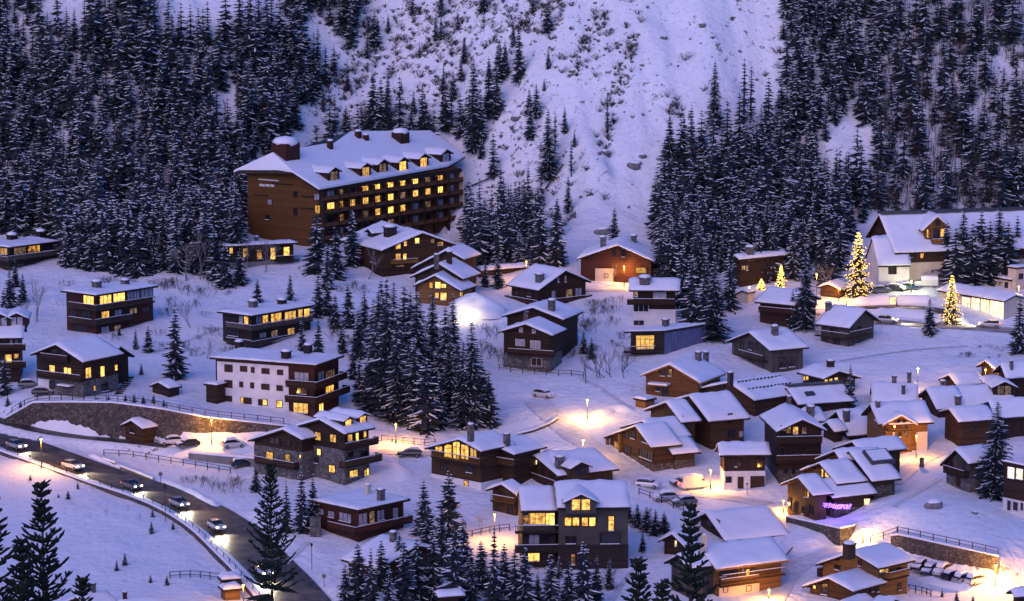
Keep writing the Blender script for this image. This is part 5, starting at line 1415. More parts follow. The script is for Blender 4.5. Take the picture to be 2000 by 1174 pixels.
for i in range(len(c)):
    k = 0.25 + 0.25 * abs(math.sin(i * 0.7)) * random.random()
    s = nrm(side[i] - c[i]); q = side[i]
    vs += [q - s * 2.1 + UP * 0.0, q - s * 1.6 + UP * k, q - s * 0.5 + UP * (k + .2), q + s * 0.3 + UP * 0.85, q + s * 0.5 + UP * 0.56]
for i in range(len(c) - 1):
    for k in range(4): fs.append((i * 5 + k, i * 5 + k + 1, i * 5 + 6 + k, i * 5 + 5 + k))
mb.add(vs, fs); mb.build('snow_ridge', SNOWR, par, smooth=True)
for i in range(0, len(side), 2):
    mb = MB(); mb.box(side[i] + UP * 0.95, (1, 0, 0), (0, 1, 0), UP, 0.12, 0.12, 1.1); mb.build('post', DARKM, par, fix=False)
mb = MB()
for i in range(0, len(side) - 2, 2): mb.bar(side[i] + UP * 1.4, side[i + 2] + UP * 1.4, 0.05, 4)
mb.build('rail', DARKM, par, fix=False)

# ================================================================ trees
def spruce_mesh(H, Rm, levels, per, seed, low=0.06, full=1.0, snow=0.6, seg=3, shape=0.8, sub=2, wk=1.0):
    rg = random.Random(seed)
    cr = MB(); sn = MB(); tr = MB()
    tr.bar((0, 0, -0.6), (0, 0, H * 0.55), 0.018 * H, 6, 0.011 * H); tr.bar((0, 0, H * 0.55), (0, 0, H * 0.995), 0.011 * H, 5, 0.01)
    for l in range(levels):
        f = low + (0.985 - low) * (l + rg.uniform(-0.35, 0.35)) / levels
        f = min(max(f, low), 0.985)
        zz = H * f; R = Rm * (1 - f) ** shape * (1.0 if f > 0.15 else 0.8 + f)
        n = max(3, int(per * (0.55 + 0.45 * (1 - f))))
        a0 = rg.uniform(0, 6.28)
        for k in range(n):
            a = a0 + 6.283 * k / n + rg.uniform(-0.35, 0.35)
            L = R * rg.uniform(0.55, 1.15) + 0.12
            dr = np.array([math.cos(a), math.sin(a), 0]); sd = np.array([-math.sin(a), math.cos(a), 0])
            w = (L * rg.uniform(0.16, 0.25) + 0.08) * wk; dp = rg.uniform(0.2, 0.48) * (0.6 + 0.6 * (1 - f))
            z0 = zz + rg.uniform(-0.2, 0.2) * H / levels
            pts = []
            for s in range(seg + 1):
                t = s / seg
                zc = z0 - dp * L * t * (1.15 - 0.35 * t)
                wl = w * (0.25 + 0.95 * math.sin(min(1.0, t * 1.15 + 0.12) * math.pi)) * (1.0 if s < seg else 0.0)
                c0 = dr * (L * t); pts.append((c0 + UP * zc, wl * rg.uniform(0.7, 1.3)))
            vs = []; fs = []
            for (p, wl) in pts:
                vs += [p - sd * wl - UP * (wl * rg.uniform(0.4, 0.9)), p + UP * 0.02, p + sd * wl - UP * (wl * rg.uniform(0.4, 0.9))]
            for s in range(seg):
                b = s * 3
                fs += [(b, b + 1, b + 4, b + 3), (b + 1, b + 2, b + 5, b + 4)]
            cr.add(vs, fs)
            for j in range(sub):
                t = rg.uniform(0.3, 0.95); sg = rg.choice((-1, 1)); zc = z0 - dp * L * t * (1.15 - 0.35 * t); b0 = dr * (L * t) + UP * zc
                e = nrm(dr * 0.7 + sd * sg * rg.uniform(0.5, 1.0) - UP * rg.uniform(0.1, 0.5)) * L * rg.uniform(0.2, 0.42); q = np.cross(e, UP); q = nrm(q) * np.linalg.norm(e) * 0.25
                cr.add([b0, b0 + e * 0.55 - q - UP * .04, b0 + e, b0 + e * 0.55 + q - UP * .04], [(0, 1, 2), (0, 2, 3)])
                if rg.random() < snow * 0.6: sn.add([b0 + e * .3 + UP * .05, b0 + e * 0.6 - q * .6 + UP * .05, b0 + e * .95 + UP * .05, b0 + e * 0.6 + q * .6 + UP * .06], [(0, 1, 2), (0, 2, 3)])
            if rg.random() < snow:
                vs = []; fs = []
                s0 = 1 if seg > 2 and rg.random() < 0.7 else 0
                for s in range(s0, seg + 1):
                    p, wl = pts[s]; wl = (wl * 0.36 + 0.02) * rg.uniform(0.4, 1.0); h2 = 0.05 + 0.012 * H * 0.3
                    vs += [p - sd * wl - UP * wl * 0.45 + UP * h2 * .6, p + UP * h2 * 1.5, p + sd * wl - UP * wl * 0.45 + UP * h2 * .6]
                m_ = len(vs) // 3
                for s in range(m_ - 1):
                    b = s * 3
                    fs += [(b, b + 1, b + 4, b + 3), (b + 1, b + 2, b + 5, b + 4)]
                sn.add(vs, fs)
    return tr, cr, sn
def mesh_of(mb, name, mat):
    me = bpy.data.meshes.new(name); me.from_pydata(mb.v, [], mb.f); me.materials.append(mat); return me
SPR = []
for i in range(6):
    H = 12.0
    t, c_, s_ = spruce_mesh(H, [2.9, 3.2, 2.5, 3.0, 2.4, 3.4][i], [26, 25, 27, 24, 28, 25][i], 9, 100 + i, snow=[0.3, 0.36, 0.25, 0.42, 0.34, 0.28][i], shape=[0.8, 0.75, 0.9, 0.8, 0.7, 0.85][i])
    SPR.append((H, mesh_of(t, 'spruce_trunk', BARK), mesh_of(c_, 'spruce_crown', NEEDLE), mesh_of(s_, 'spruce_snow', SNOWT)))
TALL = []
for i in range(4):
    t, c_, s_ = spruce_mesh(24.0, [4.6, 5.2, 4.2, 4.8][i], [50, 48, 52, 50][i], 11, 200 + i, snow=[0.22, 0.28, 0.2, 0.3][i], seg=4, shape=[0.8, 0.75, 0.85, 0.7][i], sub=5, wk=0.6)
    TALL.append((24.0, mesh_of(t, 'tall_trunk', BARK), mesh_of(c_, 'tall_crown', NEEDLE), mesh_of(s_, 'tall_snow', SNOWT)))
THIN = []
for i in range(2):
    t, c_, s_ = spruce_mesh(12.0, 1.25, 22, 5, 300 + i, low=0.2, snow=0.35, shape=0.5)
    THIN.append((12.0, mesh_of(t, 'thin_trunk', BARK), mesh_of(c_, 'thin_crown', NEEDLE), mesh_of(s_, 'thin_snow', SNOWT)))
NTREE = [0]
def place_tree(P, h, label, group, var=None, lib=SPR, wf=1.0, name='spruce_tree', cat='tree'):
    NTREE[0] += 1
    if lib is SPR and h > 14.5 and var is None: lib = TALL
    v_ = lib[(NTREE[0] * 7 + int(P[0] * 3)) % len(lib)] if var is None else lib[var]
    o = empty(name, P - UP * 0.1, label, cat, group, random.uniform(0, 6.28))
    k = h / v_[0]; wk = k * wf * random.uniform(0.9, 1.12)
    o.scale = (wk, wk, k)
    for nm, me in zip(('trunk', 'crown', 'snow'), v_[1:]):
        c_ = bpy.data.objects.new(nm, me); COL.objects.link(c_); c_.parent = o
        if nm != 'trunk': c_['kind'] = 'stuff'
    return o
def tree_px(x, yb, yt, label, group=None, **k):
    P = hit((x, yb)); s = F_PX / P[1]
    return place_tree(P, max(0.8, (yb - yt) / s), label, group, **k)

T1 = [(343, 738, 590, 'tall lone pine on the snow slope left of the white block', 0.85),
 (265, 682, 638, 'small fir left of a twin by the corner of the glowing corner apartment house', 1), (290, 688, 632, 'small fir right of its twin beside the glowing corner apartment house', 1),
 (233, 655, 632, 'tiny fir below the balconies of the glowing corner apartment house', 1), (276, 732, 706, 'little round fir beside the wide dark chalet', 1.2),
 (618, 532, 405, 'tall dark spruce before the orange gable corner of the hotel', 1), (565, 468, 372, 'spruce standing before the middle of the hotel gable', 1),
 (688, 520, 400, 'spruce overlapping the left balconies of the hotel', 1), (462, 520, 350, 'tall snowy spruce just left of the hotel gable', 1),
 (503, 595, 540, 'small fir left above the dark apartment house roof', 1), (567, 590, 532, 'small fir above the middle of the dark apartment house roof', 1),
 (622, 618, 525, 'slim fir right above the dark apartment house', 1), (680, 640, 545, 'fir between the dark apartment house and the big spruce cluster', 1),
 (590, 700, 620, 'fir covering the right end of the dark apartment house, left of two', 1), (622, 705, 612, 'fir covering the right end of the dark apartment house, right of two', 1),
 (1200, 472, 402, 'dark fir behind the broad brown chalet', 1), (1087, 520, 385, 'tall dark spruce left of the broad brown chalet', 1.2),
 (948, 560, 500, 'left of two pines beside the upper lamp', 1.1), (972, 562, 494, 'right of two pines beside the upper lamp', 1.1),
 (1395, 665, 490, 'big snowy spruce right of the blue panelled house', 1.1), (1350, 640, 505, 'spruce left of the big snowy one by the blue panelled house', 1),
 (1310, 560, 440, 'spruce behind the white and brown chalet', 1), (1572, 645, 470, 'spruce in front of the big star-lit lamp', 1),
 (1548, 640, 560, 'shorter spruce over the low hipped roof', 1.1), (1660, 795, 705, 'slim spruce among the old roofs beside the small lit cabin', 1),
 (1945, 972, 772, 'big snowy spruce standing beside the stone cottage at the right', 1.15), (1815, 652, 575, 'dark fir with a few lights left of the right illuminated fir', 1.1),
 (1990, 690, 575, 'dark spruce cut by the right edge before the glowing shop', 1.1), (1865, 560, 440, 'front left spruce of the group between hall and cream building', 1.3), (1898, 556, 430, 'front middle spruce of the group between hall and cream building', 1.3), (1932, 552, 425, 'front right spruce of the group between hall and cream building', 1.3), (1968, 548, 425, 'spruce behind the corner of the cream building', 1.3),
 (1848, 548, 428, 'leftmost spruce of the group between hall and cream building', 1),
 (1880, 545, 395, 'second spruce of the group between hall and cream building', 1), (1915, 540, 405, 'middle spruce of the group between hall and cream building', 1),
 (1950, 540, 392, 'fourth spruce of the group between hall and cream building', 1), (1985, 535, 415, 'rightmost spruce of the group between hall and cream building', 1),
 (1255, 1078, 1028, 'small snowy fir on the bank right of the modern grey house', 1), (1155, 700, 655, 'small fir beside the bare bush in the centre', 1), (1140, 690, 640, 'dark shrubby fir right of the dark double chalet', 1.3),
 (590, 1040, 905, 'spruce in front of the stone chalet, third from the left', 1), (560, 1040, 930, 'spruce in front of the stone chalet, second from the left', 1), (612, 1030, 915, 'spruce in front of the stone chalet, rightmost', 0.9),
 (500, 960, 905, 'low snowy fir in front of the left stone gable', 1.4),
 (725, 1190, 1060, 'twin-topped spruce before the chalet under the broad plain roof', 1.0), (790, 1190, 1045, 'dark spruce right of the twin-topped one at the bottom', 1.1),
 (828, 1050, 930, 'snowy spruce right of the red-brown flat-roofed chalet', 1.1), (877, 1050, 908, 'taller snowy spruce left of the lit path', 1.1), (888, 1185, 1008, 'tall dark spruce at the bottom below the lit path', 1.0),
 (845, 1170, 1022, 'spruce left of the tall dark one at the bottom', 1), (965, 1190, 1015, 'narrow spruce at the bottom before the lamp left of the modern grey house', 0.85), (920, 1180, 1060, 'lower spruce at the bottom left of the narrow one', 1.1),
 (1005, 1185, 1062, 'spruce below the left corner of the modern grey house', 1), (1140, 1190, 1045, 'spruce below the right half of the modern grey house', 1.05), (1092, 1130, 1080, 'small fir at the wall foot of the modern grey house', 1),
 (1050, 1180, 1110, 'little spruce at the bottom below the middle of the modern grey house', 0.9), (760, 1200, 1100, 'low spruce at the bottom between two taller ones', 1),
 (1840, 1166, 1146, 'tiny fir below the snowed-in cars, left of two', 1), (1868, 1178, 1150, 'tiny fir below the snowed-in cars, right of two', 1), (1900, 1185, 1158, 'fir tip at the bottom edge below the bright right lamp', 1),
 (655, 545, 432, 'spruce just left of the big hipped chalet', 1), (640, 565, 470, 'shorter spruce left below the big hipped chalet', 1),
 (1292, 545, 430, 'spruce at the foot of the right forest behind the timber and white chalet', 1), (1332, 600, 470, 'snowy spruce right of the timber and white chalet', 1), (1365, 565, 420, 'spruce at the forest foot above the big snowy one', 1), (1425, 605, 470, 'spruce right of the big snowy one by the blue panelled house', 1), (1442, 550, 430, 'spruce left of the dark white-shuttered chalet', 1), (1375, 650, 525, 'lower spruce left against the big snowy one', 1),
 (1482, 548, 440, 'spruce before the dark white-shuttered chalet', 0.9), (1505, 545, 428, 'spruce behind the small golden lit fir', 1), (1548, 545, 430, 'spruce right behind the small golden lit fir', 1), (1568, 525, 418, 'rearmost spruce left of the brightest upper lamp', 1), (1602, 545, 440, 'spruce right behind the brightest upper lamp', 1), (1622, 560, 455, 'spruce between brightest upper lamp and market hut', 1), (1640, 525, 415, 'spruce left behind the big illuminated fir', 1),
 (1228, 1020, 975, 'leftmost snowy shrub-fir of the hedge on the bank below the car park', 1.5), (1245, 1030, 980, 'second snowy shrub-fir of the hedge on the bank below the car park', 1.5), (1263, 1038, 985, 'third snowy shrub-fir of the hedge on the bank below the car park', 1.5), (1280, 1045, 990, 'fourth snowy shrub-fir of the hedge on the bank below the car park', 1.5), (1297, 1040, 995, 'rightmost snowy shrub-fir of the hedge on the bank below the car park', 1.5),
 (1190, 1150, 1085, 'shrubby fir on the bank at the bottom, right of the modern grey house', 1.2)]
for x, yb, yt, lab, wf in T1: tree_px(x, yb, yt, lab, wf=wf)
CL = [(815, 760, 560), (870, 770, 590), (740, 740, 560), (940, 815, 690), (810, 830, 650), (770, 740, 540), (757, 815, 528), (722, 800, 680), (802, 720, 560), (845, 740, 562), (885, 740, 565), (775, 825, 600), (832, 842, 690), (880, 815, 640), (922, 832, 618), (955, 832, 715), (702, 785, 690), (905, 835, 655), (790, 700, 548), (860, 835, 720), (735, 790, 600)]
for x, yb, yt in CL: tree_px(x, yb, yt, 'tall spruce of the dense central village cluster', 'dense spruce cluster in the village centre', wf=1.05)
for x, yb, yt in [(700, 700, 600), (668, 690, 620), (730, 690, 575), (712, 655, 560), (690, 740, 660), (655, 640, 570), (745, 660, 540), (640, 615, 545)]: tree_px(x, yb, yt, 'spruce left of the dense central cluster', 'spruces between apartments and central cluster', wf=1.1)
for x, yb, yt in [(700, 1170, 1080), (745, 1150, 1075), (815, 1175, 1070), (862, 1110, 1010), (905, 1120, 1030), (940, 1150, 1075), (985, 1160, 1080), (1025, 1185, 1085), (1075, 1185, 1100), (1110, 1190, 1110), (1165, 1180, 1105), (675, 1190, 1120), (780, 1130, 1060), (835, 1100, 1000)]: tree_px(x, yb, yt - 28, 'spruce of the belt along the bottom edge', 'spruce belt along the bottom', wf=1.15)
for x, yb, yt in [(20, 600, 520), (45, 590, 530), (8, 640, 560), (440, 560, 470), (470, 555, 480), (420, 545, 440), (10, 770, 690), (30, 560, 500)]: tree_px(x, yb, yt, 'spruce near the upper left houses', 'spruces near the upper left houses', wf=1.1)
SM = [(59, 938, 924), (133, 975, 955), (152, 955, 938), (298, 1010, 990), (296, 1042, 1014), (338, 1034, 1014), (244, 1104, 1076), (228, 1115, 1090), (294, 1138, 1118), (326, 1143, 1120), (114, 972, 962)]
for x, yb, yt in SM: tree_px(x, yb, yt, 'young fir on the bottom left snowfield', 'young firs on the lower left snowfield', wf=1.25)
HD = [(40, 795, 780), (15, 792, 772), (245, 782, 768), (262, 785, 766), (280, 787, 770), (300, 786, 768), (190, 783, 772), (212, 784, 770), (320, 792, 778)]
for x, yb, yt in HD: tree_px(x, yb, yt, 'hedge conifer atop the curved stone wall', 'conifers hedging the curved stone wall', wf=1.6)

# trees on and around the open slope
def inpoly(x, y, poly):
    c_ = False; j = len(poly) - 1
    for i in range(len(poly)):
        if (poly[i][1] > y) != (poly[j][1] > y) and x < (poly[j][0] - poly[i][0]) * (y - poly[i][1]) / (poly[j][1] - poly[i][1]) + poly[i][0]: c_ = not c_
        j = i
    return c_
MT = [(25, 290, 400, 140), (25, 220, 370, 200), (25, 65, 720, 280), (25, 140, 590, 280), (25, 175, 590, 400), (25, 20, 310, 180), (25, 435, 900, 530), (25, 1265, 640, 290), (25, 1040, 800, 560), (25, 1110, 790, 560), (25, 1150, 790, 510),
      (25, 480, 1175, 970), (25, 535, 1060, 870), (25, 335, 1080, 810), (25, 120, 1180, 970), (25, 265, 1150, 990), (25, 1025, 1150, 880), (25, 385, 1170, 910), (25, 200, 1160, 980), (25, 30, 1170, 900),
      (26, 515, 850, 640), (26, 900, 1015, 550), (26, 1010, 1000, 520), (26, 1275, 1010, 640), (26, 1185, 1005, 840), (26, 1590, 480, 270), (26, 1415, 300, 100), (26, 1010, 240, 100), (26, 930, 240, 120), (26, 1660, 1170, 560), (26, 690, 1000, 790), (26, 1780, 640, 420), (26, 1840, 880, 500), (26, 1910, 580, 330), (26, 1720, 1100, 700), (26, 1250, 440, 310), (26, 860, 250, 130), (26, 1110, 720, 600)]
for z, x, yb, yt in MT:
    a = zp(z, (x, yb)); b = zp(z, (x, yt))
    tree_px(a[0], a[1], b[1], 'spruce scattered on the open slope above the hotel', 'spruces scattered on the open slope', wf=0.85)
POLM = [(640, 240), (720, 90), (800, 20), (1100, 0), (1130, 150), (1120, 330), (960, 330), (905, 290), (760, 235)]
k_ = 0
while k_ < 34:
    x, y = random.uniform(620, 1140), random.uniform(0, 340)
    if inpoly(x, y, POLM):
        k_ += 1; tree_px(x, y, y - random.uniform(22, 80), 'spruce scattered on the open slope above the hotel', 'spruces scattered on the open slope', wf=random.uniform(.8, 1.1))
TH = [(25, 730, 655, 440), (25, 470, 760, 560), (25, 550, 880, 690), (25, 1410, 670, 280), (25, 1445, 620, 320), (26, 1430, 1000, 560), (26, 1495, 950, 600), (25, 400, 1050, 800)]
for z, x, yb, yt in TH:
    a = zp(z, (x, yb)); b = zp(z, (x, yt))
    tree_px(a[0], a[1], b[1], 'thin ragged conifer on the open snow slope', 'ragged thin conifers on the slope', lib=THIN, name='larch_tree')

# forest: the nearest trees are single things, the rest one mass
POLY = [([(-150, 110), (60, 70), (100, 60), (250, 75), (330, 80), (440, 60), (560, 70), (700, 65), (690, 120), (640, 160), (600, 220), (560, 300), (490, 330), (470, 470), (445, 525), (300, 545), (120, 520), (110, 470), (-150, 440)], 2.2, 'L'),
        ([(-150, -60), (70, -60), (80, 80), (-150, 100)], 2.8, 'L'), ([(170, -60), (215, -60), (290, -20), (300, 60), (180, 70)], 2.4, 'L'), ([(560, -60), (690, -60), (700, 60), (560, 60)], 2.3, 'L'),
        ([(600, 330), (640, 250), (760, 240), (900, 260), (900, 300), (640, 330)], 4.0, 'L'),
        ([(895, 330), (960, 330), (1010, 420), (1050, 470), (1060, 520), (930, 520), (905, 470)], 3.2, 'C'),
        ([(1530, -60), (1725, -60), (1725, 150), (1700, 300), (1690, 425), (1650, 500), (1560, 520), (1430, 535), (1290, 545), (1275, 460), (1300, 330), (1310, 300), (1400, 300), (1480, 270), (1530, 200), (1530, 100)], 2.35, 'R'),
        ([(1725, -60), (2150, -60), (2150, 400), (1700, 400), (1700, 300), (1725, 150)], 3.4, 'R'),
        ([(1700, 330), (2150, 300), (2150, 415), (1690, 415)], 3.0, 'R')]
cand = []
cell = {}
def near(p, r):
    k = (int(p[0] // 4), int(p[1] // 4))
    for a in range(-2, 3):
        for b in range(-2, 3):
            for q in cell.get((k[0] + a, k[1] + b), []):
                if (q[0] - p[0]) ** 2 + (q[1] - p[1]) ** 2 < r * r: return True
    return False
HOTEL_C = hit((680, 470))
for it in range(70000):
    x = random.uniform(-165, 165); y = random.uniform(630, 795)
    zz = float(height(x, y)); px = proj((x, y, zz))
    if float(vnoise(np.array([x / 11]), np.array([y / 16]), 31)[0]) < -0.32 and px[1] < 470: continue
    for poly, r, tagk in POLY:
        if inpoly(px[0], px[1], poly):
            if -12 < x - HOTEL_C[0] + 30 < 62 and y < 700 and px[0] > 480 and px[0] < 905 and px[1] > 320: break
            if not near((x, y), r):
                cell.setdefault((int(x // 4), int(y // 4)), []).append((x, y)); cand.append((x, y, zz, px, tagk, r))
            break
def vis(c): return -30 < c[3][0] < 2030 and c[3][1] > 0
cand.sort(key=lambda c: c[1])
n_single = 0; rest = []
LIMIT = 300 - NTREE[0]
for c_ in cand:
    if n_single < LIMIT and vis(c_):
        lab, grp = {'L': ('front spruce of the forest left of the hotel', 'front spruces of the left forest'),
                    'C': ('spruce in the forest strip right of the hotel', 'spruces right of the hotel'),
                    'R': ('front spruce of the forest right of the slope', 'front spruces of the right forest')}[c_[4]]
        place_tree(np.array(c_[:3]), random.choice([random.uniform(6.5, 10), random.uniform(10, 16), random.uniform(11, 15)]), lab, grp, wf=random.uniform(0.85, 1.15)); n_single += 1
    else: rest.append(c_)
LOW = []
for i in range(6):
    t, c2, s2 = spruce_mesh(12.0, [2.5, 2.9, 2.2, 2.6, 3.0, 2.3][i], 17, 7, 500 + i, sub=1, snow=0.28, seg=2, shape=0.72)
    LOW.append((t, c2, s2))
def joined(name, items, lib, mats, label):
    VS = []; LV = []; LS = []; MI = []; off = 0; lo = 0
    pre = []
    for (t, c2, s2) in lib:
        v = np.array(t.v + c2.v + s2.v); f = t.f + [[i + len(t.v) for i in q] for q in c2.f] + [[i + len(t.v) + len(c2.v) for i in q] for q in s2.f]
        ln = np.array([len(q) for q in f]); fl = np.array([i for q in f for i in q])
        mi = np.array([0] * len(t.f) + [1] * len(c2.f) + [2] * len(s2.f)); pre.append((v, fl, ln, mi))
    for k, (x, y, zz, h, w) in enumerate(items):
        v, fl, ln, mi = pre[k % len(pre)]
        a = random.uniform(0, 6.28); ca, sa = math.cos(a), math.sin(a); s = h / 12.0
        vv = np.stack([(v[:, 0] * ca - v[:, 1] * sa) * s * w + x, (v[:, 0] * sa + v[:, 1] * ca) * s * w + y, v[:, 2] * s + zz], 1)
        VS.append(vv); LV.append(fl + off); LS.append(ln); MI.append(mi); off += len(v)
    V = np.concatenate(VS); fl = np.concatenate(LV).astype(np.int32); ln = np.concatenate(LS); mi = np.concatenate(MI).astype(np.int32)
    me = bpy.data.meshes.new(name)
    me.vertices.add(len(V)); me.vertices.foreach_set('co', V.ravel())
    me.loops.add(len(fl)); me.loops.foreach_set('vertex_index', fl)
    me.polygons.add(len(ln)); me.polygons.foreach_set('loop_start', np.concatenate([[0], np.cumsum(ln)[:-1]]).astype(np.int32))
    for m in mats: me.materials.append(m)
    me.polygons.foreach_set('material_index', mi)
    me.update(calc_edges=True); me.validate()
    o = bpy.data.objects.new(name, me); COL.objects.link(o); o['kind'] = 'stuff'; o['label'] = label; o['category'] = 'forest'
    return o
joined('far_forest', [(c_[0], c_[1], c_[2] - 0.2, random.choice([random.uniform(5.5, 9), random.uniform(9, 13), random.uniform(11, 15.5)]), random.uniform(0.8, 1.2)) for c_ in rest], LOW, [BARK, NEEDLE, SNOWT], 'far spruce forest climbing both sides of the mountain')
print('TREES single', NTREE[0], 'rest', len(rest))

# bare deciduous trees and bushes
def bare_mesh(H, seed, trunks=1, spread=0.45, depth=4, r0=0.1):
    rg = random.Random(seed); mb = MB()
    def grow(p, d, L, r, k):
        q = p + d * L; mb.bar(p, q, r, 4 if k < 3 else 3, r * 0.65)
        if k == 0: return
        for i in range(rg.choice([2, 3, 3])):
            dd = nrm(d + np.array([rg.gauss(0, spread), rg.gauss(0, spread), rg.gauss(0.12, spread * 0.5)]))
            grow(p + d * L * rg.uniform(0.55, 1.0), dd, L * rg.uniform(0.6, 0.82), r * 0.6, k - 1)
    for i in range(trunks):
        d = nrm(np.array([rg.gauss(0, 0.22 * min(trunks - 1, 2)), rg.gauss(0, 0.22 * min(trunks - 1, 2)), 1.0]))
        grow(np.array([rg.gauss(0, 0.1 * trunks), rg.gauss(0, 0.1 * trunks), -0.3]), d, H * 0.3, r0, depth)
    return mb
BAREM = [mesh_of(bare_mesh(9, 40 + i, 2, 0.32, 5, 0.1), 'bare_tree', BIRCH) for i in range(3)]
BUSHM = [mesh_of(bare_mesh(3.2, 60 + i, 9, 0.32, 4, 0.035), 'bare_bush', TWIG) for i in range(3)]
def bare(x, yb, yt, label, lib, H0, name, cat, group=None, k=[0]):
    k[0] += 1
    P = hit((x, yb)); h = (yb - yt) * P[1] / F_PX
    o = bpy.data.objects.new(name, lib[k[0] % len(lib)]); COL.objects.link(o); o.location = tuple(P); o.rotation_euler = (0, 0, random.uniform(0, 6.28)); s = h / H0; o.scale = (s, s, s)
    tag(o, label, cat, group); return o
for x, yb, yt, lab in [(71, 628, 515, 'tall bare tree on the snow left of the glowing corner apartment house'), (48, 622, 560, 'shorter bare tree near the left edge behind the twin-dormer chalet'), (372, 640, 565, 'bare bushy tree right of the glowing corner apartment house'),
                       (480, 525, 440, 'bare birch before the left end of the hotel'), (520, 530, 430, 'bare birch before the hotel gable'), (720, 545, 455, 'bare tree before the big hipped chalet'), (395, 545, 420, 'slim bare birch at the forest edge, left of the long low building'), (362, 550, 430, 'slim bare birch at the forest edge above the bare bushes'), (405, 700, 640, 'thin bare tree left of the dark apartment house'), (1200, 560, 500, 'small bare tree in front of the broad brown chalet'), (1615, 570, 480, 'bare tree beside the big star-lit lamp'), (940, 1040, 985, 'bare tree left of the small railed-balcony chalet')]:
    bare(x, yb, yt, lab, BAREM, 9.5, 'bare_tree', 'tree')
for x, yb, yt, lab in [(1185, 736, 632, 'large bare bush standing in the snow right of the dark double chalet')]: bare(x, yb, yt, lab, BUSHM, 3.6, 'bare_bush', 'bush')
for x, yb, yt in [(365, 943, 915), (405, 950, 905), (440, 962, 920), (465, 945, 912), (388, 942, 915), (455, 950, 915)]: bare(x, yb, yt, 'small bare bush on the snow left of the stone chalet', BUSHM, 3.6, 'bare_bush', 'bush', 'bare bushes left of the stone chalet')
for x, yb, yt in [(300, 560, 530), (330, 562, 525), (420, 560, 530), (450, 565, 540), (385, 600, 570), (130, 560, 535), (150, 612, 590), (250, 610, 585), (410, 655, 620), (700, 625, 590), (660, 660, 620)]: bare(x, yb, yt, 'bare shrub on snow between the apartment houses', BUSHM, 3.6, 'bare_bush', 'bush', 'shrubs between the apartment houses')
for x, yb, yt in [(960, 660, 610), (945, 690, 640), (970, 700, 650), (1120, 630, 590), (1160, 615, 585), (1190, 610, 580)]: bare(x, yb, yt, 'snowy bare bush beside the dark chalets in the centre', BUSHM, 3.6, 'bare_bush', 'bush', 'bushes beside the central dark chalets')
for x, yb, yt in [(1560, 1010, 985), (1270, 1030, 985), (1290, 1045, 1000), (1255, 1015, 975), (1190, 1130, 1075), (1170, 1150, 1100), (1060, 1170, 1110)]: bare(x, yb, yt, 'bare bush on the bank below the car park', BUSHM, 3.6, 'bare_bush', 'bush', 'bushes on the bank below the car park')
for x, yb, yt in [(208, 1008, 985), (275, 1018, 995), (250, 998, 980), (180, 960, 944)]: bare(x, yb, yt, 'leafless sapling on the lower left snowfield', BAREM, 9.5, 'bare_tree', 'sapling', 'saplings on the lower left snowfield')

for i in range(46):
    x = random.choice([random.uniform(130, 440), random.uniform(310, 470), random.uniform(640, 720)]); y = random.uniform(548, 700)
    bare(x, y, y - random.uniform(16, 38), 'bare shrub on snow between the apartment houses', BUSHM, 3.6, 'bare_bush', 'bush', 'shrubs between the apartment houses')
for i in range(22):
    x = random.uniform(1110, 1230); y = random.uniform(590, 700)
    bare(x, y, y - random.uniform(16, 38), 'snowy bare bush beside the dark chalets in the centre', BUSHM, 3.6, 'bare_bush', 'bush', 'bushes beside the central dark chalets')
for i in range(16):
    x = random.uniform(1870, 1990); y = random.uniform(672, 705)
    bare(x, y, y - random.uniform(8, 18), 'bare bush on the bank below the upper road', BUSHM, 3.6, 'bare_bush', 'bush', 'bushes below the upper road')
for i in range(16):
    x = random.uniform(690, 1090); y = random.uniform(1100, 1168)
    bare(x, y, y - random.uniform(18, 45), 'bare bush among the spruces at the bottom', BUSHM, 3.6, 'bare_bush', 'bush', 'bushes among the bottom spruces')
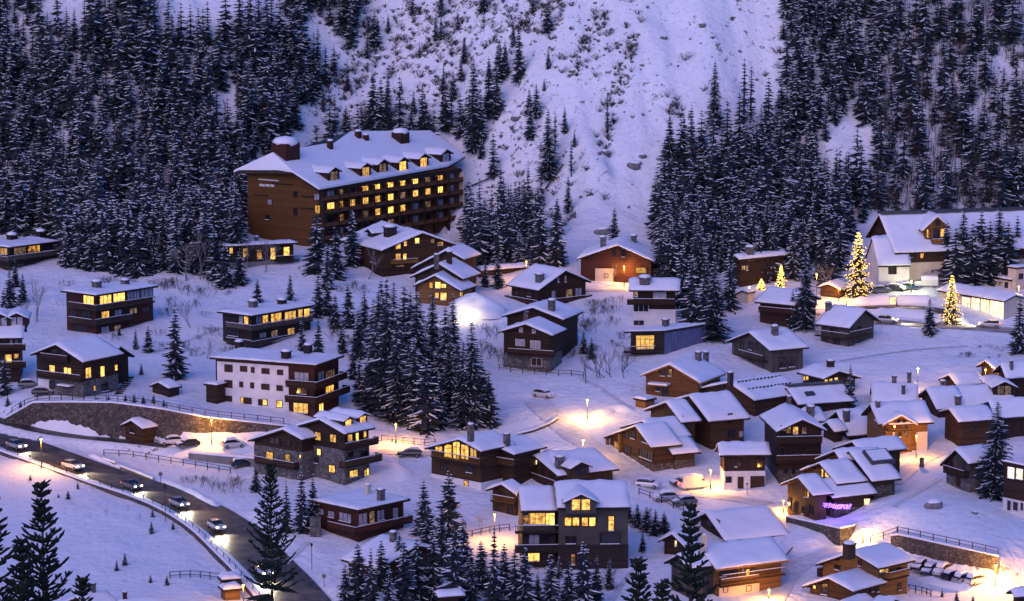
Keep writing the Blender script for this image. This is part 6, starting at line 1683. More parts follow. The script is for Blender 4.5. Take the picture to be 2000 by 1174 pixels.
# scrub, stones and bare woods on the slope
def scatter_stuff():
    rocks = MB(); scrub = MB(); woods = MB()
    n = 0
    for it in range(22000):
        x = random.uniform(-110, 150); y = random.uniform(645, 765); zz = float(height(x, y)); px = proj((x, y, zz))
        if not (-20 < px[0] < 2020 and -20 < px[1] < 470): continue
        open_ = inpoly(px[0], px[1], [(600, 330), (620, 190), (720, 60), (300, 70), (300, -20), (1530, -20), (1530, 200), (1300, 300), (1280, 460), (1130, 470), (1060, 460), (1000, 400), (900, 300)])
        right = inpoly(px[0], px[1], [(1725, -20), (2020, -20), (2020, 420), (1690, 420), (1700, 300)])
        bare_core = inpoly(px[0], px[1], [(1250, 60), (1520, -20), (1520, 130), (1310, 260), (1260, 440), (1130, 460), (1170, 380), (1210, 230)])
        dens = 0.8 * max(0.0, 0.1 + 2.4 * float(vnoise(np.array([x / 14]), np.array([y / 14]), 9)[0]))
        if px[0] > 1100: dens *= 0.5
        if bare_core: dens = 0.03
        if right: dens = 0.6
        if not (open_ or right) or random.random() > dens: continue
        if right and random.random() < 0.55:
            h = random.uniform(4, 8); p = np.array([x, y, zz])
            for k in range(random.randint(3, 6)):
                q = p + np.array([random.gauss(0, .8), random.gauss(0, .8), 0]); top = q + np.array([random.gauss(0, .4), random.gauss(0, .4), h * random.uniform(.6, 1)])
                woods.bar(q - UP * .3, top, 0.05, 3, 0.015)
                for j in range(5):
                    f = random.uniform(.35, .95); b = q + (top - q) * f
                    woods.bar(b, b + np.array([random.gauss(0, .5), random.gauss(0, .5), random.uniform(.4, 1.1)]), 0.025, 3, 0.008)
        elif random.random() < 0.5:
            s = random.choice([0.15, 0.2, 0.25, 0.35, 0.5]); rocks.ball((x, y, zz + s * 0.1), s, 6, 4, 0.75, jit=0.35)
        else:
            p = np.array([x, y, zz]); hh = random.uniform(0.6, 2.2)
            for k in range(12):
                d = np.array([random.gauss(0, .5), random.gauss(0, .5), random.uniform(.35, 1)]) * hh
                scrub.bar(p - UP * .1, p + d, 0.045, 3, 0.02)
                for j in range(2):
                    e = p + d * random.uniform(.4, .9); scrub.bar(e, e + np.array([random.gauss(0, .3), random.gauss(0, .3), random.uniform(0, .4)]) * hh, 0.035, 3, 0.015)
    for (q0, q1, nn) in [((1238, 60), (1205, 185), 60), ((1205, 185), (1178, 310), 50), ((1300, 190), (1325, 230), 14), ((1180, 20), (1120, 150), 60), ((1090, 0), (1010, 60), 40), ((700, 60), (610, 210), 60), ((1050, 380), (1000, 470), 40)]:
        for k in range(nn):
            f = random.random(); P = hit((q0[0] + (q1[0] - q0[0]) * f + random.gauss(0, 9), q0[1] + (q1[1] - q0[1]) * f + random.gauss(0, 6)))
            if random.random() < .4: s_ = random.uniform(.15, .55); rocks.ball(P + UP * s_ * .1, s_, 6, 4, 0.75, jit=.35)
            else:
                hh = random.uniform(.8, 2.4)
                for j in range(12):
                    d = np.array([random.gauss(0, .4), random.gauss(0, .4), random.uniform(.35, 1)]) * hh
                    scrub.bar(P - UP * .1, P + d, 0.05, 3, 0.02)
    tag(rocks.build('slope_stones', ROCK, kind='stuff'), 'small dark stones strewn over the open snow slope', 'stones')
    tag(scrub.build('slope_scrub', TWIG, kind='stuff', fix=False), 'low dark scrub poking through the snow slope', 'scrub')
    tag(woods.build('bare_woods', TWIG, kind='stuff', fix=False), 'leafless thicket among the snow at the upper right', 'thicket')
scatter_stuff()
for i, (x, y, s, lab) in enumerate([(1182, 300, 1.2, 'low boulder at the left margin of the smooth avalanche track'), (1240, 325, 1.8, 'largest grey boulder low on the smooth snow track'), (1255, 306, 1.1, 'boulder just above the largest grey one on the snow track'), (1290, 312, 1.0, 'boulder right of the largest grey one on the snow track'),
        (1371, 50, 1.2, 'light grey boulder high on the smooth snow track'), (1297, 75, 1.1, 'dark boulder left below the light grey one on the snow track'), (1237, 88, 1.2, 'flat grey boulder on the upper left of the snow track'), (1008, 232, 1.3, 'dark boulder above the hotel on the scrubby slope'), (1253, 128, 0.8, 'small dark stone in the middle of the snow track'), (1175, 455, 2.2, 'tall rock beside the dark fir behind the broad brown chalet'), (737, 113, 1.1, 'dark boulder high above the hotel chimney'), (830, 108, 1.0, 'curved dark boulder above the hotel roof'),
        (1822, 990, 1.6, 'brown snow-capped boulder on the open slope by the stone cottage'), (1905, 1003, 0.6, 'small dark stone on the snow right of the brown boulder')]):
    P = hit((x, y)); s *= 0.75; 
    root = empty('boulder', P, lab, 'boulder')
    for nm, mt, up, kk in (('stone', ROCK, 0.15, 1.0), ('snow_cap', SNOWR, 0.34, 0.86)):
        mb = MB(); mb.ball(P + UP * s * up, s * kk, 14, 9, 0.72)
        for q in range(len(mb.v)):
            d = np.array(mb.v[q]) - P; f = 1 + 0.7 * float(vnoise(np.array([d[0] * 1.3 / s + x]), np.array([d[2] * 1.3 / s + d[1] * 0.9 / s]), 41)[0])
            mb.v[q] = tuple(P + d * f * np.array([1.15, 1.0, 1.0]))
        mb.build(nm, mt, root, smooth=True)
for i, (p, q, lab) in enumerate([((905, 372), (985, 340), 'upper fallen trunk lying across the slope right of the hotel'), ((1065, 372), (1100, 325), 'steep leaning fallen trunk left of the snow track'), ((1040, 405), (1055, 430), 'short fallen trunk below the leaning one'), ((965, 380), (1003, 392), 'lower fallen trunk right of the hotel')]):
    mb = MB(); a = hit(p); b = hit(q); mb.bar(a + UP * .3, b + UP * .5, 0.22, 6, 0.12); tag(mb.build('fallen_trunk', BARK), lab, 'log')

# ---------------------------------------------------------------- near spruces in front of the valley
def near_spruce(x, ytop, D, Htop, label, wide=1.0, seed=1, start=0.0):
    rg = random.Random(seed)
    T = at((x, ytop), D); zg = float(height(T[0], T[1])); H = T[2] - zg
    root = empty('near_spruce', (T[0], T[1], zg), label, 'tree')
    tr = MB(); tr.bar((T[0], T[1], zg - 0.5), (T[0], T[1], T[2] - Htop), 0.4, 7, 0.17); tr.bar((T[0], T[1], T[2] - Htop), T, 0.13, 6, 0.025)
    tr.build('trunk', BARK, root)
    cr = MB()
    def brush(p, d, L, r):
        q = p + d * L; mid = p + d * L * 0.75
        cr.bar(p, mid, r, 5, r * 1.1); cr.bar(mid, q, r * 1.1, 5, r * 0.35)
        for k in range(max(3, int(L / 0.09))):
            t = rg.uniform(0.05, 1.0); b = p + d * L * t; e = nrm(np.array([rg.gauss(0, 1), rg.gauss(0, 1), rg.gauss(0, 1)]) + d * 0.9) * r * 1.9
            s_ = nrm(np.cross(e, d) + 1e-6) * 0.025
            cr.add([b - s_, b + s_, b + e], [(0, 1, 2)])
    z_ = T[2]
    brush(np.array([T[0], T[1], z_ - 0.75]), UP, 0.8, 0.045)
    l = 0.35
    while l < Htop + 6:
        n = rg.choice([5, 6, 6]); a0 = rg.uniform(0, 6.28)
        for k in range(n):
            a = a0 + 6.283 * k / n + rg.uniform(-.3, .3)
            L = (0.35 + 0.33 * l * wide) * rg.uniform(0.65, 1.15); L = min(L, 3.6 * wide)
            p = np.array([T[0], T[1], z_ - l]); d = nrm(np.array([math.cos(a), math.sin(a), rg.uniform(0.45, 0.85) - 0.05 * l]))
            segs = max(2, int(L / 0.4)); pos = p.copy(); dd = d.copy()
            for s_ in range(segs):
                dd = nrm(dd + UP * 0.11 + np.array([rg.gauss(0, .05)] * 3)); Ls = L / segs
                brush(pos, dd, Ls * 1.05, 0.075)
                if s_ > 0 or L < 0.9:
                    sd = nrm(np.cross(dd, UP))
                    for sg in (-1, 1):
                        if rg.random() < 0.92:
                            ld = nrm(dd * 0.75 + sd * sg * rg.uniform(0.6, 1.0) + UP * rg.uniform(-0.1, 0.3)); ll = rg.uniform(0.25, 0.55) * (1 + 0.4 * L * (1 - s_ / segs))
                            brush(pos, ld, min(ll, 1.1), 0.055)
                            if ll > 0.6: brush(pos + ld * ll * 0.5, nrm(ld + sd * -sg * 0.7), 0.35, 0.05); brush(pos + ld * ll * 0.4, nrm(ld + sd * sg * 0.9), 0.3, 0.05)
                pos = pos + dd * Ls
        l += 0.42 + 0.055 * l + rg.uniform(-.06, .1)
        if l > Htop and l > start + Htop: break
    for k in range(7):
        zz = z_ - Htop - k * 2.2
        for j in range(7):
            a = rg.uniform(0, 6.28); p = np.array([T[0], T[1], zz + rg.uniform(-1, 1)]); d = np.array([math.cos(a), math.sin(a), -0.15]); L = 3.2 * wide + 0.1 * k
            sd = np.array([-d[1], d[0], 0]); e = p + d * L
            cr.add([p, p + d * L * .55 - sd * .8, e, p + d * L * .55 + sd * .8], [(0, 1, 2), (0, 2, 3)])
    cr.build('crown', NEEDLE2, root, fix=False)
near_spruce(81, 943, 172, 7.5, 'dark near spruce top rising at the bottom left corner', 0.85, 11)
near_spruce(-22, 950, 164, 8, 'near spruce at the left edge with only its branch tips showing', 0.95, 12)
near_spruce(41, 1052, 169, 5, 'lower near spruce top between the two at the bottom left', 0.8, 13)
near_spruce(528, 905, 288, 13, 'tall dark near pine before the valley road bend', 0.9, 14)
near_spruce(1350, 985, 181, 7, 'thin near spruce leader in front of the amber lit chalet', 0.75, 15)
near_spruce(1247, 1092, 181, 4.5, 'near spruce tip at the bottom left of the amber lit chalet', 0.8, 16)
near_spruce(1293, 1140, 181, 3, 'short near spruce tip at the bottom, beside the thin leader', 0.8, 17)
near_spruce(160, 1128, 188, 3, 'small near spruce tip in front of the two-chimney roof', 0.8, 18)

# ================================================================ illuminated firs
def lit_fir(x, yb, yt, label, n, wf=1.0, var=1, power=500, br=0.09, part=1.0):
    P = hit((x, yb)); h = (yb - yt) * P[1] / F_PX
    o = place_tree(P, h, label, None, var=var, wf=wf, name='illuminated_fir')
    v_ = SPR[var]; me = v_[2]
    co = np.zeros(len(me.vertices) * 3); me.vertices.foreach_get('co', co); co = co.reshape(-1, 3)
    # bulbs hang at the bough edges, spread by height
    rr = np.hypot(co[:, 0], co[:, 1]); keep = np.where((rr > 0.12 * (12 - co[:, 2]) * 0.8) & (co[:, 2] > 12 * (1 - part)))[0]
    pick = rng.choice(keep, min(n, len(keep)), replace=False)
    mb = MB(); k = h / v_[0]
    for i in pick:
        r_ = br / k
        mb.ball(co[i] + np.array([0, 0, 0.06]), r_, 4, 2)
    m2 = bpy.data.meshes.new('fairy_lights'); m2.from_pydata(mb.v, [], mb.f); m2.materials.append(FAIRY)
    c_ = bpy.data.objects.new('fairy_lights', m2); COL.objects.link(c_); c_.parent = o; c_['kind'] = 'stuff'
    return o
lit_fir(1675, 578, 446, 'big fir covered in golden fairy lights in front of the hall', 900, 1.0, 1)
lit_fir(1525, 562, 515, 'small golden lit fir above the low hipped roof', 330, 1.05, 3)
lit_fir(1858, 634, 532, 'golden lit fir in front of the glowing shop', 600, 0.95, 0)
lit_fir(1487, 565, 543, 'low golden lit shrub left of the small lit fir', 150, 1.6, 5)

# ================================================================ street lamps
def lamp(x, y, label, h=5.0, power=700, white=False, yb=None, D=None, wall=False, col=None):
    """x, y: the lantern's place in the photograph; the post stands on the ground below it"""
    if D is None:
        if yb is not None:
            P = hit((x, yb)); top = at((x, y), P[1])
        else:
            lo_, hi_ = 300.0, 560.0
            best = None
            for d in np.arange(420, 740, 0.5):
                q = at((x, y), d); g = float(height(q[0], q[1]))
                e = abs(q[2] - g - h)
                if best is None or e < best[0]: best = (e, d)
            top = at((x, y), best[1])
    else:
        top = at((x, y), D)
    g = float(height(top[0], top[1])); base = np.array([top[0], top[1], g])
    root = empty('street_lamp' if not wall else 'wall_lamp', base if not wall else top, label, 'lamp')
    if not wall:
        mb = MB(); mb.bar(base - UP * .3, base + UP * 0.9, 0.11, 8, 0.1); mb.bar(base + UP * 0.9, top - UP * 0.22, 0.06, 8, 0.045); mb.build('post', DARKM, root)
    mb = MB(); mb.bar(top - UP * 0.3, top - UP * 0.19, 0.1, 8); mb.build('lantern_base', DARKM, root); mb = MB(); mb.bar(top + UP * 0.18, top + UP * 0.32, 0.26, 8, 0.05); mb.build('lantern_cap', DARKM, root)
    mb = MB(); mb.ball(top, 0.2, 10, 6, 1.0); mb.build('bulb', BULBW if white else BULB, root, smooth=True)
    mb = MB(); mb.ball(top + UP * 0.34, 0.14, 8, 4, 0.4); mb.build('snow_cap', SNOWR, root, smooth=True)
    ld = bpy.data.lights.new('lamp_light', 'POINT'); ld.energy = power * (0.22 if white else 0.48); ld.shadow_soft_size = 0.22
    ld.color = col or ((1.0, 0.5, 0.1) if white else (1.0, 0.43, 0.06))
    lo = bpy.data.objects.new('lamp_light', ld); COL.objects.link(lo); lo.parent = root
    lo.location = tuple(top - UP * 0.5 + np.array([0, -0.32, 0]) - ORG[root.name])
    return root
LP = 1.0
lamp(413, 820, 'street lamp against the right end of the curved stone wall', yb=868, power=900)
lamp(80, 858, 'street lamp at the left edge of the valley road', yb=915, power=1300)
lamp(773, 829, 'street lamp between the stone chalet and the spruce cluster', yb=868, power=900)
lamp(1147, 781, 'street lamp on the open lane in the centre of the village', yb=820, power=2600, white=True)
lamp(1139, 860, 'street lamp whose post hides behind the long plain snow roof', yb=902, power=2200, white=True)
lamp(966, 1005, 'street lamp left of the modern grey house', h=4.5, power=900)
lamp(1028, 511, 'upper street lamp beside the two pines', h=4.5, power=900)
lamp(1219, 521, 'street lamp in front of the broad brown chalet', yb=560, power=800)
lamp(1595, 536, 'brightest upper lamp, shining in front of the bare tree', h=6, power=1200)
lamp(1638, 563, 'low lamp on the market hut left of the big illuminated fir', h=2.6, power=260)
lamp(1653, 583, 'lowest small lamp at the foot of the big illuminated fir', h=1.6, power=260)
lamp(1780, 549, 'greenish lamp beside the white van', h=2.6, power=400, col=(0.9, 0.9, 0.35))
lamp(1752, 572, 'lamp above the glowing panel on the loop road', h=2.8, power=500, white=True)
lamp(1990, 560, 'lamp at the right edge by the cream building', h=5.0, power=1000)
lamp(1464, 561, 'lamp beside the little warmly lit shed', h=3.0, power=400, white=True)
lamp(1793, 720, 'tall lamp on the snowfield above the packed old roofs', yb=768, power=1500, white=True)
lamp(1790, 851, 'lamp in front of the chalet with the amber facade', h=4.0, power=1200)
lamp(1388, 918, 'lamp at the corner of the plank barn beside the van', yb=956, power=1000)
lamp(1945, 1104, 'bright lamp at the right end of the row of snowed-in cars', yb=1146, power=2200)
lamp(1502, 1152, 'starry lamp at the bottom below the amber lit chalet', yb=1172, power=900)
lamp(1686, 1033, 'lamp on the slope by the lit door of the purple-lit chalet', yb=1062, power=900, white=True)
lamp(1530, 978, 'lamp on the passage left of the purple-lit chalet', h=2.2, power=500)
lamp(475, 1143, 'lamp by the timber kiosk at the bottom left', h=4.0, power=800)
lamp(1925, 722, 'small lamp behind the hindmost packed roofs at the right', h=2.5, power=350)
lamp(862, 1133, 'small lamp hidden by bottom spruces', h=3.0, power=0.1) if False else None
lamp(1660, 1060, 'little lamp at the foot of the stone terrace', h=1.2, power=120)
# unlit lamp posts
def dark_post(x, yb, yt, label, sign=False):
    P = hit((x, yb)); h = (yb - yt) * P[1] / F_PX
    root = empty('road_sign' if sign else 'street_lamp', P, label, 'sign' if sign else 'lamp')
    mb = MB(); mb.bar(P - UP * .2, P + UP * h * 0.86, 0.06, 6, 0.045); mb.build('post', DARKM, root)
    mb = MB()
    if sign: mb.bar(P + UP * h * 0.9 + np.array([0, -.05, 0]), P + UP * h * 0.9 + np.array([0, .0, 0]), 0.35, 12)
    else: mb.bar(P + UP * h * 0.84, P + UP * h * 0.95, 0.1, 8, 0.2); mb.bar(P + UP * h * 0.95, P + UP * h, 0.26, 8, 0.05)
    mb.build('plate' if sign else 'lantern', CONC if sign else DARKM, root)
dark_post(323, 1018, 940, 'unlit lamp post on the parapet of the valley road bend')
dark_post(314, 948, 922, 'round road sign on the bank above the valley road', True)
dark_post(609, 1112, 1058, 'unlit lamp post at the road junction below the flat roofed chalet')
dark_post(633, 1146, 1122, 'round road sign beside the junction at the bottom', True)
dark_post(1459, 968, 942, 'unlit post lamp in front of the plank barn')
# glowing panel
P = hit((1743, 600)); pn = empty('information_board', P, 'glowing white information panel beside the loop road', 'panel')
mb = MB(); mb.bar(P, P + UP * 0.5, 0.06, 6); mb.build('post', DARKM, pn)
mb = MB(); mb.box(P + UP * 1.3, (1, 0, 0), (0, 1, 0), UP, 1.4, 0.2, 1.6); mb.build('frame', DARKM, pn)
mb = MB(); mb.box(P + UP * 1.3 + np.array([0, -0.12, 0]), (1, 0, 0), (0, 1, 0), UP, 1.25, 0.05, 1.45); mb.build('lit_face', WHT, pn)

# ================================================================ cars
PAINT = {}
def paint(name, c):
    if name not in PAINT:
        m, t, b = new_mat('paint_' + name)
        b.inputs['Base Color'].default_value = (*c, 1); b.inputs['Roughness'].default_value = 0.3; b.inputs['Coat Weight'].default_value = 0.5; b.inputs['Metallic'].default_value = 0.2
        PAINT[name] = m
    return PAINT[name]
COLS = {'white': (0.6, 0.6, 0.6), 'dark': (0.02, 0.02, 0.025), 'grey': (0.12, 0.12, 0.13), 'blue': (0.03, 0.05, 0.12), 'silver': (0.35, 0.36, 0.38), 'red': (0.2, 0.02, 0.02)}
TYRE = noise_mat('tyre', (0.012, 0.012, 0.012), (0.025, 0.025, 0.025), 5, 0.9)
RIM = noise_mat('rim', (0.2, 0.2, 0.21), (0.3, 0.3, 0.31), 5, 0.4)
LAMPOFF = noise_mat('headlamp_off', (0.3, 0.3, 0.32), (0.45, 0.45, 0.47), 5, 0.2)
def loft(mb, secs):
    """secs: list of (x, half width, z low, z high, top inset)"""
    n = 8; vs = []; fs = []
    for (x, w, z0, z1, ins) in secs:
        k = 0.12
        vs += [(x, -w + k, z0, ), (x, -w, z0 + k), (x, -w, z0 + (z1 - z0) * 0.6), (x, -w + ins, z1), (x, w - ins, z1), (x, w, z0 + (z1 - z0) * 0.6), (x, w, z0 + k), (x, w - k, z0)]
    for i in range(len(secs) - 1):
        for k in range(n): fs.append((i * n + k, i * n + (k + 1) % n, (i + 1) * n + (k + 1) % n, (i + 1) * n + k))
    fs += [tuple(range(n))[::-1], tuple(range((len(secs) - 1) * n, len(secs) * n))]
    mb.add(vs, fs)
def car(x, y, heading, colour, label, snow=0.0, van=False, lights=False, group=None, name='parked_car', z_extra=0.0, tail=False, P=None, spot=0):
    P = hit((x, y)) if P is None else P
    o = empty(name, P + UP * z_extra, label, 'van' if van else 'car', group, R_(heading))
    org = ORG[o.name]; ORG[o.name] = np.zeros(3)          # parts are modelled about the wheelbase centre
    pm = paint(colour, COLS[colour])
    mb = MB()
    if van:
        loft(mb, [(-2.5, .9, .35, 1.2, .06), (-2.45, .95, .3, 2.15, .12), (-0.5, .97, .28, 2.25, .12), (1.0, .97, .28, 2.2, .12), (1.75, .95, .28, 1.25, .12), (2.35, .9, .3, 1.05, .12), (2.5, .8, .4, .8, .08)])
    else:
        loft(mb, [(-2.1, .78, .42, .8, .06), (-2.0, .86, .3, .98, .08), (-1.2, .88, .25, 1.0, .08), (0.9, .88, .25, .98, .08), (1.7, .85, .27, .82, .1), (2.05, .75, .35, .66, .1)])
    mb.build('body', pm, o)
    mb = MB()
    if van:
        loft(mb, [(1.0, .985, 1.25, 2.0, .1), (1.35, .975, 1.25, 1.72, .1), (1.72, .96, 1.22, 1.3, .02)]); mb.box((-2.52, 0, 1.65), (1, 0, 0), (0, 1, 0), UP, .08, 1.3, .55)
    else:
        loft(mb, [(-1.85, .76, .93, .99, .04), (-1.45, .78, .93, 1.42, .14), (0.1, .78, .93, 1.46, .14), (1.05, .76, .93, .99, .04)])
    mb.build('windows', DRK, o)
    if not van:
        mb = MB(); mb.box((-0.66, 0, 1.455), (1, 0, 0), (0, 1, 0), UP, 1.5, 1.24, .05); mb.build('roof', pm, o)
    for wx in (-1.35, 1.3):
        for sg in (-1, 1):
            q = (wx * (1.1 if van else 1), sg * 0.8, 0.32)
            mb = MB(); mb.bar((q[0], q[1] - .11, q[2]), (q[0], q[1] + .11, q[2]), 0.32, 12); wh = mb.build('wheel', TYRE, o)
            mb = MB(); mb.bar((q[0], q[1] + sg * .1, q[2]), (q[0], q[1] + sg * .125, q[2]), 0.19, 10); mb.build('rim', RIM, wh)
    for sg in (-1, 1):
        fx = 2.42 if van else 2.0
        mb = MB(); mb.box((fx, sg * 0.6, 0.72 if not van else .85), (1, 0, 0), (0, 1, 0), UP, .14, .34, .18); mb.build('headlight', HEADL if lights else LAMPOFF, o)
        mb = MB(); mb.box((-2.5 if van else -2.06, sg * 0.66, .85 if not van else 1.0), (1, 0, 0), (0, 1, 0), UP, .12, .22, .22 if not van else .4); mb.build('taillight', TAILL if tail else paint('red', COLS['red']), o)
    if snow > 0:
        mb = MB()
        if van: loft(mb, [(-2.4, .8, 2.2, 2.2 + snow, .3), (-.5, .85, 2.24, 2.3 + snow, .25), (1.0, .8, 2.18, 2.2 + snow, .3)])
        else:
            loft(mb, [(-1.7, .6, 1.05, 1.12, .1), (-1.4, .68, 1.4, 1.44 + snow, .2), (-.6, .7, 1.44, 1.5 + snow, .2), (.15, .68, 1.42, 1.46 + snow, .2), (.7, .6, 1.2, 1.22 + snow * .6, .15)])
            loft(mb, [(1.0, .78, .94, .98 + snow * .6, .15), (1.6, .74, .82, .88 + snow * .6, .15), (1.95, .6, .66, .7 + snow * .4, .1)])
        mb.build('snow_cover', SNOWR, o, smooth=False)
    if lights and spot:
        for sg in (-1, 1):
            ld = bpy.data.lights.new('headlight_beam', 'SPOT'); ld.energy = spot; ld.color = (1.0, 0.86, 0.58); ld.spot_size = R_(110); ld.spot_blend = 1.0; ld.shadow_soft_size = 0.1
            lo = bpy.data.objects.new('headlight_beam', ld); COL.objects.link(lo); lo.parent = o; lo.location = (2.2, sg * 0.6, 0.72); lo.rotation_euler = (0, R_(-86), 0)
    ORG[o.name] = org
    return o
car(333, 868, 200, 'white', 'white snow-dusted car parked right of the roadside hut', 0.15)
car(366, 873, 205, 'dark', 'dark car parked left of the lamp at the stone wall', 0.1)
car(455, 874, 25, 'white', 'car buried under thick snow beside the stone wall lamp', 0.45)
car(474, 912, 15, 'dark', 'dark car tucked under the left corner of the stone chalet', 0.12)
car(800, 892, 175, 'dark', 'dark car parked beside the lamp right of the stone chalet', 0.08)
car(1062, 776, -35, 'white', 'white four-wheel-drive car with dark windows alone on the snowy lane', 0.02)
car(1266, 952, -20, 'white', 'white hatchback on the car park left of the vans', 0.1)
car(1333, 948, 200, 'dark', 'dark car right behind the yellow-lit van', 0.1, tail=True)
car(1355, 954, 25, 'white', 'white van glowing yellow under the barn lamp', 0.06, van=True, tail=True)
car(1336, 986, 195, 'grey', 'grey car at the lower edge of the car park', 0.12)
car(1298, 978, 190, 'silver', 'car under smooth snow at the car park fence', 0.4)
for x, y, c_, lab, s in [(1795, 1112, 'dark', 'dark snow-topped car, first from the left in the row below the stone wall', .2), (1815, 1120, 'blue', 'blue-black car, second from the left in the row below the stone wall', .12), (1838, 1122, 'white', 'white car under snow, third from the left in the row below the stone wall', .35), (1862, 1132, 'dark', 'dark car with bare rear, fourth from the left in the row below the stone wall', .1), (1884, 1138, 'silver', 'car under thick snow, fifth from the left in the row below the stone wall', .4), (1908, 1140, 'white', 'bright car under thick snow next to the right lamp', .4)]:
    car(x, y, -118 if x < 1850 else 38, c_, lab, s, group='cars snowed in below the stone wall')
car(1808, 560, 175, 'white', 'white delivery van in front of the hall', 0.1, van=True)
car(1720, 572, 20, 'grey', 'snow-dusted car right of the big illuminated fir', 0.2)
car(1748, 568, 10, 'dark', 'dark car between the big illuminated fir and the white van', 0.3)
car(1775, 566, 15, 'blue', 'blue car just left of the white delivery van', 0.25)
car(58, 757, 10, 'grey', 'grey car parked under the deck of the twin-dormer chalet', 0.2)
car(85, 772, 5, 'dark', 'dark car parked before the wide dark chalet', 0.15)
# cars driving: on the valley road and the upper road, headlights on
cv = ROADS['valley'][0]
def on_road(c, frac, off):
    i = int(frac * (len(c) - 2)); d = c[i + 1] - c[i]; h = math.degrees(math.atan2(d[1], d[0])); s = nrm(np.array([d[1], -d[0], 0]))
    return c[i] + s * off + UP * 0.06, h
for k, (fr, lab) in enumerate([(0.12, 'car with headlights on, highest up the valley road'), (0.26, 'second car with headlights on coming down the valley road'), (0.40, 'third car with headlights on, on the straight of the valley road'), (0.53, 'fourth car with headlights on, entering the road bend'), (0.66, 'car with headlights on in the tight bend of the valley road'), (0.86, 'car with headlights on at the junction by the bottom edge')]):
    P, h = on_road(cv, fr, 1.9 if True else -1.9)
    car(0, 0, h, ['silver', 'white', 'grey', 'silver', 'white', 'white'][k], lab, 0.0, lights=True, name='driving_car', P=P, spot=300, tail=True)
cu = ROADS['upper'][0]
for fr, off, rev, lab in [(0.22, 1.4, 0, 'car with headlights on, left on the upper road'), (0.74, -1.4, 180, 'car with headlights on before the glowing shop on the upper road')]:
    P, h = on_road(cu, fr, off); car(0, 0, h + rev, 'silver', lab, 0.0, lights=True, name='driving_car', P=P, spot=300, tail=True)

# ================================================================ small things
# floodlit snow mound beside the stepped chalet
P = hit((930, 612)); mb = MB(); nu, nv = 22, 10; vs = []; fs = []
for j in range(nv + 1):
    for i in range(nu):
        a = 6.283 * i / nu; f = j / nv; rr = 4.6 * math.sqrt(max(0.0, 1 - f ** 1.7)) + 0.05; jit = 1 + 0.5 * float(vnoise(np.array([math.cos(a) * 2 + 5]), np.array([math.sin(a) * 2 + f * 3]), 3)[0])
        vs.append(P + np.array([math.cos(a) * rr * 1.15 * jit, math.sin(a) * rr * 0.8 * jit, -0.6 + 3.9 * f * jit]))
for j in range(nv):
    for i in range(nu): fs.append((j * nu + i, j * nu + (i + 1) % nu, (j + 1) * nu + (i + 1) % nu, (j + 1) * nu + i))
mb.add(vs, fs); o = mb.build('snow_mound', SNOW, smooth=True); tag(o, 'tall heap of ploughed snow floodlit beside the stepped chalet', 'snow heap')
fl = empty('floodlight', hit((899, 628)), 'small yellowish floodlight at the foot of the stepped chalet', 'lamp')
q = ORG[fl.name]; mb = MB(); mb.bar(q, q + UP * 1.6, 0.05, 6); mb.build('post', DARKM, fl); mb = MB(); mb.box(q + UP * 1.7, (1, 0, 0), (0, 1, 0), UP, .35, .2, .25); mb.build('housing', BULBW, fl)
ld = bpy.data.lights.new('floodlight_beam', 'POINT'); ld.energy = 120; ld.color = (1.0, 0.76, 0.3); ld.shadow_soft_size = .15
lo = bpy.data.objects.new('floodlight_beam', ld); COL.objects.link(lo); lo.parent = fl; lo.location = (0.7, -0.3, 1.5)
# picnic table on the slope
P = hit((672, 661)); tb = empty('picnic_table', P, 'snowy picnic table on the slope right of the dark apartment house', 'table')
mb = MB(); mb.box(P + UP * .75, (1, 0, 0), (0, 1, 0), UP, 2.0, .8, .08); mb.build('table_top', WD, tb)
for s in (-1, 1):
    mb = MB(); mb.box(P + UP * .42 + np.array([0, s * .75, 0]), (1, 0, 0), (0, 1, 0), UP, 2.0, .3, .06); mb.build('seat', WD, tb)
    mb = MB(); mb.box(P + UP * .35 + np.array([s * .75, 0, 0]), (1, 0, 0), (0, 1, 0), UP, .08, 1.6, .1); mb.box(P + UP * .35 + np.array([s * .75, 0.003, 0]), (1, 0, 0), (0, 1, 0), UP, .07, .1, .75); mb.build('leg', WD, tb)
mb = MB(); mb.box(P + UP * .87, (1, 0, 0), (0, 1, 0), UP, 1.9, .75, .15); mb.build('snow_cover', SNOWR, tb)
# stone well beside the lane, snowy steps by the wide dark chalet
P = hit((1800, 912)); mb = MB(); mb.bar(P - UP * .2, P + UP * 1.3, 0.45, 8, 0.35); mb.bar(P + UP * 1.3, P + UP * 1.6, 0.55, 8, 0.2)
o = mb.build('stone_fountain', STONE); tag(o, 'small stone fountain post at the head of the snowy lane', 'fountain')
st = empty('outdoor_steps', hit((245, 760)), 'snowy outdoor steps climbing beside the wide dark chalet', 'steps')
a = hit((232, 770)); b = hit((254, 738))
for i in range(9):
    p = a + (b - a) * i / 8; p[2] = float(height(p[0], p[1])) + 0.1
    mb = MB(); mb.box(p, (1, 0, 0), (0, 1, 0), UP, 1.5, 0.35, 0.25); mb.build('step', WD, st)
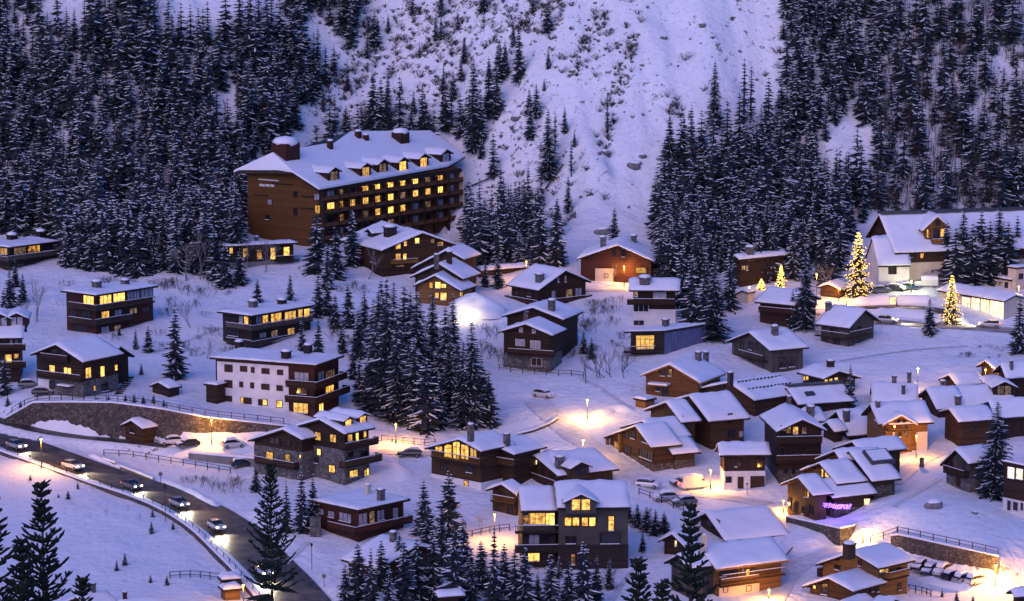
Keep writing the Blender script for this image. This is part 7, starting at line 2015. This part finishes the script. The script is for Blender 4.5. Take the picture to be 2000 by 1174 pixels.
# snow banks heaped beside lanes and car parks
def bank(label, pix, w=1.2, hh=0.9):
    c_ = polyline([hit(p) for p in pix], 0.8); mb = MB(); vs = []; fs = []; m_ = 7
    for i in range(len(c_)):
        d = c_[min(i + 1, len(c_) - 1)] - c_[max(i - 1, 0)]; d[2] = 0; d = nrm(d); s = np.array([d[1], -d[0], 0]); tp = min(1, min(i, len(c_) - 1 - i) / 3)
        for k in range(m_):
            t = k / (m_ - 1) * 2 - 1; q = c_[i] + s * w * t * (0.6 + .4 * tp)
            n_ = float(vnoise(np.array([i * .45]), np.array([k * .8 + len(pix)]), 21)[0])
            vs.append((q[0], q[1], float(height(q[0], q[1])) - 0.12 + hh * tp * (1 - t * t) * (1 + 0.8 * n_)))
    for i in range(len(c_) - 1):
        for k in range(m_ - 1): fs.append((i * m_ + k, i * m_ + k + 1, (i + 1) * m_ + k + 1, (i + 1) * m_ + k))
    mb.add(vs, fs); tag(mb.build('snow_bank', SNOW, smooth=True), label, 'snow bank')
bank('ploughed snow bank between the roadside hut and the valley road', [(60, 815), (100, 822), (150, 832), (200, 845)], 1.4, 1.1)
bank('snow bank along the lamp-lit lane right of the centre lamp', [(1160, 812), (1190, 800), (1215, 798), (1235, 805)], 2.0, 0.75)
bank('ploughed snow bank in front of the snowed-in cars', [(1790, 1128), (1830, 1138), (1870, 1148), (1915, 1152)], 1.0, 0.9)
bank('snow bank along the upper edge of the valley road', [(172, 888), (235, 912), (300, 932), (370, 960), (430, 992)], 1.0, 0.6)
bank('snow heap on the slope between the stone chalet and the lamp-lit lane', [(755, 905), (775, 915), (790, 930), (770, 942)], 2.0, 0.6)
bank('snow bank below the hall between the loop road and upper road', [(1660, 590), (1720, 586), (1790, 585), (1830, 590)], 1.2, 1.0)
bank('snow bank between the two upper roads', [(1700, 612), (1760, 612), (1820, 616)], 1.4, 1.0)

# trees of one group are told apart by counting from the left
def ordinal(n):
    return '%d%s' % (n, 'th' if 10 <= n % 100 <= 20 else {1: 'st', 2: 'nd', 3: 'rd'}.get(n % 10, 'th'))
groups = {}
for o in list(S.objects):
    if o.parent is None and o.get('group') and o.get('category') in ('tree', 'bush', 'sapling'):
        groups.setdefault(o['group'], []).append(o)
for g_, os_ in groups.items():
    os_.sort(key=lambda o: proj(o.location)[0])
    for i, o in enumerate(os_):
        o['label'] = o['label'] + ', ' + ordinal(i + 1) + ' from the left'
